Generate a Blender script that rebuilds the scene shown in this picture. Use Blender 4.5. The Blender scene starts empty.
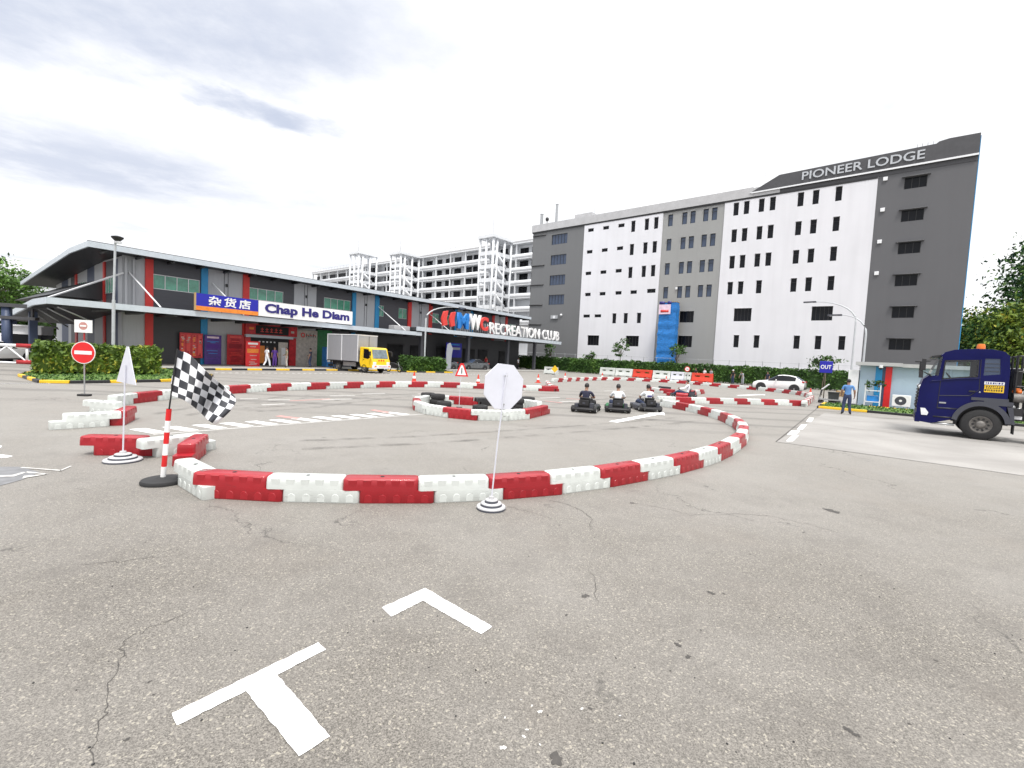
import bpy, bmesh, math, random
from mathutils import Vector, Matrix, Euler
random.seed(7)
R = math.radians
scene = bpy.context.scene
COL = scene.collection

# ------------------------------------------------------------------ camera, sky, sun, exposure
FPX, PITCH, ROLL, CAMH = 468.8, R(3.393), R(2.849), 2.08
_fw = Vector((0, math.cos(PITCH), -math.sin(PITCH)))
_up = Vector((0, math.sin(PITCH), math.cos(PITCH)))
_rt = Vector((1, 0, 0))
CR = math.cos(ROLL) * _rt + math.sin(ROLL) * _up
CU = -math.sin(ROLL) * _rt + math.cos(ROLL) * _up
cam_data = bpy.data.cameras.new('camera')
cam_data.sensor_width = 36.0
cam_data.lens = FPX * 36.0 / 1024.0
cam_data.clip_start = 0.05
cam_data.clip_end = 3000
cam = bpy.data.objects.new('camera', cam_data)
COL.objects.link(cam)
m3 = Matrix((CR, CU, -_fw)).transposed()
cam.matrix_world = Matrix.Translation((0, 0, CAMH)) @ m3.to_4x4()
scene.camera = cam

vs = scene.view_settings
vs.view_transform = 'Standard'
vs.look = 'None'
vs.gamma = 1.0
vs.use_curve_mapping = False
vs.exposure = 0.13
scene.render.resolution_x, scene.render.resolution_y = 1024, 768

SUN_EL, SUN_AZ = R(64), R(172)          # azimuth clockwise from +Y
world = bpy.data.worlds.new('World')
scene.world = world
world.use_nodes = True
WT = world.node_tree
WT.nodes.clear()

def wn(t, **kw):
    n = WT.nodes.new(t)
    for k, v in kw.items():
        setattr(n, k, v)
    return n
def wl(a, b): WT.links.new(a, b)
def wmath(op, a, b=None, clamp=False):
    n = wn('ShaderNodeMath', operation=op, use_clamp=clamp)
    for i, v in enumerate((a, b)):
        if v is None: continue
        if isinstance(v, (int, float)): n.inputs[i].default_value = v
        else: wl(v, n.inputs[i])
    return n.outputs[0]
def wramp(val, a, b, lo=0.0, hi=1.0):
    n = wn('ShaderNodeMapRange', interpolation_type='SMOOTHSTEP')
    wl(val, n.inputs[0])
    for i, v in zip((1, 2, 3, 4), (a, b, lo, hi)): n.inputs[i].default_value = v
    return n.outputs[0]
def build_sky():
    tc = wn('ShaderNodeTexCoord')
    sep = wn('ShaderNodeSeparateXYZ'); wl(tc.outputs['Generated'], sep.inputs[0])
    x, y, z = sep.outputs
    zc = wmath('MAXIMUM', z, 0.06)
    cx, cy = wmath('DIVIDE', x, zc), wmath('DIVIDE', y, zc)
    com = wn('ShaderNodeCombineXYZ'); wl(cx, com.inputs[0]); wl(cy, com.inputs[1])
    def noise(scale, detail, rough, off=(0, 0, 0)):
        mp = wn('ShaderNodeMapping'); mp.inputs['Location'].default_value = off
        wl(com.outputs[0], mp.inputs[0])
        n = wn('ShaderNodeTexNoise'); n.inputs['Scale'].default_value = scale
        n.inputs['Detail'].default_value = detail; n.inputs['Roughness'].default_value = rough
        wl(mp.outputs[0], n.inputs['Vector']); return n
    warp = noise(1.6, 6, 0.6, (3, 1, 0))
    wsep = wn('ShaderNodeSeparateColor'); wl(warp.outputs['Color'], wsep.inputs[0])
    wx = wmath('ADD', cx, wmath('MULTIPLY', wmath('SUBTRACT', wsep.outputs[0], .5), 0.9))
    wy = wmath('ADD', cy, wmath('MULTIPLY', wmath('SUBTRACT', wsep.outputs[1], .5), 0.9))
    def bank(px, py, ax, ay, rot, inner=0.35, amt=1.0):   # a cloud bank in the cloud plane (x/z, y/z)
        dx, dy = wmath('SUBTRACT', wx, px), wmath('SUBTRACT', wy, py)
        c, s = math.cos(rot), math.sin(rot)
        u = wmath('DIVIDE', wmath('ADD', wmath('MULTIPLY', dx, c), wmath('MULTIPLY', dy, s)), ax)
        v = wmath('DIVIDE', wmath('ADD', wmath('MULTIPLY', dx, -s), wmath('MULTIPLY', dy, c)), ay)
        d = wmath('SQRT', wmath('ADD', wmath('MULTIPLY', u, u), wmath('MULTIPLY', v, v)))
        return wmath('MULTIPLY', wramp(d, inner, 1.0, 1.0, 0.0), amt)
    b1 = bank(-1.09, 2.09, .42, .23, .60, .15, 1.0)
    b2 = bank(-2.70, 2.70, 1.8, 1.15, .50, .25, .85)
    b3 = bank(-1.30, 1.50, 1.45, .66, .12, .35, .9)
    b4 = bank(1.35, 1.78, .30, .12, .3, 0, .35)
    b5 = bank(-.9, 3.6, .5, .3, .2, 0, .25)
    det = noise(2.4, 9, .62)
    base = wramp(noise(.75, 7, .58, (7, 4, 0)).outputs['Fac'], .42, .70, .10, .50)
    side = wramp(cx, -1.0, .0, 1, .03)
    dk = wmath('MAXIMUM', wmath('MAXIMUM', b1, b2), wmath('MAXIMUM', b3, wmath('MAXIMUM', b4, b5)))
    dk = wmath('MAXIMUM', dk, wmath('MULTIPLY', base, side))
    dk = wmath('MULTIPLY', dk, wramp(det.outputs['Fac'], .25, .62, .55, 1.0), True)
    lum = wramp(z, .60, .95, 1.12, SKY_ZENITH)
    bright = wn('ShaderNodeCombineColor')
    for i in range(3): wl(wmath('MULTIPLY', lum, 10 * (1.0, 1.0, 1.01)[i]), bright.inputs[i])
    mix = wn('ShaderNodeMix', data_type='RGBA'); wl(dk, mix.inputs[0])
    wl(bright.outputs[0], mix.inputs[6]); mix.inputs[7].default_value = (5.8, 6.35, 7.7, 1)
    sky = wn('ShaderNodeTexSky', sky_type='NISHITA', sun_disc=False)
    sky.sun_elevation = SUN_EL; sky.sun_rotation = SUN_AZ
    # thin gaps in the cloud let a little blue through on the right
    gap = wmath('MULTIPLY', wramp(noise(.9, 6, .6, (1, 9, 0)).outputs['Fac'], .40, .62, 0, .16), wramp(cx, -.5, .6, .2, 1))
    mix2 = wn('ShaderNodeMix', data_type='RGBA'); wl(gap, mix2.inputs[0])
    wl(mix.outputs[2], mix2.inputs[6]); wl(sky.outputs[0], mix2.inputs[7])
    bg = wn('ShaderNodeBackground'); bg.inputs['Strength'].default_value = 0.1
    wl(mix2.outputs[2], bg.inputs['Color'])
    out = wn('ShaderNodeOutputWorld'); wl(bg.outputs[0], out.inputs['Surface'])
SKY_ZENITH = 3.3
build_sky()

sun_d = bpy.data.lights.new('sun', 'SUN')
sun_d.energy = 2.5
sun_d.angle = R(10)
sun_d.color = (1.0, .96, .90)
sun = bpy.data.objects.new('sun', sun_d)
COL.objects.link(sun)
sd = Vector((math.sin(SUN_AZ) * math.cos(SUN_EL), math.cos(SUN_AZ) * math.cos(SUN_EL), math.sin(SUN_EL)))
sun.rotation_euler = (-sd).to_track_quat('-Z', 'Y').to_euler()

# ------------------------------------------------------------------ surveying helpers
def ground(px, py, z=0.0):
    """Where the sight line through a point of the photograph meets the level z."""
    g = CR * ((px - 512) / FPX) - CU * ((py - 384) / FPX) + _fw
    t = (z - CAMH) / g.z
    return Vector((g.x * t, g.y * t, z))

A1, A2 = R(-50.335), R(36.26)
PX = Vector((-math.sin(A1), -math.cos(A1), 0)); PY = Vector((-PX.y, PX.x, 0))     # lodge frame
LX = Vector((math.sin(A2), math.cos(A2), 0)); LY = Vector((-LX.y, LX.x, 0))       # shop building frame
P0 = Vector((44.438, 53.232, 0)); Q0 = Vector((-23.039, 42.717, 0)); B0 = Vector((3.022, 121.073, 0))
RZ_P, RZ_L = math.atan2(PX.y, PX.x), math.atan2(LX.y, LX.x)
def lodge(u, y, z=0): return P0 + PX * u + PY * y + Vector((0, 0, z))
def shop(u, y, z=0): return Q0 + LX * u + LY * y + Vector((0, 0, z))

# ------------------------------------------------------------------ materials
def nodes_of(name):
    m = bpy.data.materials.new(name); m.use_nodes = True
    nt = m.node_tree; nt.nodes.clear()
    o = nt.nodes.new('ShaderNodeOutputMaterial'); b = nt.nodes.new('ShaderNodeBsdfPrincipled')
    nt.links.new(b.outputs[0], o.inputs[0])
    return m, nt, b
def mat(name, col, rough=.6, var=.12, scale=3.0, metal=0.0, coat=0.0, bump=0.0, spec=.5, detail=6, coord='Object', stretch=None):
    m, nt, b = nodes_of(name)
    tc = nt.nodes.new('ShaderNodeTexCoord'); n = nt.nodes.new('ShaderNodeTexNoise')
    src = tc.outputs[coord]
    if stretch:
        mp = nt.nodes.new('ShaderNodeMapping'); mp.inputs['Scale'].default_value = stretch
        nt.links.new(src, mp.inputs[0]); src = mp.outputs[0]
    nt.links.new(src, n.inputs['Vector'])
    n.inputs['Scale'].default_value = scale; n.inputs['Detail'].default_value = detail; n.inputs['Roughness'].default_value = .62
    mx = nt.nodes.new('ShaderNodeMix'); mx.data_type = 'RGBA'
    r = nt.nodes.new('ShaderNodeMapRange'); nt.links.new(n.outputs['Fac'], r.inputs[0])
    r.inputs[1].default_value = .3; r.inputs[2].default_value = .7
    nt.links.new(r.outputs[0], mx.inputs[0])
    mx.inputs[6].default_value = (*[max(0, c * (1 - var)) for c in col], 1)
    mx.inputs[7].default_value = (*[min(1, c * (1 + var)) for c in col], 1)
    nt.links.new(mx.outputs[2], b.inputs['Base Color'])
    rr = nt.nodes.new('ShaderNodeMapRange'); nt.links.new(n.outputs['Fac'], rr.inputs[0])
    rr.inputs[3].default_value = max(.02, rough - .08); rr.inputs[4].default_value = min(1, rough + .08)
    nt.links.new(rr.outputs[0], b.inputs['Roughness'])
    b.inputs['Metallic'].default_value = metal
    b.inputs['Coat Weight'].default_value = coat
    b.inputs['Specular IOR Level'].default_value = spec
    if bump:
        bp = nt.nodes.new('ShaderNodeBump'); bp.inputs['Strength'].default_value = bump; bp.inputs['Distance'].default_value = .02
        nt.links.new(n.outputs['Fac'], bp.inputs['Height']); nt.links.new(bp.outputs[0], b.inputs['Normal'])
    return m

def streaked(name, col, rough=.75, amount=.25):
    """Painted wall: faint blotches and rain streaks that run down it."""
    m, nt, b = nodes_of(name)
    tc = nt.nodes.new('ShaderNodeTexCoord')
    def nz(sc, scale, det=6):
        mp = nt.nodes.new('ShaderNodeMapping'); mp.inputs['Scale'].default_value = sc
        nt.links.new(tc.outputs['Object'], mp.inputs[0])
        n = nt.nodes.new('ShaderNodeTexNoise'); n.inputs['Scale'].default_value = scale; n.inputs['Detail'].default_value = det
        nt.links.new(mp.outputs[0], n.inputs['Vector'])
        r = nt.nodes.new('ShaderNodeMapRange'); nt.links.new(n.outputs['Fac'], r.inputs[0])
        r.inputs[1].default_value = .42; r.inputs[2].default_value = .78
        return r.outputs[0]
    a = nz((1, 1, .06), 1.3, 8); c = nz((1, 1, 1), .25)
    mu = nt.nodes.new('ShaderNodeMath'); mu.operation = 'ADD'; nt.links.new(a, mu.inputs[0]); nt.links.new(c, mu.inputs[1])
    m2 = nt.nodes.new('ShaderNodeMath'); m2.operation = 'MULTIPLY'; nt.links.new(mu.outputs[0], m2.inputs[0]); m2.inputs[1].default_value = amount
    mx = nt.nodes.new('ShaderNodeMix'); mx.data_type = 'RGBA'; nt.links.new(m2.outputs[0], mx.inputs[0])
    mx.inputs[6].default_value = (*col, 1); mx.inputs[7].default_value = (*[k * .62 for k in col], 1)
    nt.links.new(mx.outputs[2], b.inputs['Base Color']); b.inputs['Roughness'].default_value = rough
    return m

def leafmat(name, a, bcol, c=None):
    m, nt, b = nodes_of(name)
    g = nt.nodes.new('ShaderNodeNewGeometry'); tc = nt.nodes.new('ShaderNodeTexCoord')
    n = nt.nodes.new('ShaderNodeTexNoise'); n.inputs['Scale'].default_value = .55; n.inputs['Detail'].default_value = 3
    nt.links.new(tc.outputs['Object'], n.inputs['Vector'])
    ad = nt.nodes.new('ShaderNodeMath'); ad.operation = 'MULTIPLY_ADD'
    nt.links.new(g.outputs['Random Per Island'], ad.inputs[0]); ad.inputs[1].default_value = .55
    sb = nt.nodes.new('ShaderNodeMath'); sb.operation = 'MULTIPLY_ADD'; nt.links.new(n.outputs['Fac'], sb.inputs[0]); sb.inputs[1].default_value = 1.5; sb.inputs[2].default_value = -.5
    nt.links.new(sb.outputs[0], ad.inputs[2])
    cr = nt.nodes.new('ShaderNodeValToRGB'); nt.links.new(ad.outputs[0], cr.inputs[0])
    cr.color_ramp.elements[0].color = (*a, 1); cr.color_ramp.elements[0].position = .15
    cr.color_ramp.elements[1].color = (*bcol, 1); cr.color_ramp.elements[1].position = .8
    if c:
        e = cr.color_ramp.elements.new(1.0); e.color = (*c, 1)
    nt.links.new(cr.outputs[0], b.inputs['Base Color'])
    b.inputs['Roughness'].default_value = .55
    b.inputs['Specular IOR Level'].default_value = .3
    return m

def asphalt():
    m, nt, b = nodes_of('asphalt')
    L = nt.links.new
    tc = nt.nodes.new('ShaderNodeTexCoord'); P = tc.outputs['Object']
    def noise(scale, det=6, rough=.6, vec=None):
        n = nt.nodes.new('ShaderNodeTexNoise'); n.inputs['Scale'].default_value = scale
        n.inputs['Detail'].default_value = det; n.inputs['Roughness'].default_value = rough
        L(vec or P, n.inputs['Vector']); return n
    def ramp(v, a, bb, lo=0., hi=1.):
        r = nt.nodes.new('ShaderNodeMapRange'); L(v, r.inputs[0])
        for i, k in zip((1, 2, 3, 4), (a, bb, lo, hi)): r.inputs[i].default_value = k
        return r.outputs[0]
    def mth(op, a, c):
        n = nt.nodes.new('ShaderNodeMath'); n.operation = op
        for i, v in enumerate((a, c)):
            if isinstance(v, (int, float)): n.inputs[i].default_value = v
            else: L(v, n.inputs[i])
        return n.outputs[0]
    def mix(f, a, c, mode='MIX'):
        n = nt.nodes.new('ShaderNodeMix'); n.data_type = 'RGBA'; n.blend_type = mode
        if isinstance(f, (int, float)): n.inputs[0].default_value = f
        else: L(f, n.inputs[0])
        for i, v in ((6, a), (7, c)):
            if isinstance(v, tuple): n.inputs[i].default_value = (*v, 1)
            else: L(v, n.inputs[i])
        return n.outputs[2]
    vo = nt.nodes.new('ShaderNodeTexVoronoi'); vo.inputs['Scale'].default_value = 150; L(P, vo.inputs['Vector'])
    hs = nt.nodes.new('ShaderNodeSeparateColor'); L(vo.outputs['Color'], hs.inputs[0])
    vo2 = nt.nodes.new('ShaderNodeTexVoronoi'); vo2.inputs['Scale'].default_value = 85; L(P, vo2.inputs['Vector'])
    hs2 = nt.nodes.new('ShaderNodeSeparateColor'); L(vo2.outputs['Color'], hs2.inputs[0])
    fine = noise(60, 4, .7)
    base = mix(ramp(hs.outputs[0], 0, 1), (.062, .056, .047), (.242, .223, .196))
    # pale chips of stone and dark pits
    base = mix(mth('MULTIPLY', ramp(hs2.outputs[0], .94, .95), .75), base, (.37, .34, .28))
    base = mix(mth('MULTIPLY', ramp(fine.outputs['Fac'], .57, .65), .8), base, (.045, .04, .036))
    big = noise(.35, 7, .6); mid = noise(1.7, 6, .65)
    base = mix(mth('MULTIPLY', ramp(big.outputs['Fac'], .38, .68), .35), base, (.265, .252, .234))
    base = mix(mth('MULTIPLY', ramp(noise(.55, 4, .5).outputs['Fac'], .56, .70), .28), base, (.15, .125, .10))
    base = mix(mth('MULTIPLY', ramp(mid.outputs['Fac'], .50, .72), .42), base, (.085, .076, .068))
    # paler with growing y, the edge broken up by noise
    sep = nt.nodes.new('ShaderNodeSeparateXYZ'); L(P, sep.inputs[0])
    wy = mth('ADD', sep.outputs[1], mth('MULTIPLY', big.outputs['Fac'], 4))
    base = mix(mth('MULTIPLY', ramp(wy, 4.5, 12), .40), base, (.305, .293, .274))
    # cracks
    dn = noise(1.1, 5, .6)
    off = nt.nodes.new('ShaderNodeVectorMath'); off.operation = 'SCALE'; L(dn.outputs['Color'], off.inputs[0]); off.inputs['Scale'].default_value = 1.6
    av = nt.nodes.new('ShaderNodeVectorMath'); L(P, av.inputs[0]); L(off.outputs[0], av.inputs[1])
    ed = nt.nodes.new('ShaderNodeTexVoronoi'); ed.feature = 'DISTANCE_TO_EDGE'; ed.inputs['Scale'].default_value = .22; L(av.outputs[0], ed.inputs['Vector'])
    gate = ramp(noise(.45, 3, .5).outputs['Fac'], .50, .58)
    crack = mth('MULTIPLY', ramp(ed.outputs['Distance'], .0, .0048, 1, 0), gate)
    crack = mth('MULTIPLY', crack, ramp(fine.outputs['Fac'], .3, .6, .3, 1))
    base = mix(mth('MULTIPLY', crack, .88), base, (.03, .028, .026))
    # oil drips and gum
    vs_ = nt.nodes.new('ShaderNodeTexVoronoi'); vs_.inputs['Scale'].default_value = .9; L(av.outputs[0], vs_.inputs['Vector'])
    sp = ramp(vs_.outputs['Distance'], .02, .05, 1, 0)
    base = mix(mth('MULTIPLY', sp, mth('MULTIPLY', mid.outputs['Fac'], .9)), base, (.045, .043, .04))
    vw = nt.nodes.new('ShaderNodeTexVoronoi'); vw.inputs['Scale'].default_value = 1.3; L(P, vw.inputs['Vector'])
    base = mix(mth('MULTIPLY', ramp(vw.outputs['Distance'], .012, .02, 1, 0), ramp(mid.outputs['Fac'], .5, .56)), base, (.5, .48, .45))
    # tyre scrubs inside the track
    tw = nt.nodes.new('ShaderNodeTexWave'); tw.wave_type = 'RINGS'; tw.inputs['Scale'].default_value = .12; tw.inputs['Distortion'].default_value = 4; tw.inputs['Detail'].default_value = 3; L(P, tw.inputs['Vector'])
    inside = mth('MULTIPLY', ramp(sep.outputs[1], 13, 17), ramp(sep.outputs[1], 34, 28))
    base = mix(mth('MULTIPLY', mth('MULTIPLY', ramp(tw.outputs['Fac'], .80, .95), inside), .38), base, (.07, .066, .062))
    L(base, b.inputs['Base Color'])
    b.inputs['Roughness'].default_value = .68
    b.inputs['Specular IOR Level'].default_value = .45
    bp = nt.nodes.new('ShaderNodeBump'); bp.inputs['Strength'].default_value = .55; bp.inputs['Distance'].default_value = .004
    hgt = mth('ADD', vo.outputs['Distance'], mth('MULTIPLY', fine.outputs['Fac'], 1.2))
    L(hgt, bp.inputs['Height']); L(bp.outputs[0], b.inputs['Normal'])
    return m

def concrete():
    m, nt, b = nodes_of('slab_concrete')
    L = nt.links.new
    tc = nt.nodes.new('ShaderNodeTexCoord')
    def nz(scale, st, lo, hi):
        mp = nt.nodes.new('ShaderNodeMapping'); mp.inputs['Scale'].default_value = st; L(tc.outputs['Object'], mp.inputs[0])
        n = nt.nodes.new('ShaderNodeTexNoise'); n.inputs['Scale'].default_value = scale; n.inputs['Detail'].default_value = 8; L(mp.outputs[0], n.inputs['Vector'])
        r = nt.nodes.new('ShaderNodeMapRange'); L(n.outputs['Fac'], r.inputs[0]); r.inputs[1].default_value = lo; r.inputs[2].default_value = hi
        return r.outputs[0]
    def mx(f, a, c, amt):
        k = nt.nodes.new('ShaderNodeMath'); k.operation = 'MULTIPLY'; L(f, k.inputs[0]); k.inputs[1].default_value = amt
        n = nt.nodes.new('ShaderNodeMix'); n.data_type = 'RGBA'; L(k.outputs[0], n.inputs[0])
        for i, v in ((6, a), (7, c)):
            if isinstance(v, tuple): n.inputs[i].default_value = (*v, 1)
            else: L(v, n.inputs[i])
        return n.outputs[2]
    c = mx(nz(.5, (1, 1, 1), .35, .7), (.245, .234, .22), (.33, .317, .30), 1)
    c = mx(nz(.6, (.18, 1.6, 1), .52, .74), c, (.17, .16, .15), .55)
    c = mx(nz(22, (1, 1, 1), .45, .7), c, (.24, .225, .21), .5)
    L(c, b.inputs['Base Color']); b.inputs['Roughness'].default_value = .75
    return m

M = dict(
    asphalt=asphalt(), concrete=concrete(),
    road_paint=mat('road_paint', (.86, .86, .86), .6, .05, 14, bump=.1),
    worn_paint=mat('worn_paint', (.50, .49, .47), .7, .3, 9),
    oil=mat('oil_stain', (.055, .05, .045), .6, .3, 20),
    faded_red=mat('faded_red_paint', (.52, .25, .23), .7, .3, 9),
    grey_paint=mat('grey_road_paint', (.17, .172, .178), .7, .25, 7),
    plastic_white=mat('white_plastic', (.62, .66, .63), .40, .14, 4, bump=.05, coat=.2),
    plastic_red=mat('red_plastic', (.33, .004, .012), .36, .22, 4, bump=.05, coat=.5),
    plastic_orange=mat('orange_red_plastic', (.62, .05, .025), .42, .1, 4),
    plastic_black=mat('black_plastic', (.02, .02, .022), .45, .2, 4),
    rubber=mat('rubber', (.022, .022, .023), .8, .2, 12, bump=.2),
    white=streaked('white_wall', (.70, .70, .735), amount=.16),
    bwhite=streaked('block_white_wall', (.74, .76, .79), amount=.2),
    grey_dk=streaked('dark_grey_wall', (.112, .113, .121), amount=.12), shaded_shutter=mat('shutter_shade_grey', (.036, .037, .042), .5, .15, 2, stretch=(.3, .3, 14)), grey_l1=streaked('slate_grey_wall', (.15, .153, .158), amount=.12),  # slatted grey darkened to carry the shade under the canopy
    grey_md=streaked('mid_grey_wall', (.30, .303, .30), amount=.12),
    grey_lt=streaked('light_grey_wall', (.29, .295, .30), amount=.12),
    parapet=mat('parapet_grey', (.44, .44, .45), .6, .08, 1.2),
    fascia_dk=mat('dark_fascia', (.062, .062, .068), .5, .12, 2),
    clad_dk=mat('dark_cladding', (.066, .068, .080), .5, .15, 2, stretch=(.3, .3, 14)),
    clad_lt=mat('light_cladding', (.43, .445, .47), .5, .08, 2, stretch=(10, 10, .3)),
    clad_red=mat('red_cladding', (.62, .035, .03), .5, .08, 2),
    clad_blue=mat('blue_cladding', (.02, .25, .52), .5, .08, 2),
    clad_navy=mat('navy_cladding', (.05, .07, .13), .5, .08, 2),
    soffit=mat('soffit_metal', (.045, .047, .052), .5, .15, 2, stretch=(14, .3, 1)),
    roof_metal=mat('roof_metal', (.52, .57, .62), .45, .08, 3),
    frame_dk=mat('dark_window_frame', (.016, .016, .018), .4, .15, 6),
    frame_al=mat('aluminium', (.55, .56, .57), .35, .08, 6, metal=.6),
    glass_dk=mat('dark_glass', (.008, .009, .012), .18, .3, .8, spec=.18),
    glass_bl=mat('blue_grey_glass', (.045, .065, .11), .10, .25, .8, spec=.5), wind_lt=mat('windscreen', (.16, .20, .22), .06, .5, 1.5, spec=1.0),
    glass_gn=mat('green_glass', (.085, .31, .215), .10, .45, .9, spec=.7),
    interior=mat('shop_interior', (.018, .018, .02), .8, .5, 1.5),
    silver=mat('silver_letters', (.46, .48, .51), .4, .05, 6),
    steel=mat('galvanised_steel', (.42, .43, .44), .38, .1, 8, metal=.7),
    pole=mat('lamp_pole_grey', (.46, .48, .50), .45, .08, 5),
    black=mat('black_paint', (.018, .018, .02), .45, .2, 6),
    white_m=mat('white_metal', (.76, .77, .79), .4, .05, 6),
    signback=mat('sign_back', (.68, .69, .76), .38, .04, 5, metal=.15),
    signred=mat('sign_red', (.66, .015, .018), .4, .05, 5),
    signwhite=mat('sign_white', (.82, .82, .82), .4, .04, 5),
    blue_sign=mat('blue_sign', (.012, .014, .36), .4, .06, 3),
    navy_ink=mat('navy_ink', (.02, .015, .16), .4, .05, 4),
    yellow=mat('yellow_paint', (.80, .50, .02), .5, .12, 5),
    kerb_grey=mat('kerb_concrete', (.34, .33, .31), .8, .15, 6),
    truck_blue=mat('truck_blue', (.0025, .0038, .066), .30, .1, 2, spec=.22),
    truck_grey=mat('truck_grey_plastic', (.05, .053, .068), .5, .1, 4),
    rim=mat('wheel_steel', (.17, .16, .15), .55, .3, 9, metal=.3),
    alloy=mat('alloy', (.50, .50, .50), .35, .1, 6, metal=.7),
    car_white=mat('car_white', (.80, .80, .80), .22, .03, 2, coat=.7),
    car_grey=mat('car_grey', (.13, .14, .15), .28, .1, 2, coat=.7, metal=.3),
    lorry_yellow=mat('lorry_yellow', (.84, .54, .01), .35, .07, 2, coat=.4),
    alu_box=mat('aluminium_box', (.40, .41, .44), .42, .08, 3, metal=.35, stretch=(12, 12, .3)),
    lamp=mat('headlamp', (.72, .74, .76), .12, .1, 6, spec=.9),
    tail=mat('tail_lamp', (.40, .01, .012), .2, .1, 6),
    beacon=mat('beacon_orange', (.75, .17, .02), .3, .1, 6),
    grass=mat('grass', (.09, .16, .025), .9, .5, 14, bump=.5),
    bark=mat('bark', (.13, .10, .075), .9, .3, 8, bump=.5),
    leaf_dk=leafmat('leaf_dark', (.018, .045, .012), (.075, .15, .03), (.14, .23, .05)),
    leaf_hedge=leafmat('leaf_hedge', (.018, .05, .010), (.07, .15, .025), (.12, .21, .035)),
    leaf_ixora=leafmat('leaf_ixora', (.025, .06, .012), (.15, .23, .03), (.42, .38, .05)),
    leaf_rain=leafmat('leaf_rain', (.03, .07, .014), (.12, .24, .035), (.20, .34, .06)),
    leaf_yel=leafmat('leaf_yellow_sunlit', (.05, .09, .016), (.22, .30, .035), (.50, .33, .04)),  # yellow leaf tones raised to carry sunlight on the tops
    sheet_blue=mat('blue_netting', (.015, .17, .50), .6, .35, 2.5, bump=.5, stretch=(1, 1, 2.2)),
    net_pink=mat('pale_banner', (.72, .55, .66), .6, .15, 2),
    purple=mat('purple_panel', (.065, .022, .21), .45, .35, 4),
    red_panel=mat('red_panel', (.50, .02, .028), .45, .3, 4),
    orange_panel=mat('orange_panel', (.80, .24, .03), .45, .2, 5),
    green_panel=mat('green_panel', (.01, .16, .045), .45, .25, 3),
    vend_blue=mat('vending_blue', (.02, .20, .55), .35, .25, 4),
    beige=mat('beige_panel', (.50, .46, .42), .6, .25, 4),
    hut_blue=streaked('pale_blue_wall', (.36, .46, .55), amount=.18),
    skin=mat('skin', (.30, .17, .115), .5, .08, 20),
    hair=mat('hair', (.012, .011, .011), .55, .3, 60),
    denim=mat('denim', (.030, .045, .10), .85, .2, 30),
    cloth_white=mat('white_cloth', (.78, .80, .84), .85, .06, 12),
    cloth_navy=mat('navy_cloth', (.022, .024, .05), .85, .2, 15),
    cloth_blue=mat('blue_cloth', (.10, .24, .50), .85, .1, 12),
    cloth_olive=mat('olive_cloth', (.22, .21, .15), .85, .15, 12),
    cloth_purple=mat('purple_cloth', (.09, .035, .24), .85, .15, 12),
    cloth_black=mat('black_cloth', (.02, .02, .022), .85, .2, 12),
    cloth_grey=mat('grey_cloth', (.32, .34, .37), .85, .12, 12),
    cloth_red=mat('red_cloth', (.40, .03, .035), .85, .12, 12),
    bin=mat('dark_bin', (.03, .035, .035), .5, .2, 5),
    wood=mat('timber', (.45, .30, .14), .75, .2, 6),
    cyan_ink=mat('cyan_ink', (.03, .42, .62), .4, .05, 4),
    red_ink=mat('red_ink', (.70, .06, .05), .4, .05, 4),
    blue_ink=mat('blue_ink', (.02, .20, .60), .4, .05, 4),
    seat_red=mat('red_upholstery', (.30, .02, .03), .8, .15, 8),
)
def glass_clear():
    m, nt, b = nodes_of('clear_glass')
    tr = nt.nodes.new('ShaderNodeBsdfTransparent'); tr.inputs[0].default_value = (.80, .86, .88, 1)
    gl = nt.nodes.new('ShaderNodeBsdfGlossy'); gl.inputs['Roughness'].default_value = .03
    fr = nt.nodes.new('ShaderNodeFresnel'); fr.inputs[0].default_value = 1.7
    mx = nt.nodes.new('ShaderNodeMixShader'); nt.links.new(fr.outputs[0], mx.inputs[0]); nt.links.new(tr.outputs[0], mx.inputs[1]); nt.links.new(gl.outputs[0], mx.inputs[2])
    nt.links.new(mx.outputs[0], [n for n in nt.nodes if n.type == 'OUTPUT_MATERIAL'][0].inputs[0])
    return m
M['glass'] = glass_clear()
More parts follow.
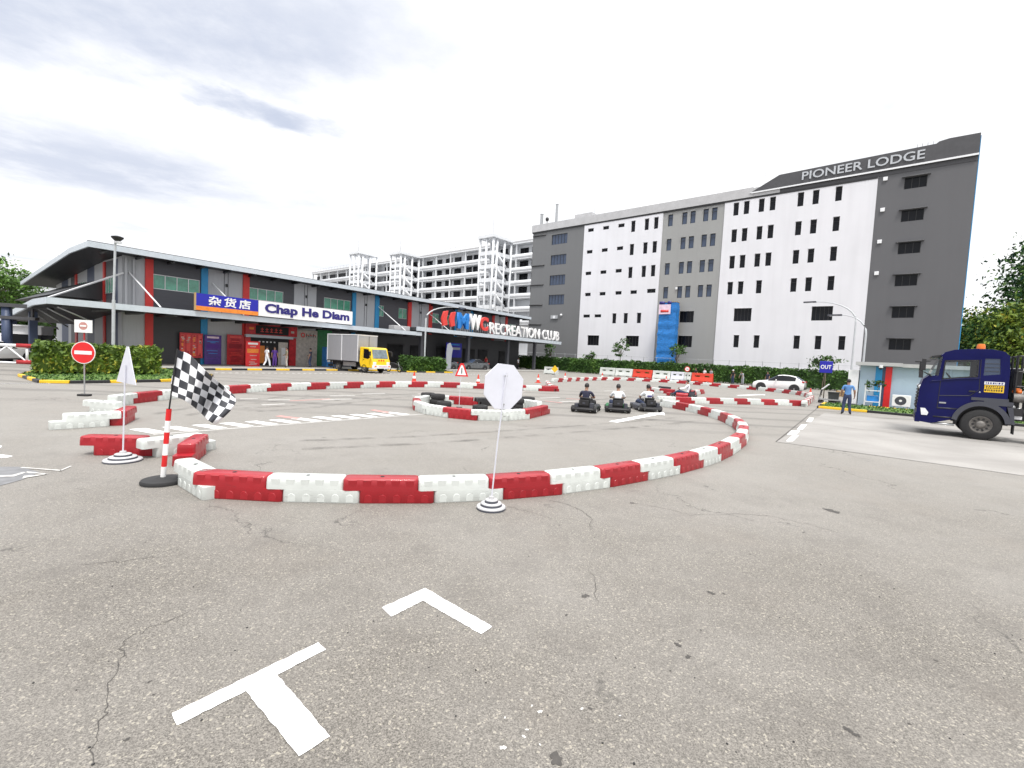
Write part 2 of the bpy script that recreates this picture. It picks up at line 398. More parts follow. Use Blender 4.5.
def scuffed(name, col, scuff, rough):
    """Moulded plastic: every unit has faded a little differently and carries its own scuffs."""
    m, nt, b = nodes_of(name); L = nt.links.new
    tc = nt.nodes.new('ShaderNodeTexCoord'); oi = nt.nodes.new('ShaderNodeObjectInfo')
    ad = nt.nodes.new('ShaderNodeVectorMath'); ad.operation = 'ADD'; sc = nt.nodes.new('ShaderNodeVectorMath'); sc.operation = 'SCALE'; sc.inputs[0].default_value = (37, 91, 53)
    L(oi.outputs['Random'], sc.inputs['Scale']); L(tc.outputs['Object'], ad.inputs[0]); L(sc.outputs[0], ad.inputs[1])
    def nz(st, scale, lo, hi, det=7):
        mp = nt.nodes.new('ShaderNodeMapping'); mp.inputs['Scale'].default_value = st; L(ad.outputs[0], mp.inputs[0])
        n = nt.nodes.new('ShaderNodeTexNoise'); n.inputs['Scale'].default_value = scale; n.inputs['Detail'].default_value = det; n.inputs['Roughness'].default_value = .65; L(mp.outputs[0], n.inputs['Vector'])
        r = nt.nodes.new('ShaderNodeMapRange'); L(n.outputs['Fac'], r.inputs[0]); r.inputs[1].default_value = lo; r.inputs[2].default_value = hi; return r.outputs[0]
    def mix(f, a, c):
        n = nt.nodes.new('ShaderNodeMix'); n.data_type = 'RGBA'; L(f, n.inputs[0])
        for i, v in ((6, a), (7, c)):
            if isinstance(v, tuple): n.inputs[i].default_value = (*v, 1)
            else: L(v, n.inputs[i])
        return n.outputs[2]
    c = mix(oi.outputs['Random'], tuple(k * .86 for k in col), tuple(min(1, k * 1.12 + .004) for k in col))
    c = mix(nz((1, 1, 1), 3, .35, .75), c, tuple(k * .82 for k in col))
    k = nt.nodes.new('ShaderNodeMath'); k.operation = 'MULTIPLY'; L(nz((1.2, 6, 9), 5, .60, .70), k.inputs[0]); k.inputs[1].default_value = .55
    c = mix(k.outputs[0], c, scuff)
    L(c, b.inputs['Base Color']); 
    rr = nt.nodes.new('ShaderNodeMapRange'); L(nz((1, 1, 1), 8, .2, .8), rr.inputs[0]); rr.inputs[3].default_value = rough - .08; rr.inputs[4].default_value = rough + .15; L(rr.outputs[0], b.inputs['Roughness'])
    b.inputs['Coat Weight'].default_value = .2
    return m
M['plastic_white'] = scuffed('scuffed_white_plastic', (.64, .67, .645), (.22, .21, .20), .40)
M['plastic_red'] = scuffed('scuffed_red_plastic', (.345, .006, .014), (.10, .02, .02), .36)
def skid_mat():
    m, nt, b = nodes_of('tyre_mark')
    tc = nt.nodes.new('ShaderNodeTexCoord'); n = nt.nodes.new('ShaderNodeTexNoise'); n.inputs['Scale'].default_value = 2.2; n.inputs['Detail'].default_value = 8
    nt.links.new(tc.outputs['Object'], n.inputs['Vector'])
    r = nt.nodes.new('ShaderNodeMapRange'); nt.links.new(n.outputs['Fac'], r.inputs[0]); r.inputs[1].default_value = .40; r.inputs[2].default_value = .72; r.inputs[3].default_value = 0; r.inputs[4].default_value = .30
    b.inputs['Base Color'].default_value = (.035, .033, .031, 1); b.inputs['Roughness'].default_value = .7
    nt.links.new(r.outputs[0], b.inputs['Alpha'])
    return m
M['skid'] = skid_mat()
def checker_mat():
    m, nt, b = nodes_of('chequered_cloth')
    tc = nt.nodes.new('ShaderNodeTexCoord'); mp = nt.nodes.new('ShaderNodeMapping'); mp.inputs['Scale'].default_value = (1, 1, 1)
    nt.links.new(tc.outputs['UV'], mp.inputs[0])
    ch = nt.nodes.new('ShaderNodeTexChecker'); ch.inputs['Scale'].default_value = 1.0
    ch.inputs['Color1'].default_value = (.74, .75, .78, 1); ch.inputs['Color2'].default_value = (.012, .014, .022, 1)
    nt.links.new(mp.outputs[0], ch.inputs['Vector']); nt.links.new(ch.outputs[0], b.inputs['Base Color'])
    b.inputs['Roughness'].default_value = .7; b.inputs['Sheen Weight'].default_value = .2
    return m
M['checker'] = checker_mat()

# ------------------------------------------------------------------ mesh helpers
class MB:
    """Collects simple solids into one mesh."""
    def __init__(self): self.bm = bmesh.new(); self.slots = []; self.uv = None
    def _slot(self, m):
        if m not in self.slots: self.slots.append(m)
        return self.slots.index(m)
    def face(self, pts, m='white', smooth=False):
        vs_ = [self.bm.verts.new(p) for p in pts]
        f = self.bm.faces.new(vs_); f.material_index = self._slot(m); f.smooth = smooth; return f
    def box(self, c, s, m='white', rz=0.0, rx=0.0, ry=0.0):
        mt = Matrix.Translation(c) @ Euler((rx, ry, rz)).to_matrix().to_4x4() @ Matrix.Diagonal((*s, 1))
        r = bmesh.ops.create_cube(self.bm, size=1.0, matrix=mt); k = self._slot(m)
        for f in {f for v in r['verts'] for f in v.link_faces}: f.material_index = k
        return self
    def box2(self, a, b, m='white'):
        return self.box([(p + q) / 2 for p, q in zip(a, b)], [abs(q - p) for p, q in zip(a, b)], m)
    def cyl(self, p0, p1, r0, r1=None, seg=12, m='white', smooth=True, cap=True):
        r1 = r0 if r1 is None else r1
        p0, p1 = Vector(p0), Vector(p1); d = p1 - p0
        q = d.to_track_quat('Z', 'Y').to_matrix().to_4x4()
        r = bmesh.ops.create_cone(self.bm, cap_ends=cap, segments=seg, radius1=max(r0, 1e-4), radius2=max(r1, 1e-4), depth=d.length, matrix=Matrix.Translation((p0 + p1) / 2) @ q)
        k = self._slot(m)
        for f in {f for v in r['verts'] for f in v.link_faces}:
            f.material_index = k; f.smooth = smooth and len(f.verts) == 4
        return self
    def tube(self, pts, r, seg=8, m='white', radii=None):
        pts = [Vector(p) for p in pts]; rings = []; k = self._slot(m)
        ref = Vector((0, 0, 1))
        for i, p in enumerate(pts):
            t = (pts[min(i + 1, len(pts) - 1)] - pts[max(i - 1, 0)]).normalized()
            a = t.cross(ref if abs(t.dot(ref)) < .95 else Vector((1, 0, 0))).normalized(); b = t.cross(a)
            rr = radii[i] if radii else r
            rings.append([self.bm.verts.new(p + (a * math.cos(2 * math.pi * j / seg) + b * math.sin(2 * math.pi * j / seg)) * rr) for j in range(seg)])
        for i in range(len(rings) - 1):
            for j in range(seg):
                f = self.bm.faces.new((rings[i][j], rings[i][(j + 1) % seg], rings[i + 1][(j + 1) % seg], rings[i + 1][j])); f.material_index = k; f.smooth = True
        for rg, fl in ((rings[0], True), (rings[-1], False)):
            f = self.bm.faces.new(rg if not fl else rg[::-1]); f.material_index = k
        return self
    def prism(self, poly, vec, m='white'):
        vec = Vector(vec); a = [self.bm.verts.new(p) for p in poly]; b = [self.bm.verts.new(Vector(p) + vec) for p in poly]
        k = self._slot(m); n = len(a); fs = [self.bm.faces.new(a[::-1]), self.bm.faces.new(b)]
        for i in range(n): fs.append(self.bm.faces.new((a[i], a[(i + 1) % n], b[(i + 1) % n], b[i])))
        for f in fs: f.material_index = k
        return self
    def lathe(self, prof, c=(0, 0, 0), seg=24, m='white', ms=None):
        c = Vector(c); rings = []
        for r, z in prof:
            rings.append([self.bm.verts.new(c + Vector((max(r, 1e-4) * math.cos(2 * math.pi * j / seg), max(r, 1e-4) * math.sin(2 * math.pi * j / seg), z))) for j in range(seg)])
        for i in range(len(rings) - 1):
            k = self._slot(ms[i] if ms else m)
            for j in range(seg):
                f = self.bm.faces.new((rings[i][j], rings[i][(j + 1) % seg], rings[i + 1][(j + 1) % seg], rings[i + 1][j])); f.material_index = k; f.smooth = True
        return self
    def ball(self, c, r, m='white', sub=2, scale=(1, 1, 1)):
        mt = Matrix.Translation(c) @ Matrix.Diagonal((*scale, 1))
        q = bmesh.ops.create_icosphere(self.bm, subdivisions=sub, radius=r, matrix=mt); k = self._slot(m)
        for f in {f for v in q['verts'] for f in v.link_faces}: f.material_index = k; f.smooth = True
        return self
    def mesh(self, name):
        bmesh.ops.recalc_face_normals(self.bm, faces=self.bm.faces[:])
        me = bpy.data.meshes.new(name); self.bm.to_mesh(me); self.bm.free()
        for s in self.slots: me.materials.append(M[s])
        me.set_sharp_from_angle(angle=R(42))
        return me
    def build(self, name, parent=None, bevel=0.0, loc=None, rz=None, seg=2):
        o = bpy.data.objects.new(name, self.mesh(name)); COL.objects.link(o)
        if parent: o.parent = parent
        if loc is not None: o.location = loc
        if rz is not None: o.rotation_euler.z = rz
        if bevel:
            bv = o.modifiers.new('bevel', 'BEVEL'); bv.width = bevel; bv.segments = seg; bv.limit_method = 'ANGLE'; bv.angle_limit = R(40)
        return o

def link_mesh(name, me, parent=None, loc=(0, 0, 0), rz=0.0):
    o = bpy.data.objects.new(name, me); COL.objects.link(o); o.parent = parent; o.location = loc; o.rotation_euler.z = rz
    return o
def tag(o, label, cat, group=None):
    o['label'] = label; o['category'] = cat
    if group: o['group'] = group
    return o
def thing(name, label, cat, loc=(0, 0, 0), rz=0.0, group=None):
    o = bpy.data.objects.new(name, None); COL.objects.link(o); o.location = loc; o.rotation_euler.z = rz
    o.empty_display_size = .2
    return tag(o, label, cat, group)
def struct(o, kind='structure'):
    o['kind'] = kind; return o
def kids(o): return [c for c in bpy.data.objects if c.parent == o]
def copy_tree(o, parent=None):
    c = o.copy(); COL.objects.link(c); c.parent = parent
    for ch in list(o.children): copy_tree(ch, c)
    return c
def dup(o, loc, rz, label, group=None):
    c = copy_tree(o); c.location = loc; c.rotation_euler.z = rz; c['label'] = label
    if group: c['group'] = group
    return c

def text_mesh(s, width, height, depth=.02, bold=0.0, m='white', name='lettering', spacing=1.0):
    """Lettering in the x-z plane, lower left corner at the origin, facing -y."""
    cu = bpy.data.curves.new(name, 'FONT'); cu.body = s; cu.extrude = .02; cu.offset = bold; cu.space_character = spacing; cu.resolution_u = 3
    o = bpy.data.objects.new(name, cu); COL.objects.link(o)
    dg = bpy.context.evaluated_depsgraph_get(); dg.update()
    me = bpy.data.meshes.new_from_object(o.evaluated_get(dg)); bpy.data.objects.remove(o); bpy.data.curves.remove(cu)
    xs = [v.co.x for v in me.vertices]; ys = [v.co.y for v in me.vertices]
    x0, x1, y0, y1 = min(xs), max(xs), min(ys), max(ys)
    for v in me.vertices:
        x = (v.co.x - x0) / (x1 - x0) * width; z = (v.co.y - y0) / (y1 - y0) * height
        v.co = (x, -v.co.z / .02 * depth / 2 - depth / 2, z)
    me.materials.clear(); me.materials.append(M[m])
    return me

def wall_holes(mb, u0, u1, z0, z1, holes, depth=.2, m='white', back=True):
    """Front skin of a wall in the plane y=0 with openings, and the reveals of each opening."""
    us = sorted({u0, u1, *[round(k, 4) for h in holes for k in (h[0], h[1])]}); zs = sorted({z0, z1, *[round(k, 4) for h in holes for k in (h[2], h[3])]})
    us = [u for u in us if u0 <= u <= u1]; zs = [z for z in zs if z0 <= z <= z1]
    for i in range(len(us) - 1):
        for j in range(len(zs) - 1):
            cu, cz = (us[i] + us[i + 1]) / 2, (zs[j] + zs[j + 1]) / 2
            if any(h[0] < cu < h[1] and h[2] < cz < h[3] for h in holes): continue
            mb.face([(us[i], 0, zs[j]), (us[i + 1], 0, zs[j]), (us[i + 1], 0, zs[j + 1]), (us[i], 0, zs[j + 1])], m)
    for a, b, c, d in holes:
        for p, q in (((a, c), (b, c)), ((b, c), (b, d)), ((b, d), (a, d)), ((a, d), (a, c))):
            mb.face([(p[0], 0, p[1]), (q[0], 0, q[1]), (q[0], depth, q[1]), (p[0], depth, p[1])], m)

_win = {}
def window(parent, u, z, w, h, frame='frame_dk', glass='glass_dk', bars=1, y=.16, name='window', rz=0.0, hbar=None):
    """A window: frame mesh (part) with its pane (sub-part); meshes are shared by size."""
    key = (round(w, 2), round(h, 2), frame, glass, bars, hbar)
    if key not in _win:
        f = MB(); t = .05
        f.box2((-w / 2, -.03, -h / 2), (-w / 2 + t, .03, h / 2), frame).box2((w / 2 - t, -.03, -h / 2), (w / 2, .03, h / 2), frame)
        f.box2((-w / 2 + t, -.03, -h / 2), (w / 2 - t, .03, -h / 2 + t), frame).box2((-w / 2 + t, -.03, h / 2 - t), (w / 2 - t, .03, h / 2), frame)
        for i in range(1, bars):
            x = -w / 2 + w * i / bars; f.box2((x - .025, -.028, -h / 2 + t), (x + .025, .028, h / 2 - t), frame)
        if hbar: f.box2((-w / 2 + t, -.026, -h / 2 + h * hbar - .02), (w / 2 - t, .026, -h / 2 + h * hbar + .02), frame)
        g = MB(); g.face([(-w / 2 + t, .012, -h / 2 + t), (w / 2 - t, .012, -h / 2 + t), (w / 2 - t, .012, h / 2 - t), (-w / 2 + t, .012, h / 2 - t)], glass)
        _win[key] = (f.mesh(name), g.mesh('pane'))
    a, b = _win[key]
    o = link_mesh(name, a, parent, (u, y, z), rz); link_mesh('pane', b, o)
    return o
def boolean_cut(me, cutters):
    o = bpy.data.objects.new('cut', me); COL.objects.link(o); tmp = []
    for c in cutters:
        co = bpy.data.objects.new('cutter', c); COL.objects.link(co); tmp.append(co)
        b = o.modifiers.new('b', 'BOOLEAN'); b.operation = 'DIFFERENCE'; b.object = co; b.solver = 'EXACT'
    dg = bpy.context.evaluated_depsgraph_get(); dg.update()
    r = bpy.data.meshes.new_from_object(o.evaluated_get(dg))
    bpy.data.objects.remove(o)
    for t in tmp: bpy.data.objects.remove(t)
    return r
# ------------------------------------------------------------------ ground
mb = MB(); mb.face([(-700, -300, 0), (900, -300, 0), (900, 900, 0), (-700, 900, 0)], 'asphalt')
struct(mb.build('ground'))

def flat(name, polys, m, z=.004):
    mb = MB()
    for p in polys: mb.face([(q[0], q[1], z) for q in p], m)
    return struct(mb.build(name))
def gpoly(*pts): return [ground(*p) for p in pts]
def rough(poly, step=.03, amp=.004, seed=1):
    """A painted outline with the slightly ragged edge of paint on stone."""
    rn = random.Random(seed); out = []
    for i in range(len(poly)):
        a, b = poly[i], poly[(i + 1) % len(poly)]; n = max(1, int((b - a).length / step)); q = (b - a).normalized(); q = Vector((-q.y, q.x, 0))
        for k in range(n): out.append(a.lerp(b, k / n) + (q * rn.uniform(-amp, amp) if k else Vector()))
    return out
def crack(name, pts, w, seed):
    rn = random.Random(seed); P = [ground(*p) for p in pts]; mb = MB(); k_ = mb._slot('oil'); line = []
    for i in range(len(P) - 1):
        n = max(2, int((P[i + 1] - P[i]).length / .045))
        for k in range(n): line.append(P[i].lerp(P[i + 1], k / n) + Vector((rn.gauss(0, .014), rn.gauss(0, .014), 0)))
    line.append(P[-1]); pr = None
    for i, p in enumerate(line):
        d = (line[min(i + 1, len(line) - 1)] - line[max(i - 1, 0)]).normalized(); ww = w * rn.uniform(.25, 1.1) * min(1, (len(line) - i) / 6, (i + 1) / 4); q = Vector((-d.y, d.x, 0)) * ww
        cur = (mb.bm.verts.new((*(p + q)[:2], .003)), mb.bm.verts.new((*(p - q)[:2], .003)))
        if pr: f = mb.bm.faces.new((pr[0], pr[1], cur[1], cur[0])); f.material_index = k_
        pr = cur
    return struct(mb.build(name))
def blob(c, r, seed):
    rn = random.Random(seed); ph = [rn.uniform(0, 6.28) for _ in range(3)]
    return [c + Vector((math.cos(a), math.sin(a), 0)) * r * (1 + .3 * math.sin(2 * a + ph[0]) + .2 * math.sin(5 * a + ph[1]) + rn.uniform(-.12, .12)) for a in [k * 2 * math.pi / 22 for k in range(22)]]
def strip(a, b, w):
    a, b = Vector((a[0], a[1], 0)), Vector((b[0], b[1], 0)); d = (b - a).normalized(); n = Vector((-d.y, d.x, 0)) * w / 2
    return [a - n, b - n, b + n, a + n]

# the truck lane's concrete slab
sc, ddir = Vector((7.65, 13.36, 0)), Vector((.594, .804, 0)).normalized()
edir = Vector((.771, -.637, 0))
flat('concrete_road', [[sc, sc + edir * 16, sc + edir * 16 + ddir * 13.1, sc + ddir * 13.1 + edir * .5],
                       [sc + edir * 16.02, sc + edir * 40, sc + edir * 40 + ddir * 13.1, sc + edir * 16.02 + ddir * 13.1]], 'concrete')
# joint lines in the slab
js = []
for k in (.02, 6.6): js.append(strip(sc + ddir * k, sc + ddir * k + edir * 38, .02))
js.append(strip(sc, sc + ddir * 20, .03))
flat('slab_joint', js, 'oil', .008)
# white T and corner of the parking bay in the foreground
flat('bay_marking', [rough(gpoly((172, 714), (318, 643), (326, 650), (277, 675.5), (330, 737), (299, 757), (246, 691.5), (177, 726)), seed=1)], 'road_paint', .005)
flat('bay_corner_marking', [rough(gpoly((382, 608), (425, 588.5), (492, 627), (481, 634.5), (423, 601), (391, 617)), seed=2)], 'road_paint', .005)
crack('crack', [(95, 768), (97, 735), (104, 712), (106, 690), (118, 668), (124, 640), (150, 628), (190, 612), (222, 604)], .0028, 1)
crack('crack', [(75, 565), (110, 562), (140, 559), (178, 556)], .0032, 2)
crack('crack', [(548, 500), (570, 505), (588, 514), (592, 521), (590, 530)], .005, 3)
crack('crack', [(588, 570), (596, 582), (594, 592), (599, 604)], .004, 4)
crack('crack', [(625, 502), (662, 508), (690, 515), (735, 514), (770, 516), (815, 526), (860, 540)], .0032, 5)
crack('crack', [(500, 505), (530, 512), (560, 522)], .004, 6)
flat('paint_spatter', [blob(ground(x, y), r, k) for k, (x, y, r) in enumerate(((532, 706, .007), (540, 712, .013), (582, 709, .009), (527, 730, .008), (503, 748, .015), (540, 745, .006), (505, 718, .007), (521, 700, .006), (620, 716, .006), (524, 737, .01)))], 'worn_paint', .003)
flat('oil_stain', [blob(ground(x, y), r, 30 + k) for k, (x, y, r) in enumerate(((678, 645, .022), (688, 657, .02), (585, 596, .03), (711, 593, .028), (724, 594, .012), (848, 730, .02), (856, 735, .016), (556, 759, .035), (832, 511, .09), (632, 503, .03)))], 'oil', .0025)
rn_ = random.Random(41)
flat('gum_spots', [blob(ground(rn_.uniform(0, 1024), rn_.uniform(525, 760)), rn_.uniform(.006, .014), 60 + k) for k in range(16)], 'oil', .0022)
# broken line beside the slab
flat('lane_marking', [gpoly((806, 422), (811.5, 422), (814, 418), (809, 418)), gpoly((797, 429.5), (803, 429.5), (807, 424.5), (801.5, 424.5)), gpoly((786, 441.5), (793, 441.5), (799, 435.5), (792.5, 435.5)), gpoly((787, 434.8), (796.5, 434.8), (800, 431), (791, 431))], 'road_paint', .009)
# ladder-like start strip across the track
a, b = ground(147, 431), ground(424, 411.5)
cs = []; L_ = (b - a).length; d_ = (b - a).normalized(); n_ = Vector((-d_.y, d_.x, 0))
for k in range(int(L_ / .60)):
    p = a + d_ * (k * .60); cs.append([p - n_ * .40, p + d_ * .30 - n_ * .40, p + d_ * .05 + n_ * .40, p - d_ * .25 + n_ * .40])
flat('start_grid_marking', cs, 'road_paint', .005)
flat('start_line_marking', [strip(a - n_ * .55, b - n_ * .55, .09)], 'worn_paint', .005)
# arrows
def arrow(p, q, w, m='road_paint'):
    p, q = Vector((*p[:2], 0)), Vector((*q[:2], 0)); d = (q - p).normalized(); n = Vector((-d.y, d.x, 0)); h = q - d * w * 3.2
    return [strip(p, h, w), [h - n * w * 1.25, q, h + n * w * 1.25]]
flat('arrow_marking', arrow(ground(613, 422), ground(664, 412.5), .32) + arrow(ground(738, 395.5), ground(765, 394.5), .35), 'road_paint', .005)
fl = []
for p in [((262, 405), (285, 404)), ((268, 400), (290, 400)), ((322, 400), (352, 399)), ((330, 396), (355, 395.5)), ((412, 396), (432, 396)), ((418, 394), (438, 394)), ((362, 394), (385, 393.5)),
          ((540, 398), (560, 397.5)), ((560, 402), (582, 401)), ((604, 391), (625, 390.5)), ((512, 392), (525, 392)), ((240, 399), (258, 399))]:
    fl.append(strip(ground(*p[0]), ground(*p[1]), .16))
flat('faded_marking', fl, 'worn_paint', .005)
flat('faded_red_marking', [strip(ground(278, 416), ground(300, 419), .2), strip(ground(372, 410), ground(390, 413), .2), strip(ground(545, 401), ground(562, 403), .15), strip(ground(566, 398.5), ground(588, 400), .15), strip(ground(290, 401), ground(330, 399), .12)], 'faded_red', .006)
def skid(pix, w=.14):
    P = [ground(*p) for p in pix]; out = []
    for off in (-.45, .45):
        for i in range(len(P) - 1):
            d = (P[i + 1] - P[i]).normalized(); n = Vector((-d.y, d.x, 0)) * off; out.append(strip(P[i] + n, P[i + 1] + n, w))
    return out
flat('tyre_marks', skid([(250, 410), (300, 407), (340, 402), (385, 397), (430, 394)], .3), 'skid', .010)
flat('tyre_marks', skid([(560, 406), (610, 400), (660, 395), (700, 392)], .3) , 'skid', .010)
flat('tyre_marks', skid([(300, 445), (420, 440), (540, 432), (640, 424), (690, 419)], .22), 'skid', .010)
flat('tyre_marks', skid([(170, 415), (230, 404), (300, 397), (370, 394)], .25), 'skid', .011)
# painted grey box with pale lines on the left
flat('grey_bay_marking', [gpoly((-80, 470), (0, 467), (20, 467), (40, 472.5), (22, 480), (0, 486), (-80, 503))], 'grey_paint', .005)
flat('grey_bay_lines', [gpoly(*q) for q in [((20, 468.3), (62, 471.5), (61, 470.5), (22, 467.5)), ((22, 479), (45, 475), (49, 474.2), (24, 476.5)), ((0, 477.5), (14, 477), (26, 473), (23, 472.5), (12, 475.5), (0, 476)), ((26, 473), (48, 475), (46, 474), (27, 472)), ((61, 471.5), (72, 466.5), (70, 466.4), (60, 470.7))]], 'worn_paint', .009)
flat('side_marking', [gpoly((-40, 458), (8, 457.6), (13, 456.2), (0, 454.6), (-40, 454)), gpoly((-40, 448), (1, 447.6), (2, 446), (-40, 445))], 'road_paint', .005)
# pedestrian studs before the shop
pts = []
for k in range(60):
    p = shop(-7.5 + k * .42, -9.6 - .04 * k); pts.append(strip(p, p + LX * .2, .16))
for k in range(34):
    p = ground(-30, 384) + (ground(55, 383) - ground(-30, 384)) * (k / 34); pts.append(strip(p, p + Vector((.16, .03, 0)), .16))
flat('stud_marking', pts, 'road_paint', .005)

# ------------------------------------------------------------------ the big grey and white lodge
lodge_b = thing('apartment_building', 'six storey grey and white dormitory block with PIONEER LODGE on its slanted parapet', 'building', lodge(0, 0), RZ_P)
S_W, S_H = 1.08, .56       # small windows
T_W, T_H = .66, 1.70       # tall windows
rows = [23.45, 19.85, 16.27, 12.72, 9.1, 5.5]
wins = {k: [] for k in ('grey1', 'white1', 'grey2', 'white2', 'dark')}
for z in (23.13, 19.53, 15.96, 12.49): wins['grey1'].append((-48.5, z, 3.3, 1.75, 'glass_bl', 5))
for z in rows[:3]:
    for u in (-42.14, -39.3, -36.55): wins['white1'].append((u, z + .37, S_W, S_H, 'glass_dk', 2))
    for u in (-34.48, -32.24, -30.73): wins['white1'].append((u, z - .07, T_W, T_H, 'glass_dk', 1))
for u in (-42.0, -39.22, -36.33, -33.71): wins['white1'].append((u, 13.1, S_W, S_H, 'glass_dk', 2))
wins['white1'].append((-30.8, 13.15, 1.35, .62, 'glass_dk', 2))
for u in (-42.0, -39.85): wins['white1'].append((u, 9.48, 1.25, .5, 'glass_dk', 2))
for u in (-36.8, -34.79, -32.53): wins['white1'].append((u, 9.02, T_W, 1.6, 'glass_dk', 1))
for u in (-40.45, -33.41): wins['white1'].append((u, 5.4, 2.15, 1.65, 'glass_dk', 4))
for z in rows[:4]:
    for u in (-28.57, -26.45, -25.25, -23.44, -22.25): wins['grey2'].append((u, z + .04, .72, 1.72, 'glass_bl', 1))
for z in rows[4:]: wins['grey2'].append((-25.16, z, 2.06, 1.65, 'glass_dk', 4))
for i, z in enumerate(rows[:4]):
    for u in ((-19.4, -18.08, -16.25, -14.93) if i < 3 else (-19.4, -18.06, -15.8)) + (-11.78, -10.15, -7.8): wins['white2'].append((u, z + .2, T_W, T_H, 'glass_dk', 1))
for u in (-17.54, -8.44): wins['white2'].append((u, 9.25, 2.2, 1.74, 'glass_dk', 5))
for u in (-18.09, -15.56, -10.9, -8.59, -6.16): wins['white2'].append((u, 5.65, .66, 1.66, 'glass_dk', 1))
for z in (23.67, 20.05, 16.44, 12.83, 9.24, 5.61): wins['dark'].append((-.73, z, 1.95, 1.27, 'glass_dk', 3))
secs = [('grey1', -54.4, -43.4, 'grey_l1', 0), ('white1', -43.4, -29.7, 'white', -.12), ('grey2', -29.7, -20.9, 'grey_md', 0), ('white2', -20.9, -4.12, 'white', -.12), ('dark', -4.12, 4.15, 'grey_dk', -.05)]
for k, u0, u1, mm, yo in secs:
    holes = [(u - w / 2, u + w / 2, z - h / 2, z + h / 2) for u, z, w, h, g, b in wins[k]]
    mb = MB(); wall_holes(mb, u0, u1, 0, 24.95, holes, .22, mm)
    for uu in (u0, u1): mb.face([(uu, 0, 0), (uu, .35, 0), (uu, .35, 24.95), (uu, 0, 24.95)], mm)
    mb.box2((u0 + .02, .30, 0), (u1 - .02, 16, 24.9), mm)
    mb.build('wall', lodge_b, loc=(0, yo, 0))
    for u, z, w, h, g, b in wins[k]:
        window(lodge_b, u, z, w, h, 'frame_dk', g, b, y=yo + .15, hbar=.7 if h > 1.6 and b == 1 else None)
mb = MB()
for k in ('white1', 'white2', 'grey2'):
    for u, z, w, h, g, b in wins[k]:
        if h > 1: mb.box((u, -.16, z + h / 2 + .02), (w + .04, .12, .03), 'parapet')
for u, z, w, h, g, b in wins['dark']: mb.box((u, -.2, z + h / 2 + .05), (w + .5, .34, .07), 'grey_dk')
mb.build('window_hoods', lodge_b)
mb = MB()
for z in (24.2, 18.8, 15.3, 11.65, 8.1): mb.box2((-54.4, -.14, z - .09), (-51.5, 0, z + .09), 'black')
mb.build('ledge', lodge_b)
mb = MB(); mb.box2((-54.6, -.24, 24.96), (-17.4, 16.2, 26.2), 'parapet'); mb.box2((-17.4, -.2, 24.96), (-14.2, 16.2, 26.1), 'parapet'); mb.box2((-14.2, -.1, 24.951), (4.15, .3, 25.5), 'fascia_dk'); mb.build('parapet', lodge_b)
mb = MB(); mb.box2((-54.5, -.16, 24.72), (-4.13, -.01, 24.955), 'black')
mb.build('painted_shadow_line', lodge_b)  # black strip paints in the shadow line under the projecting fascia
mb = MB(); mb.prism([(-17.7, -.28, 25.5), (4.15, -.28, 25.5), (4.15, -.28, 27.72), (1.75, -.28, 27.74), (.91, -.28, 27.6), (.7, -.28, 27.42), (-14.37, -.28, 27.18), (-15.17, -.28, 26.78)], (0, .5, 0), 'fascia_dk')
mb.box2((-14.1, .2, 25.6), (4.2, 16.0, 26.9), 'fascia_dk'); mb.build('roof_fascia', lodge_b)
mb = MB(); mb.prism([(-17.5, -.34, 25.36), (4.155, -.34, 25.46), (4.155, -.34, 25.66), (-17.8, -.34, 25.52)], (0, .05, 0), 'white_m'); mb.build('cornice', lodge_b)
me = text_mesh('PIONEER LODGE', 11.65, 1.0, .10, .012, 'silver')
o = link_mesh('lettering', me, lodge_b, (-11.8, -.285, 25.96)); o.rotation_euler.y = R(-.35)
mb = MB(); mb.box2((4.16, -.06, 0), (4.22, 16, 27.5), 'clad_blue'); mb.build('edge_fringe', lodge_b)  # thin blue skin added to imitate a lens colour fringe on the edge
mb = MB(); mb.box2((-46.2, 1, 26.2), (-42.8, 6, 27.2), 'parapet'); mb.build('roof_room', lodge_b)
for u, z1, r_, y_ in ((-53.1, 28.2, .28, .6), (-50.1, 29.6, .24, 1.0)):
    mb = MB(); mb.cyl((u, y_, 26.2), (u, y_, z1), r_, seg=10, m='steel'); mb.cyl((u, y_, z1), (u, y_, z1 + .08), r_ * 1.2, seg=10, m='steel'); mb.build('chimney', lodge_b)
mb = MB(); mb.cyl((-52.0, .8, 26.2), (-52.0, .8, 27.0), .06, m='black'); mb.ball((-52.0, .8, 27.25), .33, 'black', 2, (1, 1, 1.2)); mb.build('roof_vent', lodge_b)
for u in (-42, -38, -16.2): 
    mb = MB(); mb.cyl((u, .5, 26.0), (u, .5, 28.3), .022, seg=5, m='steel'); mb.build('antenna', lodge_b)
for k in range(4):
    mb = MB(); mb.cyl((-.9 + .45 * k, 1, 26.9), (-.9 + .45 * k, 1, 28.2), .03, seg=5, m='steel'); mb.build('antenna', lodge_b)
for z in (24.54, 21.04, 17.42, 13.79):
    mb = MB(); mb.box((-3.44, -.13, z), (.42, .16, .42), 'white_m'); mb.build('wall_light', lodge_b, .03)
mb = MB(); mb.box((-26.9, -.1, 13.3), (.3, .2, .3), 'white_m'); mb.build('wall_light', lodge_b, .03)
mb = MB(); mb.box((-48.6, -.12, 9.4), (1.5, .2, .6), 'steel'); mb.ball((-47.2, -.1, 9.75), .22, 'white_m'); mb.cyl((-48.6, -.2, 9.4), (-48.6, -.24, 9.4), .26, seg=12, m='white_m'); mb.build('extractor_vent', lodge_b)
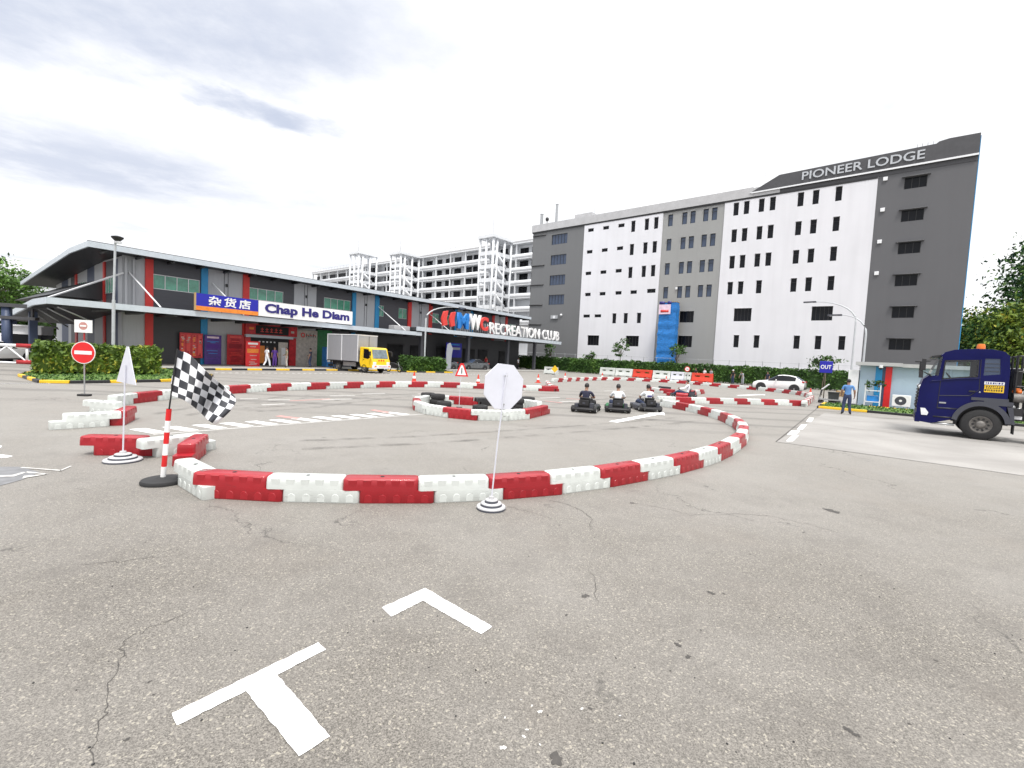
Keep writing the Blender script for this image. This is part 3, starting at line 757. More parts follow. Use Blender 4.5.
mb = MB(); mb.box2((-54.3, -.3, 2.0), (-43.5, -.16, 2.3), 'grey_md'); mb.box2((-43.4, -.3, 2.0), (-29.8, -.13, 2.3), 'parapet'); mb.box2((-20.9, -.3, 2.0), (-4.2, -.13, 2.3), 'parapet'); mb.box2((-29.6, -.2, 2.0), (-21, -.01, 2.3), 'grey_md')
mb.build('plinth', lodge_b)
mb = MB(); wg = [(-40, -36.5), (-19.8, -13), (-10, -7), (-4.8, -3.9)]
for a_, b_ in wg: mb.box2((a_, -.16, 1.0), (b_, -.13, 1.75), 'frame_dk')
mb.build('ground_window_band', lodge_b)

# blue netted hoist tower with its pink banner
sc_t = thing('scaffold_tower', 'tall scaffold wrapped in blue netting against the mid grey wall of the lodge', 'scaffold', lodge(-27.2, -1.0), RZ_P)
mb = MB(); random.seed(3)
import math as _m
def sheet(w, dpt, z0, z1):
    nx, nz = 10, 44; ring = []
    for j in range(nz + 1):
        z = z0 + (z1 - z0) * j / nz; row = []
        bulge = .10 * abs(_m.sin(z * 1.75)) + .05 * _m.sin(z * 5.1)
        per = [(-w / 2, 0), (-w / 2, -dpt)] + [(-w / 2 + w * i / nx, -dpt) for i in range(1, nx)] + [(w / 2, -dpt), (w / 2, 0)]
        for i, (x, y) in enumerate(per):
            k = random.uniform(-.05, .05); row.append(mb.bm.verts.new((x * (1 + bulge * .3) + k * .4, y * (1 + bulge * .5) + k, z)))
        ring.append(row)
    s = mb._slot('sheet_blue')
    for j in range(nz):
        for i in range(len(ring[0]) - 1):
            f = mb.bm.faces.new((ring[j][i], ring[j][i + 1], ring[j + 1][i + 1], ring[j + 1][i])); f.material_index = s; f.smooth = True
sheet(2.55, 1.1, .1, 11.0); mb.build('netting', sc_t)
mb = MB()
for x in (-1.2, 1.2):
    for y in (-.1, -.95): mb.cyl((x, y, 0), (x, y, 11.2), .05, seg=6, m='steel')
for z in (2.4, 4.6, 6.8, 9.0, 11.1):
    mb.box((0, -.5, z), (2.5, 1.0, .06), 'wood')
mb.build('scaffold_poles', sc_t)
mb = MB(); mb.box((-.35, -1.38, 10.0), (1.75, .05, 1.4), 'net_pink'); mb.build('banner', sc_t)
mb = MB(); mb.box((-.8, -1.37, 10.95), (.8, .05, .4), 'navy_ink'); mb.box((.3, -1.37, 10.95), (.55, .05, .4), 'navy_ink'); mb.box((-.35, -1.42, 9.75), (1.2, .02, .35), 'red_ink'); mb.build('banner_print', sc_t)

# ------------------------------------------------------------------ the white block behind
bb = thing('apartment_building', 'white open corridor block with projecting stair towers behind the shop building', 'building', B0, RZ_P)
zr = [29.6, 26.22, 22.85, 19.45, 16.05, 12.65]
mb = MB()
spec_w = []
u = -112.0
random.seed(11)
while u < 14:
    kind = random.choice('aab'); w = 2.3 if kind == 'a' else random.choice((5.5, 8.0))
    if any(a_ - .5 < u + w and u < b_ + .5 for a_, b_ in ((-11, -6), (-49, -43.7), (-72, -66.5))): u += 1.0; continue
    spec_w.append((u + w / 2, w)); u += w + random.choice((1.0, 1.6, 2.2))
mb.box2((-112, 2.2, 0), (16, 14, 31.2), 'bwhite'); mb.build('wall', bb)
mb = MB()
for z in zr:
    mb.box2((-112, 0, z - 2.35), (16, 2.2, z - 2.05), 'bwhite'); mb.box2((-112, -.02, z - 2.052), (16, .2, z - 1.0), 'bwhite')
mb.build('corridor_parapets', bb)
mb = MB(); mb.box2((-112, -.3, 31.2), (16, 14.3, 31.55), 'bwhite'); mb.box2((-112, -.32, 31.55), (16, -.1, 31.9), 'parapet'); mb.build('roof', bb)
mb = MB(); u = -112
while u < 16: mb.box2((u, .02, 0), (u + .35, .4, 31.2), 'bwhite'); u += 6.3
mb.build('column', bb)
n_w = 0
for z in zr[:5]:
    for uc, w in spec_w:
        if n_w < 100: window(bb, uc, z + .12, w + .5, 1.75, 'frame_dk', 'glass_dk', max(1, int(w / 1.1)), y=2.15); n_w += 1
mb = MB(); u = -110
while u < 14: mb.cyl((u, .2, 31.8), (u, .2, 33.0), .035, seg=4, m='steel'); u += 2.1
mb.cyl((-110, .2, 32.9), (14, .2, 32.9), .03, seg=4, m='steel'); mb.build('roof_railing', bb)
def tower(u0, u1, yf, ztop, zr):
    mb = MB(); c = .42
    for uu in (u0, (u0 + u1) / 2 - c / 2, u1 - c): mb.box2((uu, yf, 0), (uu + c, yf + c, ztop), 'bwhite')
    for yy in (yf + 1.4, yf + 4.2, -.6): mb.box2((u1 - c, yy, 0), (u1, yy + .5, ztop if yy < 0 else 31), 'bwhite'); 
    for yy in (yf + 4.2, -.6): mb.box2((u0, yy, 0), (u0 + c, yy + .5, ztop), 'bwhite')
    mb.build('tower_columns', bb)
    mb = MB(); mb.box2((u0 - .3, yf - .3, ztop), (u1 + .3, 0, ztop + .7), 'bwhite'); mb.build('tower_roof', bb)
    mb = MB()
    for z in zr[:6]:
        zz = z - 2.3
        mb.box2((u0 + .05, yf + .05, zz), (u1 - .05, -.02, zz + .3), 'bwhite')
        mb.box2((u0 + .04, yf + .06, zz + .3), (u1 - .04, yf + .2, zz + 1.0), 'bwhite')
        mb.box2((u1 - .22, yf + 1.95, zz + .3), (u1 - .06, -.05, zz + 1.0), 'bwhite')
    mb.build('tower_landings', bb)
    mb = MB()
    for z in zr[1:6]:
        zz = z - 2.3
        mb.prism([(u1 - .05, yf + 1.2, zz + 3.6), (u1 - .05, yf + 1.2, zz + 4.6), (u1 - .05, yf + 5.4, zz + 1.3), (u1 - .05, yf + 5.4, zz + .3)], (-1.2, 0, 0), 'bwhite')
    mb.build('tower_stair', bb)
    mb = MB()
    for z in zr[:5]: mb.box2((u0 + 1.0, -.3, z - 1.0), (u1 - 1.4, -.15, z + .7), 'glass_dk')
    mb.build('tower_openings', bb)
    mb = MB()
    for k in range(7): mb.cyl((u0 + (u1 - u0) * k / 6, yf, ztop + .7), (u0 + (u1 - u0) * k / 6, yf, ztop + 2.0), .04, seg=4, m='steel')
    mb.cyl((u1 - .3, yf, ztop + .7), (u1 - .3, yf, ztop + 4.2), .05, seg=5, m='steel'); mb.build('antenna', bb)
tower(-11, -6, -7.5, 31.6, zr); tower(-49, -43.7, -7.5, 31.2, zr); tower(-72, -66.5, -7.5, 33.6, zr)

# ------------------------------------------------------------------ the low shop and club building
sb = thing('shop_building', 'low grey shop and club house with red and blue stripes under a wide metal roof', 'building', Q0, RZ_L)
U0, U1, DEP = -9.97, 40.2, 20.9
bays = [(-9.97, -8.6, 'clad_lt'), (-8.6, -8.1, 'clad_red'), (-8.1, -4.85, 'clad_dk'), (-4.85, -4.36, 'clad_blue'), (-4.36, -1.6, 'clad_lt'), (-1.6, -1.08, 'clad_red'), (-1.08, 3.06, 'clad_dk'), (3.06, 5.35, 'clad_lt'),
        (5.35, 9.42, 'clad_dk'), (9.42, 9.88, 'clad_blue'), (9.88, 12.37, 'clad_lt'), (12.37, 12.9, 'clad_blue'), (12.9, 17.12, 'clad_dk'), (17.12, 17.66, 'clad_red'), (17.66, 20.54, 'clad_lt'), (20.54, 21.08, 'clad_red'),
        (21.08, 25.2, 'clad_dk'), (25.2, 25.7, 'clad_blue'), (25.7, 28.4, 'clad_lt'), (28.4, 28.9, 'clad_blue'), (28.9, 33.2, 'clad_dk'), (33.2, 33.7, 'clad_red'), (33.7, 36.4, 'clad_lt'), (36.4, 36.9, 'clad_red'), (36.9, 40.2, 'clad_dk')]
swin = [(-6.5, 6.45, 3.2, 1.12, 4), (.5, 6.5, 3.12, 1.05, 4), (7.75, 6.53, 3.1, 1.1, 4), (13.3, 6.45, .75, 1.22, 2), (16.4, 6.47, 1.3, 1.22, 2), (21.75, 6.42, 1.3, 1.2, 2), (24.3, 6.45, 1.2, 1.2, 2), (30.2, 6.45, 1.6, 1.2, 2), (38.4, 6.45, 1.8, 1.2, 2)]
strips = {'clad_red', 'clad_blue'}
for a_, b_, mm in bays:
    hs = [(u - w / 2, u + w / 2, z - h / 2, z + h / 2) for u, z, w, h, n in swin if a_ - .01 <= u - w / 2 and u + w / 2 <= b_ + .02]
    hs = [(max(h[0], a_ + .01), min(h[1], b_ - .01), h[2], h[3]) for h in hs]
    mb = MB(); yo = -.12 if mm in strips else 0
    wall_holes(mb, a_, b_, 0, 8.05, hs, .14, mm)
    if yo:
        for uu in (a_, b_): mb.face([(uu, 0, 0), (uu, .16, 0), (uu, .16, 8.05), (uu, 0, 8.05)], mm)
    if mm == 'clad_lt' and b_ - a_ > 2:
        c_ = (a_ + b_) / 2
        mb.box2((c_ - .12, -.03, 4.6), (c_ - .09, 0, 8), 'clad_dk'); mb.box2((c_ + .18, -.03, 4.6), (c_ + .21, 0, 8), 'clad_dk'); mb.box2((c_, -.14, 6.75), (c_ + .14, 0, 7.0), 'frame_dk')
    mb.build('stripe' if mm in strips else 'wall_panel', sb, loc=(0, yo, 0))
mb = MB(); mb.box2((U0 + .02, .2, 0), (U1 - .02, DEP, 8.0), 'clad_lt'); mb.box2((U1 - .02, 0.0, 0), (U1, DEP, 8.0), 'clad_lt'); mb.build('body', sb)
for u, z, w, h, n in swin: window(sb, u, z, w - .02, h, 'frame_al', 'glass_gn', n, y=.09)
# end wall toward the gate
ew = [(.0, .9, 'clad_lt'), (.9, 1.5, 'clad_navy'), (1.5, 4.0, 'clad_dk'), (4.0, 4.5, 'clad_red'), (4.5, 7.2, 'clad_lt'), (7.2, 9.4, 'clad_navy'), (9.4, 12.6, 'clad_lt'), (12.6, 13.2, 'clad_red'), (13.2, 15.0, 'clad_dk'), (15.0, 16.0, 'clad_lt'), (16.0, 18.6, 'clad_navy'), (18.6, 20.9, 'clad_lt')]
for a_, b_, mm in ew:
    mb = MB(); mb.box2((U0 - .02 - (.08 if mm == 'clad_red' else 0), a_, 0), (U0 + .1, b_, 7.85), mm); mb.build('stripe' if mm == 'clad_red' else 'wall_panel', sb)
for yc, w in ((2.8, 2.0), (11.0, 2.2)): window(sb, U0 - .06, 6.0, w, 1.3, 'frame_al', 'glass_gn', 3, y=yc, rz=R(-90))
# roof, soffit, gutter
mb = MB(); rp = [(-1.5, 8.10), (3.4, 8.10), (23.0, 6.75), (23.0, 7.05), (3.4, 8.36), (-1.5, 8.36)]
rpf = [(-1.5, 8.06), (3.4, 8.06), (23.0, 6.72), (23.0, 6.98), (3.4, 8.34), (-1.5, 8.34)]
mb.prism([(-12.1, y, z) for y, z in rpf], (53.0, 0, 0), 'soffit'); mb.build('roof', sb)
mb = MB(); mb.box2((-12.2, -1.66, 8.02), (41.0, -1.502, 8.40), 'roof_metal'); mb.box2((-12.2, -1.64, 8.40), (41.0, -1.40, 8.44), 'frame_dk')
mb.prism([(-12.1, y, z) for y, z in [(-1.5, 8.02), (3.4, 8.02), (23.0, 6.68), (23.0, 7.0), (3.4, 8.40), (-1.5, 8.40)]], (-.1, 0, 0), 'roof_metal'); mb.build('roof_fascia', sb)
mb = MB(); mb.prism([(-11.9, y, z) for y, z in [(-1.4, 8.34), (3.4, 8.36), (23, 7.0), (23, 7.06), (3.4, 8.46), (-1.4, 8.42)]], (52.7, 0, 0), 'roof_metal'); mb.build('roof_sheet', sb)
mb = MB()
for k in range(27):
    u = -11.2 + k * 2; mb.box2((u, -1.45, 7.86), (u + .1, 0, 8.055), 'soffit')
mb.build('roof_brackets', sb)
# lower entrance block roof at the far left
mb = MB(); mb.prism([(-13.2, 4.5, 4.9), (-9.9, 4.5, 4.9), (-9.9, 4.5, 6.6)], (0, 14, 0), 'soffit'); mb.build('side_canopy_roof', sb)
# first canopy
CZ = 4.22
mb = MB(); cp = [(-4.0, 3.92), (0, 3.92), (13.7, 2.98), (13.7, 3.25), (0, 4.22), (-4.0, 4.22)]
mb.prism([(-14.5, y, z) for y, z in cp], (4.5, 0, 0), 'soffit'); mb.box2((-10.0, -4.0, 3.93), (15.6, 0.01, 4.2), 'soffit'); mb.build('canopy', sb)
mb = MB(); mb.box2((-14.62, -4.16, 3.86), (15.7, -4.001, 4.26), 'roof_metal'); mb.box2((15.6, -4.0, 3.86), (15.7, 0, 4.24), 'roof_metal')
mb.prism([(-14.5, y, z) for y, z in [(-4.0, 3.86), (0, 3.86), (13.7, 2.92), (13.7, 3.3), (0, 4.26), (-4.0, 4.26)]], (-.12, 0, 0), 'roof_metal'); mb.build('canopy_fascia', sb)
mb = MB()
for k in range(16): mb.box2((-13.6 + k * 1.9, -3.9, 3.72), (-13.45 + k * 1.9, -.02, 3.925), 'soffit')
for k in range(4): mb.tube([(-14.0, -3.4 + k * 3.0, 3.75), (-12.4, -3.2 + k * 3.0, 3.0 - .2 * k)], .05, 6, 'steel')
mb.build('canopy_beams', sb)
# second canopy
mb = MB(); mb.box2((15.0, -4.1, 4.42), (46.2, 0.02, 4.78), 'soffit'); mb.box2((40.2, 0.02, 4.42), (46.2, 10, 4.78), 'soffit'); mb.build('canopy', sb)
mb = MB(); mb.box2((14.9, -4.26, 4.38), (46.3, -4.101, 4.84), 'roof_metal'); mb.box2((46.2, -4.1, 4.38), (46.3, 10, 4.84), 'roof_metal'); mb.build('canopy_fascia', sb)
for u in (16.4, 24.5, 33.0, 40.0):
    mb = MB(); mb.box2((u, -3.3, 0), (u + .4, -2.9, 4.42), 'clad_dk'); mb.build('column', sb)
for (u, y, zt) in ((-13.9, 13.5, 2.98), (-13.9, 5.0, 3.6), (-13.9, -2.8, 3.9)):
    if y < 0: continue
    mb = MB(); mb.box2((u - .22, y - .22, 0), (u + .22, y + .22, zt), 'clad_navy'); mb.build('column', sb)
# tie rods from the wall to the canopy edge
for u in (-9.6, -4.0, 12.8, 20.6):
    mb = MB(); mb.tube([(u, -.05, 6.9), (u + .9, -3.7, 4.3)], .05, 6, 'white_m'); mb.build('tie_rod', sb)
mb = MB(); mb.tube([(-9.9, -.1, 6.75), (-14.2, 4.5, 4.1)], .07, 6, 'white_m'); mb.build('tie_rod', sb)
for u in (-9.75, -9.3):
    mb = MB(); mb.cyl((u, -.12, 4.25), (u, -.12, 7.9), .09, seg=8, m='clad_lt'); mb.build('downpipe', sb)
# ground floor fronts
mb = MB(); mb.box2((-8.1, -.06, .0), (-4.87, -.01, 3.9), 'shaded_shutter'); mb.build('shaded_shutter', sb)
mb = MB(); mb.box2((9.9, -.15, 0), (40.1, -.13, 4.3), 'shaded_shutter'); mb.build('shaded_shutter', sb)  # dark sheet stands in for the shaded depth below the canopy
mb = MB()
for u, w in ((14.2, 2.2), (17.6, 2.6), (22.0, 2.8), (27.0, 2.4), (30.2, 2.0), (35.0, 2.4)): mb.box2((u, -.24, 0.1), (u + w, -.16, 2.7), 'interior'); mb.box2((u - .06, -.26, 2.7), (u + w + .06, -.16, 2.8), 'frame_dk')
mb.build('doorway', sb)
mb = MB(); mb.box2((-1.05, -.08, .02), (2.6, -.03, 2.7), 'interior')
for a_, b_, m_ in ((-1.4, -.95, 'red_panel'), (2.6, 3.25, 'red_panel')): mb.box2((a_, -.2, .02), (b_, -.02, 2.75), m_)
mb.box2((-.1, -.095, .3), (.35, -.085, 1.9), 'orange_panel'); mb.box2((1.6, -.095, .1), (2.5, -.085, 2.3), 'beige'); mb.box2((1.9, -.1, .2), (2.3, -.096, 1.8), 'white_m'); mb.box2((-.9, -.095, 1.0), (-.5, -.085, 2.2), 'cloth_grey')
for k in range(5): mb.box2((-.2 + k * .34, -.095, 2.2), (-.05 + k * .34, -.085, 2.32), 'lamp')
mb.build('shop_doorway', sb)
mb = MB(); mb.box2((-1.45, -.42, 2.62), (2.85, -.05, 2.86), 'roof_metal'); mb.build('roller_shutter_box', sb)
mb = MB(); mb.box2((-1.45, -.36, 2.88), (3.25, -.06, 3.84), 'red_panel'); mb.box2((-.6, -.40, 2.95), (2.4, -.361, 3.7), 'cloth_black'); mb.build('shop_sign', sb)
mb = MB()
for k in range(5): x = -.2 + k * .42; mb.box2((x, -.41, 3.14), (x + .3, -.40, 3.2), 'red_ink').box2((x + .12, -.41, 3.2), (x + .18, -.40, 3.52), 'red_ink').box2((x + .02, -.41, 3.36), (x + .28, -.40, 3.42), 'red_ink')
mb.box2((-1.15, -.37, 3.3), (-.75, -.361, 3.5), 'orange_panel'); mb.box2((2.65, -.37, 3.2), (2.95, -.361, 3.4), 'beige'); mb.build('lettering', sb)
mb = MB(); mb.box2((3.3, -.1, 0), (5.5, -.03, 3.6), 'beige'); mb.build('shop_panel', sb)
mb = MB(); mb.cyl((3.98, -.1, 3.12), (3.98, -.115, 3.12), .24, seg=16, m='red_ink'); mb.cyl((3.98, -.114, 3.12), (3.98, -.12, 3.12), .13, seg=16, m='beige')
for k in range(3): x = 4.32 + k * .36; mb.box2((x, -.11, 2.95), (x + .07, -.1, 3.3), 'black').box2((x + .07, -.11, 3.1), (x + .27, -.1, 3.17), 'red_ink').box2((x + .2, -.11, 2.95), (x + .26, -.1, 3.1), 'black')
mb.build('lettering', sb)
mb = MB(); mb.box2((5.5, -.12, 0), (7.1, -.03, 3.75), 'green_panel'); mb.build('shop_panel', sb)
# main shop signs standing on the canopy edge
def sign_board(u0, u1, z0, z1, m_, y=-4.22): 
    mb = MB(); mb.box2((u0, y - .1, z0), (u1, y + .1, z1), m_); return mb
s1 = sign_board(-6.72, -2.28, 4.66, 5.58, 'blue_sign').build('sign_board', sb)
mb = MB(); mb.box2((-6.72, -4.33, 4.34), (-2.28, -4.11, 4.655), 'orange_panel'); mb.box2((-6.78, -4.34, 4.32), (-6.72, -4.1, 5.6), 'wood'); mb.build('sign_trim', s1)
me = text_mesh('\u6742\u8d27\u5e97', 3.05, .74, .03, .02, 'signwhite', spacing=1.35); link_mesh('lettering', me, s1, (-5.92, -4.322, 4.74))
s2 = sign_board(-2.24, 6.55, 4.34, 5.58, 'signwhite').build('sign_board', sb)
me = text_mesh('Chap He Diam', 7.95, .98, .03, .042, 'navy_ink'); link_mesh('lettering', me, s2, (-1.75, -4.322, 4.44))
mb = MB()
for k in range(9): mb.tube([(-6 + k * 1.5, -4.1, 5.4), (-6 + k * 1.5, -3.0, 4.24)], .03, 5, 'steel')
mb.build('sign_struts', sb)
# club letters on the second canopy
def letter(s, u, z, w, h, m_, bold=.03, d=.25):
    me = text_mesh(s, w, h, d, bold, m_); link_mesh('lettering', me, sb, (u, -3.95, z))
mb = MB()
for (x0, sgn) in ((18.75, 1), (20.05, 1)):
    mb.prism([(x0 + .35, -4.2, 6.95), (x0 + 1.0, -4.2, 7.1), (x0 + .78, -4.2, 6.2), (x0 + .95, -4.2, 5.42), (x0 + .25, -4.2, 5.25), (x0 + .02, -4.2, 6.1)], (0, .25, 0), 'red_ink')
mb.box2((19.0, -3.96, 4.9), (19.2, -3.9, 6.4), 'steel'); mb.box2((20.4, -3.96, 4.9), (20.6, -3.9, 6.4), 'steel'); mb.build('logo', sb)
letter('M', 21.5, 5.15, 2.0, 1.95, 'blue_ink', .05); letter('W', 23.65, 5.2, 2.25, 1.95, 'signwhite', .04); letter('C', 25.75, 5.2, 1.6, 1.8, 'red_ink', .04)
mb = MB()
for k in range(14): mb.box2((21.6 + k * .45, -3.9, 4.84), (21.7 + k * .45, -3.8, 6.2), 'steel')
mb.build('letter_supports', sb)
letter('RECREATION CLUB', 27.75, 4.95, 18.0, 1.5, 'signwhite', .012, .2)
mb = MB(); mb.box2((27.7, -3.7, 4.84), (45.9, -3.6, 4.95), 'steel'); mb.box2((27.7, -3.7, 6.0), (45.9, -3.64, 6.06), 'steel')
for k in range(13): mb.box2((27.8 + k * 1.45, -3.7, 4.84), (27.86 + k * 1.45, -3.6, 6.1), 'steel')
mb.build('letter_supports', sb)
# ------------------------------------------------------------------ plants
def leaf_quads(mb, pts, size, m, rnd, up=.35):
    k = mb._slot(m); bm = mb.bm
    for p in pts:
        n = Vector((rnd.gauss(0, 1), rnd.gauss(0, 1), rnd.gauss(0, 1) + up)).normalized()
        a = n.orthogonal().normalized(); a = Matrix.Rotation(rnd.uniform(0, 6.28), 3, n) @ a; b = n.cross(a)
        s = size * rnd.choice((.5, .8, 1.0, 1.2, 1.6)) * rnd.uniform(.85, 1.15); p = Vector(p)
        v = [bm.verts.new(p + a * s), bm.verts.new(p + b * s * .55 + n * s * .15), bm.verts.new(p - a * s), bm.verts.new(p - b * s * .55 + n * s * .15)]
        f = bm.faces.new(v); f.material_index = k
def mesh_noclean(mb, name):
    me = bpy.data.meshes.new(name); mb.bm.to_mesh(me); mb.bm.free()
    for s in mb.slots: me.materials.append(M[s])
    return me
def tree(name, label, loc, height, crown_r, trunk_h, m, seed, nclump=60, nleaf=70, leaf=.28, flat=.75, layered=False, trunk_r=.22, group=None, cat='tree'):
    rnd = random.Random(seed)
    t = thing(name, label, cat, loc, rnd.uniform(0, 6), group)
    mb = MB(); top = Vector((rnd.uniform(-.3, .3), rnd.uniform(-.3, .3), trunk_h))
    mb.tube([(0, 0, -.1), (top.x * .4, top.y * .3, trunk_h * .5), top, top + Vector((0, 0, (height - trunk_h) * .45))], trunk_r, 8, 'bark', [trunk_r * 1.25, trunk_r, trunk_r * .85, trunk_r * .3])
    cz = trunk_h + (height - trunk_h) * .5; rz = (height - trunk_h) * .55
    clumps = []
    for i in range(nclump):
        while True:
            p = Vector((rnd.uniform(-1, 1), rnd.uniform(-1, 1), rnd.uniform(-1, 1)))
            if .3 < p.length < 1: break
        if layered: p.z = round(p.z * 2.2) / 2.2 + rnd.uniform(-.08, .08)
        r_ = 1.0 + .25 * math.sin(p.x * 5 + seed) * math.cos(p.y * 4 + seed)
        c = Vector((p.x * crown_r * r_, p.y * crown_r * r_, cz + p.z * rz)); clumps.append(c)
    for c in clumps[::max(1, nclump // 9)]:
        mb.tube([top, top.lerp(c, .5) + Vector((0, 0, .25)), c], trunk_r * .4, 5, 'bark', [trunk_r * .55, trunk_r * .3, trunk_r * .1])
    mb.build('trunk', t)
    mb = MB()
    for c in clumps:
        sr = crown_r * rnd.uniform(.16, .30)
        pts = [(c.x + rnd.gauss(0, sr), c.y + rnd.gauss(0, sr), c.z + rnd.gauss(0, sr * (.28 if layered else .6))) for _ in range(nleaf)]
        leaf_quads(mb, pts, leaf, m, rnd)
    link_mesh('crown', mesh_noclean(mb, 'crown'), t)
    return t
def hedge(name, label, length, width, z0, z1, m, loc, rz, seed, leaf=.09, dens=60, cat='hedge', group=None, stems=True):
    """Clipped hedge: leafy shell on all sides around a twiggy core; local x along it."""
    rnd = random.Random(seed); t = thing(name, label, cat, loc, rz, group)
    mb = MB(); n = max(2, int(length / .7))
    if stems:
        for i in range(n):
            x = length * (i + .5) / n + rnd.uniform(-.2, .2)
            for q in range(2): mb.tube([(x, rnd.uniform(-.2, .2), -.05), (x + rnd.uniform(-.2, .2), rnd.uniform(-.3, .3) * width, z0 + .4), (x + rnd.uniform(-.3, .3), rnd.uniform(-.4, .4) * width, z1 - .15)], .025, 4, 'bark')
        mb.build('stems', t)
    mb = MB(); area = 2 * length * (z1 - z0) + length * width + 2 * width * (z1 - z0)
    for i in range(int(area * dens)):
        f = rnd.random() * area
        if f < length * (z1 - z0): p = [rnd.random() * length, -width / 2, rnd.uniform(z0, z1)]
        elif f < length * (z1 - z0 + width): p = [rnd.random() * length, rnd.uniform(-.5, .5) * width, z1]
        elif f < length * (2 * (z1 - z0) + width): p = [rnd.random() * length, width / 2, rnd.uniform(z0, z1)]
        else: p = [rnd.choice((0, length)), rnd.uniform(-.5, .5) * width, rnd.uniform(z0, z1)]
        k = 1 + .12 * math.sin(p[0] * 2.1) + .08 * math.sin(p[0] * 5.3 + p[2] * 3)
        p[1] *= k; p[2] += .08 * math.sin(p[0] * 1.9 + 1 + p[1]) * math.cos(p[0] * .7) + .05 * math.sin(p[0] * 5.7 + p[1] * 3) * (p[2] > z1 - .1)
        dq = abs(rnd.gauss(0, .10)); c = (p[0] + rnd.gauss(0, .06), p[1] * (1 - dq) + rnd.gauss(0, .05), p[2] - dq * .4 + rnd.gauss(0, .05))
        leaf_quads(mb, [c], leaf, m, rnd)
    mb.box2((.12, -width * .36, z0 + .08), (length - .12, width * .36, z1 - .16), m)
    link_mesh('foliage', mesh_noclean(mb, 'foliage'), t)
    return t
# long clipped hedge before the lodge
p0 = lodge(-52, -5.2); p1 = lodge(-3.4, -5.2)
hedge('clipped_hedge', 'long clipped dark green hedge before the lodge, behind the white hatchback', 48.6, 1.1, .05, 2.2, 'leaf_hedge', p0, RZ_P, 5, .13, 55)
# railing behind it
fn = thing('mesh_fence', 'thin pale wire fence standing between the long hedge and the lodge', 'fence', lodge(-54, -3.0), RZ_P)
mb = MB()
for k in range(27): mb.cyl((k * 2, 0, 0), (k * 2, 0, 3.0), .035, seg=5, m='steel')
mb.build('posts', fn)
mb = MB()
for z in (.3, 1.2, 2.1, 2.9): mb.cyl((0, -.04, z), (52, -.04, z), .018, seg=4, m='steel')
mb.build('rails', fn)
# saplings in front of the lodge
for (u, y, h, lab, sd_) in ((-46.5, -3.9, 4.9, 'small sapling before the dark grey end of the lodge', 1), (-33.4, -3.9, 5.6, 'thin sparse sapling before a ground floor window of the left white facade', 2), (-25.0, -3.9, 5.0, 'leaning green sapling right of the blue netted scaffold', 3), (-38.5, -3.9, 3.3, 'short bushy sapling behind the hedge below the left white facade', 4)):
    tree('sapling', lab, lodge(u, y), h, 1.05, h * .48, 'leaf_hedge', 40 + sd_, 14, 26, .15, trunk_r=.05, group='saplings before the lodge')
tree('sapling', 'spindly sapling with an open flat crown behind the blue OUT sign', ground(821, 395), 3.6, 1.15, 2.5, 'leaf_dk', 51, 14, 22, .13, trunk_r=.04, group='saplings before the lodge', layered=True)
# left planting island
_ha, _hb = ground(36, 374.5), ground(157, 375.5); _hd = _hb - _ha
hedge('flowering_hedge', 'broad yellowish green hedge behind the round no entry sign', _hd.length, 2.0, .12, 1.5, 'leaf_ixora', _ha, math.atan2(_hd.y, _hd.x), 9, .10, 150)
isl = [ground(20, 376.5), ground(40, 383), ground(70, 383.5), ground(110, 383), ground(160, 382), ground(206, 380), ground(212, 376.5), ground(160, 369.5), ground(60, 366)]
hedge('flowering_hedge', 'rounded green hedge in the planter beside the yellow lorry', 4.6, 1.7, .12, 1.45, 'leaf_hedge', shop(10.3, -7.4), RZ_L + R(-12), 15, .12, 120)
def kerb_island(name, label, pts, z=.13, w=.16, grass=True, seg=1.0):
    t = thing(name, label, 'kerb island', (0, 0, 0))
    c = sum((Vector((p.x, p.y, 0)) for p in pts), Vector()) / len(pts); t.location = c
    mb = MB(); n = len(pts); flip = 0
    for i in range(n):
        a, b = pts[i] - c, pts[(i + 1) % n] - c; a.z = b.z = 0; L = (b - a).length; d = (b - a) / L; k = max(1, round(L / seg))
        for j in range(k):
            p, q = a + d * (L * j / k), a + d * (L * (j + 1) / k - .01); mid = (p + q) / 2
            mb.box((mid.x, mid.y, z / 2), ((q - p).length, w, z), 'yellow' if flip % 2 == 0 else 'black', rz=math.atan2(d.y, d.x)); flip += 1
    mb.build('kerb', t, .015)
    mb = MB(); mb.face([(p.x - c.x, p.y - c.y, z - .03) for p in pts], 'grass'); mb.build('turf', t)
    rnd = random.Random(4); mb = MB(); xs = [p.x - c.x for p in pts]; ys = [p.y - c.y for p in pts]
    def inside(x, y):
        r = False
        for i in range(n):
            x1, y1, x2, y2 = pts[i].x - c.x, pts[i].y - c.y, pts[(i + 1) % n].x - c.x, pts[(i + 1) % n].y - c.y
            if (y1 > y) != (y2 > y) and x < (x2 - x1) * (y - y1) / (y2 - y1) + x1: r = not r
        return r
    P = []
    while len(P) < 3500:
        x, y = rnd.uniform(min(xs), max(xs)), rnd.uniform(min(ys), max(ys))
        if inside(x, y): P.append((x, y, z - .01 + rnd.random() * .04))
    leaf_quads(mb, P, .05, 'leaf_hedge', rnd, .1); o = link_mesh('grass_blades', mesh_noclean(mb, 'grass_blades'), t); o['kind'] = 'stuff'
    return t
kerb_island('planted_island', 'grass island with black and yellow kerb under the hedge behind the no entry sign', isl)
kerb_island('planted_island', 'grass island with black and yellow kerb before the pale blue hut', [lodge(-3.75, -37.7), lodge(14, -37.4), lodge(14, -33.2), lodge(-3.9, -33.2)], seg=2.3)
kerb_island('planted_island', 'small kerbed planter under the hedge beside the yellow lorry', [shop(9.9, -8.5), shop(15.2, -9.6), shop(15.4, -7.7), shop(10.1, -6.5)])
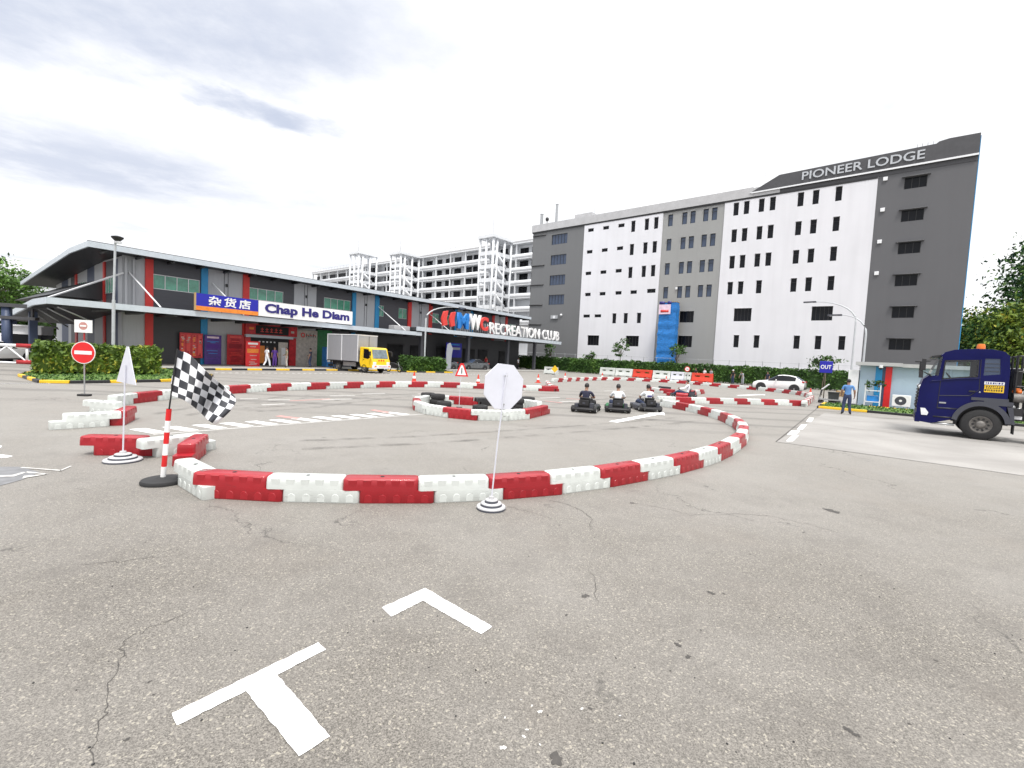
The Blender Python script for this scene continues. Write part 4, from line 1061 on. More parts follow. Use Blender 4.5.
# shop pavement with its striped kerb
t = thing('shop_kerb', 'black and yellow striped kerb along the pavement before the shop', 'kerb', Q0, RZ_L)
mb = MB()
for k in range(22): mb.box2((-9.5 + k * 1.1, -6.5, 0), (-8.42 + k * 1.1, -6.3, .14), 'yellow' if k % 2 else 'black')
mb.build('kerb', t, .015)
mb = MB(); mb.box2((-9.5, -6.3, 0), (45.5, 0.0, .12), 'kerb_grey'); o = mb.build('shop_pavement'); o.location = Q0; o.rotation_euler.z = RZ_L; struct(o)
# big trees on the right and left
def at_px(px, dist):
    g = CR * ((px - 512) / FPX) + _fw; g.z = 0; g.normalize(); return g * dist
tree('broadleaf_tree', 'tall dark green tree rising at the right edge behind the blue truck', at_px(1096, 84), 19.0, 7.0, 8.5, 'leaf_dk', 21, 200, 230, .22, trunk_r=.4, group='trees beyond the lodge')
tree('broadleaf_tree', 'bushy yellow and orange tinted tree beside the right corner of the lodge', at_px(984, 80), 10.4, 3.7, 2.0, 'leaf_yel', 22, 120, 150, .17, trunk_r=.25, group='trees beyond the lodge')
tree('broadleaf_tree', 'round dark tree with rusty leaf tips directly above the truck beacon', at_px(1012, 74), 9.8, 3.6, 1.5, 'leaf_dk', 23, 120, 150, .17, trunk_r=.25, group='trees beyond the lodge')
tree('broadleaf_tree', 'yellowing tree low at the right edge above the truck cab rear', at_px(1040, 72), 10.6, 3.8, 1.5, 'leaf_yel', 27, 120, 150, .17, trunk_r=.25, group='trees beyond the lodge')
tree('broadleaf_tree', 'low green tree against the foot of the lodge right wall', at_px(966, 88), 8.6, 3.2, 1.5, 'leaf_rain', 24, 100, 120, .18, trunk_r=.2, group='trees beyond the lodge')
tree('rain_tree', 'spreading tree with flat leaf layers at the left edge above the gate', at_px(-22, 80), 10.0, 4.9, 5.0, 'leaf_rain', 31, 75, 130, .16, layered=True, trunk_r=.35)
tree('conical_tree', 'small bluish green tree seen through under the left canopy', at_px(36, 82), 6.6, 3.0, .8, 'leaf_dk', 33, 60, 90, .22, trunk_r=.15)

# ------------------------------------------------------------------ track barriers
def unit_mesh(m_):
    """One interlocking plastic barrier: a lower half and an upper half shifted along by a tongue, with moulded arches."""
    mb = MB(); k = mb._slot(m_)
    def outline(x0, x1, w):
        r = min(.05, w * .5); pts = []
        for cx, cy, a0 in ((x1 - r, w - r, 0), (x0 + r, w - r, 90), (x0 + r, -w + r, 180), (x1 - r, -w + r, 270)):
            for j in range(5): a = R(a0 + 22.5 * j); pts.append((cx + r * math.cos(a), cy + r * math.sin(a)))
        return pts
    def loft(levels):
        rings = [[mb.bm.verts.new((x, y, z)) for x, y in outline(x0, x1, w)] for x0, x1, w, z in levels]; n = len(rings[0])
        for i in range(len(rings) - 1):
            for j in range(n):
                f = mb.bm.faces.new((rings[i][j], rings[i][(j + 1) % n], rings[i + 1][(j + 1) % n], rings[i + 1][j])); f.material_index = k; f.smooth = True
        for rg in (rings[0][::-1], rings[-1]): f = mb.bm.faces.new(rg); f.material_index = k
    loft([(-.425, .62, .140, 0), (-.428, .623, .146, .012), (-.428, .623, .140, .1705)])
    loft([(-.655, .392, .139, .1706), (-.655, .392, .135, .25), (-.652, .389, .127, .312), (-.642, .379, .115, .328), (-.625, .362, .096, .334)])
    def arch(cx, z0, z1, hw, y, flip):                       # a raised moulded tab, round at one end
        pts = []
        for j in range(9):
            a = math.pi * j / 8; zz = (z1 - hw) + hw * math.sin(a) if not flip else (z0 + hw) - hw * math.sin(a)
            pts.append((cx + hw * math.cos(a), zz))
        pts += [(cx - hw, z0), (cx + hw, z0)] if not flip else [(cx - hw, z1), (cx + hw, z1)]
        zc = (z0 + z1) / 2
        for sgn in (1, -1):
            lo = [mb.bm.verts.new((x, sgn * (y - .010), z)) for x, z in pts]; hi = [mb.bm.verts.new((cx + (x - cx) * .80, sgn * (y + .005), zc + (z - zc) * .86)) for x, z in pts]; n = len(pts)
            for j in range(n): f = mb.bm.faces.new((lo[j], lo[(j + 1) % n], hi[(j + 1) % n], hi[j])); f.material_index = k
            f = mb.bm.faces.new(hi); f.material_index = k
    for j in range(5):
        arch(-.30 + .198 * j, .006, .125, .062, .143, False)
        arch(-.52 + .198 * j, .196, .318, .066, .131, True)
    me = mb.mesh('body'); me.transform(Matrix.Diagonal((.95, 1, 1, 1))); return me
unit_me = {c: unit_mesh(m_) for c, m_ in (('red', 'plastic_red'), ('white', 'plastic_white'), ('black', 'plastic_black'))}
_c = MB(); _c.cyl((-.12, 0, .318), (-.12, 0, .337), .030, seg=12, m='black'); _c.cyl((-.12, 0, .337), (-.12, 0, .339), .02, seg=10, m='rubber'); cap_me = _c.mesh('filler_cap')
barrier_bank = {}
def place_unit(p, ang, colour, label, group):
    if colour not in barrier_bank:
        o = thing('track_barrier', label, 'barrier', p, ang, group); link_mesh('body', unit_me[colour], o); link_mesh('filler_cap', cap_me, o); barrier_bank[colour] = o; return o
    return dup(barrier_bank[colour], p, ang, label, group)
ORD = ['first', 'second', 'third', 'fourth', 'fifth', 'sixth', 'seventh', 'eighth', 'ninth', 'tenth', 'eleventh', 'twelfth', 'thirteenth', 'fourteenth', 'fifteenth', 'sixteenth', 'seventeenth', 'eighteenth', 'nineteenth', 'twentieth']
def ordinal(n):
    if n <= 20: return ORD[n - 1]
    return {2: 'twenty', 3: 'thirty', 4: 'forty'}[n // 10] + '-' + ORD[n % 10 - 1] if n % 10 else {3: 'thirtieth', 4: 'fortieth'}[n // 10]
rb = random.Random(8)
BACK = .16      # the surveyed points lie on the near faces; centre lines run half a width further
def chain(pix, first, where, group, z=.165, pitch=1.0, ground_pts=None, seq=None, smooth=True):
    P = ground_pts or [ground(*p, z) for p in pix]; P = [Vector((p.x, p.y, 0)) for p in P]; P = [p + p.normalized() * BACK for p in P]
    if smooth and len(P) > 3:
        Q = []
        for i in range(len(P) - 1):
            a, b, c, d = P[max(i - 1, 0)], P[i], P[i + 1], P[min(i + 2, len(P) - 1)]
            for k in range(8):
                t = k / 8; Q.append(.5 * ((2 * b) + (c - a) * t + (2 * a - 5 * b + 4 * c - d) * t * t + (3 * b - a - 3 * c + d) * t ** 3))
        P = Q + [P[-1]]
    S = [0]
    for i in range(len(P) - 1): S.append(S[-1] + (P[i + 1] - P[i]).length)
    n = max(1, round(S[-1] / pitch)); cnt = {}
    def at(s):
        for i in range(len(P) - 1):
            if s <= S[i + 1] or i == len(P) - 2: return P[i].lerp(P[i + 1], (s - S[i]) / max(1e-6, S[i + 1] - S[i]))
    other = {'red': 'white', 'white': 'red'}; col = first
    for k in range(n):
        a, b = at(S[-1] * k / n), at(S[-1] * (k + 1) / n); d = (b - a)
        cc = seq[k % len(seq)] if seq else col
        cnt[cc] = cnt.get(cc, 0) + 1
        place_unit((a + b) / 2, math.atan2(d.y, d.x) + rb.uniform(-.025, .025), cc, f'{ordinal(cnt[cc])} {cc} barrier {where}', group)
        col = other[col]
G1 = 'interlocking barriers of the front curve'
def single(p, q, c, lab, flip=False):
    a, b = ground(*p, .165), ground(*q, .165); a.z = b.z = 0; a += a.normalized() * BACK; b += b.normalized() * BACK; d = b - a
    place_unit((a + b) / 2, math.atan2(d.y, d.x) + (math.pi if flip else 0), c, lab, G1)
single((91, 446), (156, 447), 'red', 'red barrier ending the front curve, left of the white triangle sign pole')
_e = ground(151, 447.5, .165); _d = (ground(204, 441, .165) - _e).normalized()
place_unit(Vector((_e.x, _e.y, 0)) + Vector((_d.x, _d.y, 0)) * .44, math.atan2(_d.y, _d.x), 'white', 'white barrier directly behind the striped pole of the chequered flag', G1)
single((201, 444), (181, 459), 'red', 'red barrier turned end-on just right of the chequered flag pole')
_e = ground(176, 465, .165); _q = ground(214, 486, .165)
_d = (_q - _e).normalized(); _e = _q - _d * 1.12
place_unit(Vector(((_e.x + _q.x) / 2, (_e.y + _q.y) / 2, 0)), math.atan2(_d.y, _d.x), 'white', 'white barrier angled to the camera right beside the flag base', G1)
chain([(207, 486), (284, 490), (350, 492), (425, 492), (490, 490), (560, 484), (610, 477), (660, 468.5), (700, 459), (725, 449.5), (741, 438.5), (743, 430), (735, 422), (715, 414), (690, 408), (663, 403)], 'red', 'counted from the chequered flag around the front curve', G1)
chain([(660, 399.5), (690, 400.5), (760, 402), (804, 403.5)], 'white', 'from the fourth kart along the right inner lane', 'barriers of the right inner lane')
chain([(804, 404), (812, 398)], 'white', 'going back along the short end near the yellow kerb', 'barriers of the short right end', smooth=False)
chain([(810, 396), (800, 393.4), (772, 390), (737, 386.8), (700, 383.7), (684, 382.3), (651, 380.3), (602, 378.8), (552, 380.5)], 'white', 'along the far lane from the right corner by the hatchback', 'barriers of the far lane')
chain([(547, 383), (550, 387), (557, 389)], 'white', 'in the far hook left of the first kart driver', 'barriers of the far hook')
chain([(555, 389), (526, 388), (475, 386), (438, 384.7), (388, 384.5), (333, 385.7), (263, 388), (200, 392), (161, 395.5), (133, 398.5), (108, 402)], 'red', 'along the back straight counted from right to left', 'barriers of the back straight')
G2 = 'barriers of the zigzag left end'
def single2(p, q, c, lab):
    a, b = ground(*p, .165), ground(*q, .165); a.z = b.z = 0; d = b - a
    place_unit((a + b) / 2, math.atan2(d.y, d.x), c, lab, G2)
single2((86, 405.5), (128, 408.5), 'white', 'white barrier at the zigzag just right of the no entry sign pole')
single2((131, 412), (116, 419), 'red', 'red barrier turned end-on in the zigzag behind the triangle sign')
a_, b_ = ground(119, 418, .165), ground(55, 421.5, .165); a_.z = b_.z = 0; mdp = (a_ + b_) / 2; dd = (b_ - a_)
place_unit(mdp + dd.normalized() * .05, math.atan2(dd.y, dd.x), 'white', 'leftmost white barrier of the zigzag, nearest the left edge', G2)
# island in the middle of the track
G3 = 'barriers of the oval middle island'
chain([(416, 403), (421, 408), (440, 411.5), (458, 414), (486, 416), (515, 415.5), (532, 413), (546, 409.5)], 'red', 'along the near side of the oval middle island', G3, seq=['red', 'white', 'white', 'red', 'white', 'white', 'red'][0:7])
chain([(418, 401.5), (431, 399), (448, 400), (462, 401), (480, 402), (505, 402), (525, 403.5), (543, 406.5)], 'white', 'along the far side of the oval middle island', G3, seq=['white', 'white', 'red', 'black', 'white', 'white', 'white', 'red'])
chain([(649, 389), (658, 390.5), (674, 392)], 'red', 'in the short piece left of the fourth kart', 'barriers around the fourth kart')
chain([(690, 393), (703, 391.5)], 'red', 'in the short piece right of the fourth kart', 'barriers around the fourth kart', smooth=False)
chain([(660, 388.3), (672, 389.5)], 'red', 'behind the short piece left of the fourth kart', 'barriers around the fourth kart', seq=['black'], smooth=False)
# loose tyres lying in the island
ty = MB(); ty.lathe([(.15, .03), (.17, 0), (.26, 0), (.29, .04), (.29, .16), (.26, .20), (.17, .20), (.15, .17), (.15, .03)], seg=20, m='rubber'); tyre_me = ty.mesh('tyre')
ntyre = 0
first_t = None
for (px, py, n, lab) in ((427, 402.5, 2, 'near the left end of the oval island'), (437, 404, 2, 'behind the left white barrier of the oval island'), (444, 406.5, 1, 'inside the oval island left part'), (480, 410.5, 1, 'lying low behind the octagon sign pole'), (508, 411, 2, 'inside the island right of the octagon pole'), (516, 408.5, 2, 'inside the island below the octagon corner'), (527, 406.5, 2, 'near the right tip of the oval island'), (534, 407.5, 1, 'at the right tip of the oval island')):
    p = ground(px, py)
    for k in range(n):
        o = bpy.data.objects.new('tyre', tyre_me); COL.objects.link(o); o.location = (p.x + .03 * k, p.y, .205 * k)
        tag(o, ('lower' if k == 0 and n > 1 else 'upper' if k else 'single') + ' black tyre ' + lab, 'tyre', 'black tyres in the middle island')

# big water filled barriers along the far side
def jersey(m_):
    mb = MB(); prof = [(-.30, 0), (-.30, .18), (-.17, .42), (-.13, .95), (.13, .95), (.17, .42), (.30, .18), (.30, 0)]
    mb.prism([(-1.0, y, z) for y, z in prof], (2.0, 0, 0), m_)
    me = mb.mesh('body'); cut = []
    for x in (-.45, .45):
        c = MB(); c.box((x, 0, .62), (.46, 1, .14), m_); cut.append(c.mesh('c'))
    for x in (-.5, .5):
        c = MB(); c.box((x, 0, 0), (.4, 2, .16), m_); cut.append(c.mesh('c'))
    return boolean_cut(me, cut)
jm = {'white': jersey('plastic_white'), 'red': jersey('plastic_orange'), 'grey': jersey('signback')}
for u0, u1, c, lab in ((-34.0, -31.6, 'white', 'leftmost tall white water barrier in the row before the hedge'), (-31.5, -28.95, 'white', 'tall white water barrier directly left of the red one in mid row'), (-28.85, -26.1, 'red', 'tall red water barrier between two white ones'), (-26.0, -23.6, 'white', 'tall white water barrier just right of the mid row red one'),
                      (-23.5, -21.8, 'grey', 'pale bluish tall water barrier behind the fourth kart'), (-21.75, -20.9, 'white', 'narrow tall white water barrier behind the small round sign'), (-20.8, -18.25, 'red', 'tall red water barrier at the right end of the row')):
    o = bpy.data.objects.new('water_barrier', jm[c]); COL.objects.link(o); o.location = lodge((u0 + u1) / 2, -8.6); o.scale = ((u1 - u0) / 2, 1.1, 1.18); o.rotation_euler.z = RZ_P + rb.uniform(-.04, .04)
    tag(o, lab, 'barrier', 'tall water barriers along the hedge')
    bv = o.modifiers.new('bevel', 'BEVEL'); bv.width = .025; bv.segments = 2
p = ground(551, 374.3); o = bpy.data.objects.new('water_barrier', jm['white']); COL.objects.link(o); o.location = p; o.rotation_euler.z = RZ_P
tag(o, 'tall white water barrier standing alone with a yellow board before it', 'barrier', 'tall water barriers along the hedge')

# ------------------------------------------------------------------ cones and small signs
def cone():
    t = thing('traffic_cone', 'orange red traffic cone', 'cone', group='orange traffic cones')
    mb = MB(); mb.box((0, 0, .02), (.38, .38, .04), 'plastic_orange'); mb.lathe([(.15, .04), (.115, .25), (.085, .42), (.03, .72), (.0, .72)], seg=16, ms=['plastic_orange', 'plastic_orange', 'plastic_orange', 'plastic_orange']); mb.build('cone_body', t)
    mb = MB(); mb.lathe([(.119, .25), (.089, .42)], seg=16, m='signwhite'); mb.build('reflective_band', t); return t
c0 = cone()
for i, (px, py, lab) in enumerate(((414, 382, 'orange red cone beyond the back straight near the planter hedge'), (478, 385, 'orange red cone just left of the octagon sign'), (538, 382.8, 'small orange red cone right of the octagon sign'), (565, 380, 'orange red cone behind the far left hook'), (602, 379.2, 'orange red cone before the leftmost tall white barrier'), (666, 382.5, 'orange red cone before the tall barriers above the third kart'), (810, 397.3, 'orange red cone beside the right corner of the far lane'))):
    p = ground(px, py)
    if i == 0: c0.location = p; c0['label'] = lab
    else: dup(c0, p, rb.uniform(0, 1.5), lab)

def round_base(mb, r, m1='parapet', m2='truck_grey'):
    mb.lathe([(0, 0), (r, 0), (r, .025), (r * .96, .04), (r * .74, .046), (r * .72, .075), (r * .68, .085), (r * .46, .09), (r * .44, .12), (r * .40, .13), (r * .2, .135), (r * .16, .17), (0, .17)], seg=32,
             ms=[m2, m2, m1, m1, m2, m1, m1, m2, m1, m1, m1, m1])
def sign_board_poly(pts, th, m_, mb):
    mb.prism([(x, 0, z) for x, z in pts], (0, th, 0), m_)
# octagon sign seen from behind
p = ground(491, 508.5)
t = thing('octagon_sign', 'large blank back of an octagonal sign on a leaning pole in a ringed base', 'sign', p, 0)
mb = MB(); round_base(mb, .2); mb.build('base', t)
mb = MB(); mb.tube([(0, 0, .12), (.045, .0, .9), (.125, .0, 1.86)], .0105, 8, 'signback'); mb.build('pole', t)
mb = MB(); rr = .302; pts = [(rr / math.cos(math.pi / 8) * math.cos(math.pi / 8 + k * math.pi / 4), rr / math.cos(math.pi / 8) * math.sin(math.pi / 8 + k * math.pi / 4)) for k in range(8)]
sign_board_poly(pts, .012, 'signback', mb); mb.prism([(x * .985, .0121, z * .985) for x, z in pts], (0, .003, 0), 'signred')
o = mb.build('sign_plate', t, .002); o.location = (.098, .025, 1.665); o.rotation_euler = (R(-2), R(4), R(33))
mb = MB(); mb.box2((.085, -.004, 1.42), (.115, .03, 1.44), 'steel'); mb.box2((.10, -.004, 1.80), (.135, .03, 1.82), 'steel'); mb.build('bracket', t)
# triangle sign seen from behind
p = ground(123, 461)
t = thing('triangle_sign', 'narrow looking blank back of a triangular sign on a pole in a round base', 'sign', p, 0)
mb = MB(); round_base(mb, .27, 'parapet', 'truck_grey'); mb.build('base', t)
mb = MB(); mb.tube([(0, 0, .14), (.02, 0, .9), (.035, 0, 1.62)], .012, 8, 'signback'); mb.build('pole', t)
mb = MB(); s = .60; sign_board_poly([(-s / 2, 0), (s / 2, 0), (s * .05, s * 1.02), (-s * .05, s * 1.02)], .012, 'signback', mb); mb.prism([(x * .96, .0121, z * .96 + .01) for x, z in [(-s / 2, 0), (s / 2, 0), (s * .05, s * 1.02), (-s * .05, s * 1.02)]], (0, .003, 0), 'signred')
o = mb.build('sign_plate', t, .002); o.location = (.03, .02, 1.31); o.rotation_euler = (R(-1), R(2), R(-26))
# small triangle warning sign facing the camera in the island
p = ground(459, 408)
t = thing('triangle_sign', 'small red bordered triangular warning sign on a thin pole by the island', 'sign', p, R(8)); t.scale = (.75, .75, .88)
mb = MB(); mb.tube([(0, 0, 0), (.01, 0, 1.0), (.06, 0, 1.75)], .014, 6, 'signback'); mb.build('pole', t)
mb = MB(); mb.prism([(-.28, -.02, 1.38), (.40, -.02, 1.38), (.14, -.02, 1.95), (-.02, -.02, 1.95)], (0, .015, 0), 'signred'); mb.prism([(-.17, -.024, 1.44), (.29, -.024, 1.44), (.10, -.024, 1.86), (.02, -.024, 1.86)], (0, .004, 0), 'signwhite'); mb.box2((.035, -.028, 1.5), (.085, -.0245, 1.74), 'black'); mb.build('sign_plate', t)
mb = MB(); mb.box((0, 0, .02), (.3, .3, .04), 'rubber'); mb.build('base', t)
# no entry sign with the upper board
p = ground(84.5, 396)
t = thing('no_entry_sign', 'round red no entry sign with a white bar on a thin pole', 'sign', p, R(6))
mb = MB(); mb.box((.0, 0, .035), (.34, .22, .07), 'rubber'); mb.build('base', t, .02)
mb = MB(); mb.tube([(0, 0, .05), (0, 0, 1.9)], .02, 8, 'steel'); mb.build('pole', t)
mb = MB(); mb.cyl((0, -.03, 1.48), (0, -.045, 1.48), .375, seg=40, m='signwhite', smooth=False); mb.cyl((0, -.045, 1.48), (0, -.05, 1.48), .352, seg=40, m='signred', smooth=False); mb.box((0, -.053, 1.48), (.54, .005, .12), 'signwhite'); mb.build('sign_plate', t)
p = ground(84.5, 385)
t = thing('notice_board', 'small white board with a red no entry mark above the hedge on a post', 'sign', at_px(84.5, 31.5), R(8))
mb = MB(); mb.tube([(0, 0, 0), (0, 0, 2.3)], .035, 8, 'cloth_red'); mb.build('pole', t)
mb = MB(); mb.box((0, -.05, 2.50), (.78, .04, .62), 'signwhite'); mb.build('sign_plate', t)
mb = MB(); mb.cyl((0, -.071, 2.52), (0, -.078, 2.52), .19, seg=24, m='faded_red', smooth=False); mb.box((0, -.081, 2.52), (.28, .004, .08), 'signwhite'); mb.build('sign_symbol', t)
# OUT sign
p = ground(823, 402.5)
t = thing('out_sign', 'blue square OUT sign on a slim post beside the yellow kerb', 'sign', p, R(-40))
mb = MB(); mb.tube([(0, 0, 0), (0, 0, 2.75)], .03, 8, 'bark'); mb.build('post', t)
mb = MB(); mb.box((0, -.04, 2.4), (.74, .04, .78), 'blue_sign'); mb.build('sign_plate', t, .02)
link_mesh('lettering', text_mesh('OUT', .60, .27, .01, .02, 'signwhite'), t, (-.30, -.06, 2.27))
# round sign on the tall barrier and yellow board
p = lodge(-21.2, -9.4)
t = thing('round_sign', 'small white round sign with red border before the tall barriers', 'sign', p, RZ_P + R(10))
mb = MB(); mb.tube([(0, 0, 0), (0, 0, 1.6)], .03, 6, 'steel'); mb.build('pole', t)
mb = MB(); mb.cyl((0, -.03, 1.55), (0, -.05, 1.55), .33, seg=24, m='signred', smooth=False); mb.cyl((0, -.05, 1.55), (0, -.055, 1.55), .24, seg=24, m='signwhite', smooth=False); mb.box((0, -.057, 1.55), (.30, .003, .08), 'black'); mb.build('sign_plate', t)
p = ground(554.5, 376.5)
t = thing('yellow_board', 'yellow diamond board on a short post before the lone white barrier', 'sign', p, RZ_P + R(12))
mb = MB(); mb.tube([(0, 0, 0), (0, 0, .9)], .03, 6, 'steel'); mb.build('pole', t)
mb = MB(); mb.prism([(-.42, -.04, .85), (0, -.04, .45), (.42, -.04, .85), (0, -.04, 1.28)], (0, .03, 0), 'yellow'); mb.build('sign_plate', t)

# chequered flag on its striped pole
p = ground(163, 482.5)
ft = thing('chequered_flag', 'black and white chequered flag hanging from a red and white striped pole', 'flag', p, 0)
mb = MB(); mb.lathe([(0, 0), (.27, 0), (.275, .03), (.26, .055), (.12, .07), (.06, .085), (0, .085)], seg=28, m='rubber'); mb.build('base', ft)
def fp(px, py, dy=0.0):
    g = CR * ((px - 512) / FPX) - CU * ((py - 384) / FPX) + _fw; t_ = (p.y + dy) / g.y
    return Vector((g.x * t_, g.y * t_, CAMH + g.z * t_)) - p
q0, q1, q2 = Vector((0, 0, .07)), fp(169, 409), fp(177.5, 349)
mb = MB(); n = 6
for k in range(n):
    a, b = q0.lerp(q1, k / n), q0.lerp(q1, (k + 1) / n); mb.cyl(a, b, .034, seg=14, m='signwhite' if k % 2 == 0 else 'signred', cap=False)
mb.build('striped_post', ft)
mb = MB(); mb.tube([q1 - (q1 - q0).normalized() * .05, q1.lerp(q2, .5), q2], .011, 8, 'black'); mb.build('flag_stick', ft)
# cloth: grid through hand-placed rows (hoist to fly), with folds in depth
rows_px = [[(178, 350), (190, 355), (203, 368), (215, 379), (226, 388), (235.5, 397)],
           [(174, 366), (188, 374), (200, 381), (212, 388), (224, 396), (235.5, 402)],
           [(171, 384), (186, 390), (197, 394), (209, 400), (220, 406), (231, 410)],
           [(172, 396), (184, 400), (194, 407), (203, 415), (209, 421), (216, 424.5)]]
NU, NV = 64, 40
def cat(a, b, c, d, t): return .5 * ((2 * b) + (c - a) * t + (2 * a - 5 * b + 4 * c - d) * t * t + (3 * b - a - 3 * c + d) * t ** 3)
def ev(row, t):
    n_ = len(row) - 1; x = t * n_; i = min(int(x), n_ - 1); f = x - i; g_ = lambda j: Vector(row[max(0, min(n_, j))])
    return cat(g_(i - 1), g_(i), g_(i + 1), g_(i + 2), f)
bm = bmesh.new(); uvl = bm.loops.layers.uv.new('uv'); grid = []
for j in range(NV + 1):
    v = j / NV; r_ = []
    for i in range(NU + 1):
        u = i / NU; col = [ev(r0, u) for r0 in rows_px]; q = ev(col, v)
        dy = .20 * min(1, u * 2) * math.sin(u * 9.5 + v * 2.2 + .6) + .05 * math.sin(u * 21 - v * 5) * u + .06 * math.sin(v * 5) * u
        r_.append(bm.verts.new(fp(q.x, q.y, dy)))
    grid.append(r_)
for j in range(NV):
    for i in range(NU):
        f = bm.faces.new((grid[j][i], grid[j][i + 1], grid[j + 1][i + 1], grid[j + 1][i])); f.smooth = True
        for lp, (a, b) in zip(f.loops, ((i, j), (i + 1, j), (i + 1, j + 1), (i, j + 1))):
            uu = a / NU; lp[uvl].uv = (uu * 9 + .001, b / NV * 6 + .001)
me = bpy.data.meshes.new('cloth'); bm.to_mesh(me); bm.free(); me.materials.append(M['checker'])
o = link_mesh('cloth', me, ft); sl = o.modifiers.new('thickness', 'SOLIDIFY'); sl.thickness = .004
# ------------------------------------------------------------------ lamp posts
def lamp_post(name, label, loc, h, arm, az, both=False, r=.09):
    t = thing(name, label, 'lamp post', loc, az)
    mb = MB(); mb.cyl((0, 0, 0), (0, 0, .5), r * 1.5, r * 1.4, 12, 'pole')
    pts = [(0, 0, .4), (0, 0, h * .78)] + [(arm * (1 - math.cos(a)), 0, h * .78 + h * .22 * math.sin(a)) for a in [k * math.pi / 2 / 7 for k in range(1, 8)]]
    mb.tube(pts, r, 10, 'pole', [r * (1.2 - .75 * i / (len(pts) - 1)) for i in range(len(pts))]); mb.build('pole', t)
    mb = MB(); mb.box((arm + .35, 0, h - .01), (.95, .26, .12), 'truck_grey'); mb.box((arm + .4, 0, h - .075), (.6, .2, .02), 'lamp'); mb.build('lamp_head', t, .03)
    return t
lamp_post('street_lamp', 'tall curved lamp post in front of the white lodge wall', lodge(-3.5, -21.5), 8.1, 3.1, RZ_P + R(172), r=.065)
lamp_post('street_lamp', 'lower curved lamp post behind the pale blue hut', lodge(-2.6, -24.5), 6.6, 1.75, RZ_P + R(176), r=.065)
p = shop(13.4, -7.2)
lamp_post('street_lamp', 'grey curved lamp post rising from the hedge beside the yellow lorry', p, 7.15, 4.4, RZ_L + R(-8), r=.075)
# left post with floodlight
p = Vector((-23.5, 27.6, 0))
t = thing('floodlight_post', 'straight grey post with a black floodlight before the shop corner', 'lamp post', p, 0)
mb = MB(); mb.tube([(-.06, 0, 0), (-.02, 0, 4.2)], .085, 12, 'pole'); mb.tube([(-.02, 0, 4.15), (.08, 0, 7.6)], .06, 12, 'pole'); mb.build('pole', t)
mb = MB(); mb.lathe([(0, 7.6), (.12, 7.6), (.28, 7.76), (.30, 7.84), (.12, 7.9), (0, 7.9)], (.2, 0, 0), 16, 'black'); mb.box((.25, 0, 7.54), (.3, .2, .1), 'white_m'); mb.build('floodlight', t)

# ------------------------------------------------------------------ hut by the truck
ht = thing('guard_hut', 'pale blue hut with blue and red stripes beside the parked truck', 'hut', lodge(-2.35, -31.4), RZ_P)
mb = MB(); mb.box2((0, 0, 0), (7.2, 3.2, 2.62), 'hut_blue'); mb.build('wall', ht)
mb = MB(); mb.box2((-.25, -.35, 2.62), (2.1, 3.5, 2.84), 'parapet'); mb.box2((2.1, -.25, 2.58), (7.5, 3.5, 2.80), 'parapet'); mb.build('roof', ht)
mb = MB(); mb.box2((.80, -.03, 0), (1.14, -.002, 2.58), 'clad_blue'); mb.box2((1.14, -.032, 0), (1.30, -.002, 2.58), 'clad_navy'); mb.build('stripe', ht)
mb = MB(); mb.box2((1.30, -.05, 0), (1.62, -.002, 2.58), 'signred'); mb.build('stripe', ht)
mb = MB(); mb.cyl((4.3, -.06, 0), (4.3, -.06, 2.6), .05, seg=8, m='hut_blue'); mb.build('downpipe', ht)
mb = MB(); mb.box2((5.6, -.05, 1.0), (6.8, -.005, 2.1), 'frame_al'); mb.box2((5.68, -.06, 1.08), (6.72, -.052, 2.02), 'glass_dk'); mb.build('window', ht)
mb = MB(); mb.cyl((1.05, -.3, 2.50), (1.05, -.3, 2.66), .11, seg=12, m='white_m'); mb.ball((1.05, -.3, 2.48), .10, 'black'); mb.build('camera_dome', ht)
mb = MB(); mb.box2((-.6, -.1, .1), (-.05, 1.2, 2.3), 'white_m'); mb.build('side_cabinet', ht)
ac = thing('air_conditioner', 'white outdoor air conditioner unit standing against the hut right of its red stripe', 'air conditioner', lodge(-.60, -31.9, .1), RZ_P); ac.scale = (.84, .84, .80)
mb = MB(); mb.box2((0, -.4, .12), (1.05, 0, .98), 'white_m'); mb.box2((.1, -.36, 0), (.2, -.04, .12), 'steel'); mb.box2((.85, -.36, 0), (.95, -.04, .12), 'steel'); mb.build('casing', ac, .02)
mb = MB(); mb.cyl((.48, -.40, .55), (.48, -.412, .55), .33, seg=24, m='truck_grey')
mb.cyl((.48, -.41, .55), (.48, -.42, .55), .09, seg=16, m='white_m'); mb.build('fan_grille', ac)
rk = thing('plant_rack', 'white rack with potted plants and a blue crate beside the hut stripes', 'shelf', lodge(-1.95, -32.0, .1), RZ_P); rk.scale = (.72, 1, 1)
mb = MB()
for x in (0, 1.05):
    for y in (0, .4): mb.box((x, -y, .65), (.07, .05, 1.3), 'white_m')
for z in (.25, .95): mb.box((.52, -.2, z), (1.1, .45, .05), 'white_m')
mb.build('rack_frame', rk)
tree('potted_plant', 'leafy potted plant on top of the white rack', lodge(-1.35, -32.2, 1.05), .75, .30, .2, 'leaf_dk', 61, 9, 18, .07, trunk_r=.02, cat='plant')
tree('potted_plant', 'smaller potted plant at the left of the white rack', lodge(-1.75, -32.2, 1.05), .55, .22, .15, 'leaf_hedge', 62, 7, 14, .06, trunk_r=.02, cat='plant')
mb = MB(); mb.box2((0, -.3, 0), (.6, .05, .35), 'vend_blue'); mb.box2((.05, -.25, .3), (.55, 0, .36), 'white_m'); tag(mb.build('crate', None, .02, loc=lodge(-1.85, -32.0, .38), rz=RZ_P), 'blue crate on the lower shelf of the white plant rack', 'crate')
